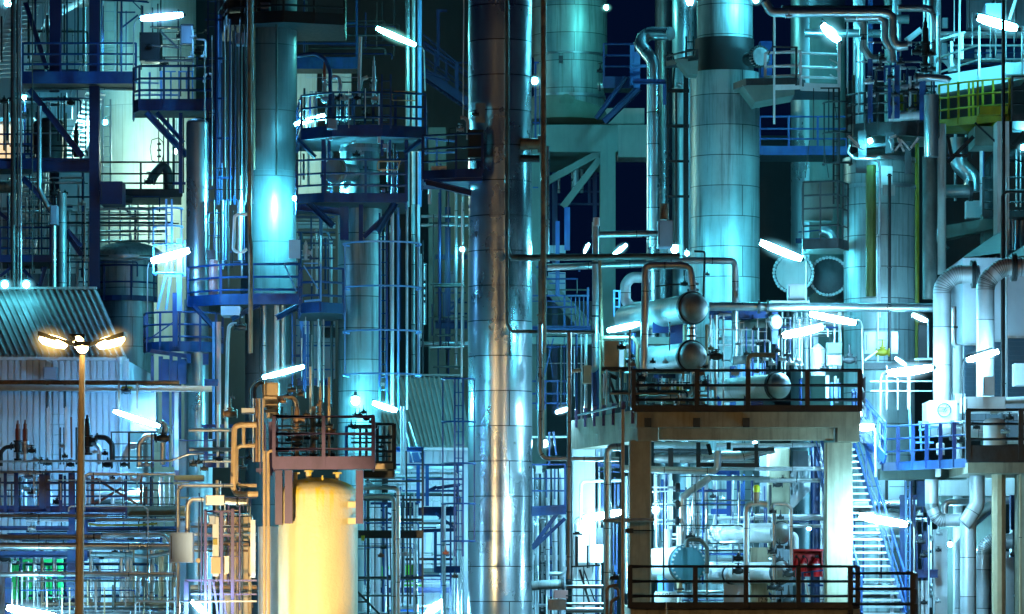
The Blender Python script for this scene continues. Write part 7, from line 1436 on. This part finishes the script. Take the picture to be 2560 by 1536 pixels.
scatter_r(12, 1480, 1800, -40, 640, 105.2, '%s thin line in the gap beside the smooth steel tower', 'gap lines beside the smooth tower', mm_+['blue'], 3, 7)
scatter_l(7, 1480, 1800, -400, 600, 105.6, '%s thin level tie in the gap beside the smooth steel tower', 'gap ties beside the smooth tower', ['blue', 'iron', 'blue_dark'], 3, 5)
T(640, 0)
scatter_l(9, 300, 1080, 60, 420, 119, '%s dim level line above the relief valve walkway', 'dim lines above the relief valves', ['blue_dark', 'iron', 'pipe_dark'], 3, 9)
scatter_r(9, 300, 1080, -40, 420, 119.5, '%s dim upright line above the relief valve walkway', 'dim uprights above the relief valves', ['blue_dark', 'iron', 'pipe_dark'], 3, 9)
scatter_r(10, 330, 900, 620, 940, 104.6, '%s short tube among the relief valves', 'short tubes among the relief valves', mm_+['white'], 4, 9)
scatter_r(9, 300, 600, 1000, 1420, 105.8, '%s short tube beside the flanged manway', 'short tubes beside the manway', mm_, 4, 9)
scatter_r(7, 900, 1090, 1000, 1420, 104.8, '%s short tube beside the domed head', 'short tubes beside the domed head', mm_+['blue'], 4, 9)
for i in range(12): valve('%s fitting between the two ring walkways' % ords(i), 420+rc.uniform(0, 600), 780+rc.uniform(0, 600), 104.2+rc.random(), rc.uniform(12, 22), rc.choice(['iron', 'galv', 'black']), rc.random() < .4, stem=.4)
T(640, 512)
scatter_r(11, 290, 570, 60, 780, 116.6, '%s dim upright between the smooth and streaked towers', 'dim uprights between two towers', mm_, 4, 11)
scatter_r(10, 900, 1240, 0, 1240, 111.6, '%s dim upright behind the blue tower ladder', 'dim uprights behind the ladder', mm_, 4, 11)
scatter_r(8, 1250, 1540, -300, 1240, 118.6, '%s dim upright left of the biggest tower', 'dim uprights left of the tower', ['blue_dark', 'pipe_dark', 'iron', 'pipe'], 4, 12)
scatter_l(9, 1240, 1540, -100, 1240, 118, '%s dim level line left of the biggest tower', 'dim level lines left of the tower', ['blue_dark', 'pipe_dark', 'iron', 'pipe'], 4, 9)
T(1280, 512)
scatter_l(8, 140, 560, 420, 1240, 111, '%s thin level line behind the rust brown riser', 'level lines behind the brown riser', mm_+['blue'], 3, 8)
scatter_r(9, 140, 560, 940, 1480, 108, '%s thin upright behind the left deck posts', 'uprights behind the left deck posts', mm_+['blue'], 3, 9)
scatter_r(12, 1440, 1900, 780, 1300, 102.4, '%s thin tube of the thicket behind the deck drum', 'tubes behind the deck drum', mm_+['white', 'pipe_pale'], 3, 9)
scatter_l(8, 1440, 1900, 800, 1280, 102.8, '%s thin level tube of the thicket behind the deck drum', 'level tubes behind the deck drum', mm_+['white', 'pipe_pale'], 3, 8)
scatter_r(12, 880, 1430, 1200, 1480, 98.6, '%s short post tube beneath the domed exchangers', 'post tubes beneath the exchangers', mm_+['tan'], 4, 12)
T(1920, 512)
scatter_r(14, 20, 540, 790, 1280, 103.2, '%s tube of the thicket by the cone topped canister', 'tubes by the canister', mm_+['white', 'pipe_pale'], 3, 10)
scatter_l(8, 20, 540, 800, 1240, 103.4, '%s level tube of the thicket by the cone topped canister', 'level tubes by the canister', mm_+['white', 'pipe_pale'], 3, 8)
scatter_r(9, 220, 690, 1230, 1470, 100.4, '%s short pale post behind the upper deck railing', 'pale posts behind the railing', ['blue_pale', 'white', 'siding', 'blue'], 6, 14)
T(1920, 0)
scatter_r(12, 600, 1230, 480, 900, 105.6, '%s tube of the thicket on the round platform', 'tubes on the round platform', mm_+['blue', 'pipe_pale'], 4, 12)
scatter_l(8, 620, 1230, 300, 860, 105.9, '%s level tube of the thicket on the round platform', 'level tubes on the round platform', mm_+['pipe_pale'], 3, 9)
scatter_r(8, 1290, 1860, 960, 1480, 111.5, '%s dim upright below the yellow gallery bridge', 'dim uprights below the bridge', mm_, 4, 12)
T(1280, 1024)
scatter_r(15, 1020, 1900, 440, 1000, 101, '%s tube of the thicket deep under the concrete deck', 'tubes deep under the deck', mm_+['blue', 'white', 'pipe_pale'], 4, 13)
scatter_l(12, 1020, 1900, 300, 1400, 101.3, '%s level tube deep under the concrete deck', 'level tubes deep under the deck', mm_+['blue', 'white', 'pipe_pale'], 4, 10)
scatter_r(10, 440, 830, 300, 1450, 101.6, '%s tube behind the fat orange tinged standpipe', 'tubes behind the standpipe', mm_+['blue', 'pipe_pale'], 4, 12)
scatter_r(10, 140, 400, 420, 1480, 105.6, '%s tube behind the blue cage landing', 'tubes behind the cage landing', mm_+['blue', 'pipe_pale'], 4, 12)
scatter_l(10, 140, 420, 780, 1460, 105.4, '%s level tube beneath the blue cage landing', 'level tubes beneath the cage landing', mm_+['blue', 'pipe_pale'], 4, 10)
T(640, 1024)
scatter_r(12, 790, 1500, 520, 1480, 105.4, '%s tube of the thicket behind the dark scaffold', 'tubes behind the scaffold', mm_+['blue', 'pipe_pale', 'white'], 4, 11)
scatter_l(11, 790, 1500, 440, 1480, 105.2, '%s level tube of the thicket behind the dark scaffold', 'level tubes behind the scaffold', mm_+['blue', 'pipe_pale'], 4, 10)
T(0, 1024)
scatter_r(17, 0, 1300, 480, 900, 97.2, '%s tube of the thicket inside the blue pipe rack', 'tubes inside the rack', mm_+['blue', 'pipe_pale', 'white'], 4, 11)
scatter_r(17, 0, 1300, 1080, 1480, 96.6, '%s tube of the thicket under the blue pipe rack', 'tubes under the rack', mm_+['blue', 'pipe_pale', 'white'], 4, 13)
scatter_l(12, 0, 1250, 760, 1180, 97, '%s level tube of the thicket inside the blue pipe rack', 'level tubes inside the rack', mm_+['blue', 'blue', 'pipe_pale'], 4, 10)
scatter_r(13, 1280, 1860, 500, 1480, 95.4, '%s tube of the thicket right of the grey cabinet', 'tubes right of the cabinet', mm_+['plum', 'tan', 'pipe_rust'], 4, 11)
scatter_l(10, 1380, 1860, 300, 1480, 95.2, '%s level tube of the thicket right of the grey cabinet', 'level tubes right of the cabinet', mm_+['plum', 'tan', 'pipe_rust'], 3, 9)
T(1920, 1024)
scatter_r(12, 620, 1240, 520, 1480, 101.6, '%s tube of the thicket behind the steep staircase', 'tubes behind the staircase', mm_+['blue', 'pipe_pale'], 4, 11)
for i in range(14): valve('%s fitting of the thicket under the concrete deck' % ords(i), 100+rc.uniform(-800, 280), 420+rc.uniform(0, 900), 99.5+rc.random()*2, rc.uniform(14, 28), rc.choice(['iron', 'galv', 'black']), rc.random() < .5, stem=.5)
# a second, nearer layer
T(0, 1024)
scatter_r(18, 0, 1300, 470, 720, 96.0, '%s nearer impulse line among the blue rack rails', 'impulse lines among the rails', mm_+['pipe_pale', 'white'], 3, 7, 'impulse_line')
scatter_l(14, 0, 1300, 480, 1180, 96.2, '%s nearer level cable run in the blue pipe rack', 'cable runs in the rack', mm_+['blue', 'pipe_rust', 'pipe'], 3, 8, 'cable_run')
scatter_r(18, 0, 1300, 1200, 1490, 94.6, '%s nearer impulse line along the lower rack edge', 'impulse lines at the lower edge', mm_+['tan', 'pipe', 'pipe_dark'], 3, 9, 'impulse_line')
scatter_l(10, 0, 1300, 1220, 1480, 94.9, '%s nearer level cable run along the lower rack edge', 'cable runs at the lower edge', mm_+['blue', 'pipe_dark'], 3, 7, 'cable_run')
for i in range(16): valve('%s dark valve scattered through the blue pipe rack' % ords(i), rc.uniform(20, 1300), rc.uniform(490, 1150), 95.6+rc.random(), rc.uniform(13, 24), rc.choice(['iron', 'galv', 'black']), rc.random() < .5, stem=.5)
T(0, 0)
scatter_r(14, 0, 660, -40, 540, 113.6, '%s nearer impulse line in the upper corner frame', 'impulse lines in the corner', ['iron', 'blue_dark', 'black', 'galv'], 3, 7, 'impulse_line')
scatter_r(12, 0, 660, 640, 1180, 113.2, '%s nearer impulse line below the long walkway', 'impulse lines below the walkway', ['iron', 'blue_dark', 'black', 'galv'], 3, 8, 'impulse_line')
scatter_l(10, 0, 700, 640, 1180, 113.4, '%s nearer level cable run below the long walkway', 'cable runs below the walkway', ['iron', 'blue_dark', 'black', 'galv'], 3, 7, 'cable_run')
scatter_r(14, 0, 700, 1250, 2080, 112.8, '%s nearer impulse line above the shed ridge', 'impulse lines above the ridge', ['iron', 'blue_dark', 'galv', 'pipe'], 3, 9, 'impulse_line')
scatter_l(12, 0, 1300, 1420, 1900, 112.9, '%s nearer level cable run above the shed ridge', 'cable runs above the ridge', ['iron', 'blue_dark', 'galv', 'pipe'], 3, 7, 'cable_run')
for i in range(12): valve('%s dark valve scattered inside the tall blue frame' % ords(i), rc.uniform(20, 640), rc.uniform(700, 1950), 112.4+rc.random(), rc.uniform(14, 26), rc.choice(['iron', 'galv', 'black']), rc.random() < .5, stem=.5)
scatter_r(14, 1480, 1800, 60, 1480, 105.0, '%s nearer impulse line between drum tower and smooth tower', 'impulse lines between the towers', ['iron', 'blue_dark', 'blue', 'black', 'galv'], 3, 7, 'impulse_line')
T(640, 0)
scatter_r(12, 310, 900, 640, 930, 103.6, '%s nearer impulse line on the upper ring walkway', 'impulse lines on the ring walkway', ['iron', 'galv', 'white', 'blue'], 3, 7, 'impulse_line')
scatter_l(8, 310, 1100, 480, 1000, 104.9, '%s nearer level cable run round the relief valves', 'cable runs round the relief valves', ['iron', 'galv', 'blue'], 3, 7, 'cable_run')
T(640, 512)
scatter_r(12, 220, 570, 780, 1480, 104.6, '%s nearer impulse line under the boxed platform end', 'impulse lines under the boxed platform', ['iron', 'galv', 'blue', 'pipe'], 3, 9, 'impulse_line')
T(640, 1024)
scatter_r(12, 740, 1230, 480, 1480, 99.6, '%s nearer impulse line inside the dark scaffold', 'impulse lines in the scaffold', ['iron', 'galv', 'blue', 'pipe', 'pipe_dark'], 3, 8, 'impulse_line')
scatter_l(10, 740, 1230, 480, 1480, 99.8, '%s nearer level cable run inside the dark scaffold', 'cable runs in the scaffold', ['iron', 'galv', 'blue', 'pipe_dark'], 3, 8, 'cable_run')
T(1280, 1024)
scatter_r(14, 1030, 1880, 460, 1400, 98.4, '%s nearer impulse line under the concrete deck', 'impulse lines under the deck', ['iron', 'galv', 'pipe', 'blue', 'pipe_dark'], 3, 8, 'impulse_line')
scatter_l(9, 1030, 1880, 300, 1100, 98.8, '%s nearer level cable run under the concrete deck', 'cable runs under the deck', ['iron', 'galv', 'pipe', 'pipe_dark'], 3, 8, 'cable_run')
T(1280, 512)
scatter_r(14, 640, 1430, 1190, 1480, 97.0, '%s nearer impulse line on the upper concrete deck', 'impulse lines on the upper deck', ['iron', 'galv', 'pipe', 'blue_dark', 'pipe_rust'], 3, 9, 'impulse_line')
scatter_l(8, 640, 1430, 1200, 1480, 97.3, '%s nearer level cable run on the upper concrete deck', 'cable runs on the upper deck', ['iron', 'pipe', 'pipe_rust'], 3, 8, 'cable_run')
for i in range(14): valve('%s valve crowding the upper concrete deck' % ords(i), rc.uniform(700, 1880), rc.uniform(1000, 1440), 97.6+2*rc.random(), rc.uniform(15, 28), rc.choice(['iron', 'galv', 'black', 'pipe_rust']), rc.random() < .5, stem=.5)
T(1920, 0)
for i in range(14): valve('%s valve crowding the round platform' % ords(i), rc.uniform(640, 1230), rc.uniform(250, 800), 104.4+rc.random(), rc.uniform(15, 28), rc.choice(['iron', 'galv', 'black']), rc.random() < .5, stem=.5)
scatter_r(10, 1250, 1860, -30, 430, 112.4, '%s impulse line behind the big upper work light', 'impulse lines behind the work light', ['iron', 'galv', 'pipe', 'white'], 3, 9, 'impulse_line')
# ---------------------------------------------------------------- ordinals in labels follow the order in which things stand
import re
LEVEL = ('level_pipe', 'service_line', 'cable_run')
ORD = [ords(i) for i in range(20)]; sets = {}
for o in bpy.data.objects:
    lb = o.get('label')
    if lb and lb.split(' ')[0] in ORD:
        rest = re.sub(r' counting .*$', '', lb.split(' ', 1)[1]); sets.setdefault(rest, []).append(o)
for rest, os_ in sets.items():
    if len(os_) < 2: continue
    lv = re.sub(r'[.][0-9]+$', '', os_[0].name) in LEVEL
    os_.sort(key=lambda o: (-(o.location.z-CZ) if lv else o.location.x)/o.location.y)
    for i, o in enumerate(os_): o['label'] = ORD[i]+' '+rest+(' from the top' if lv else ' from the left')
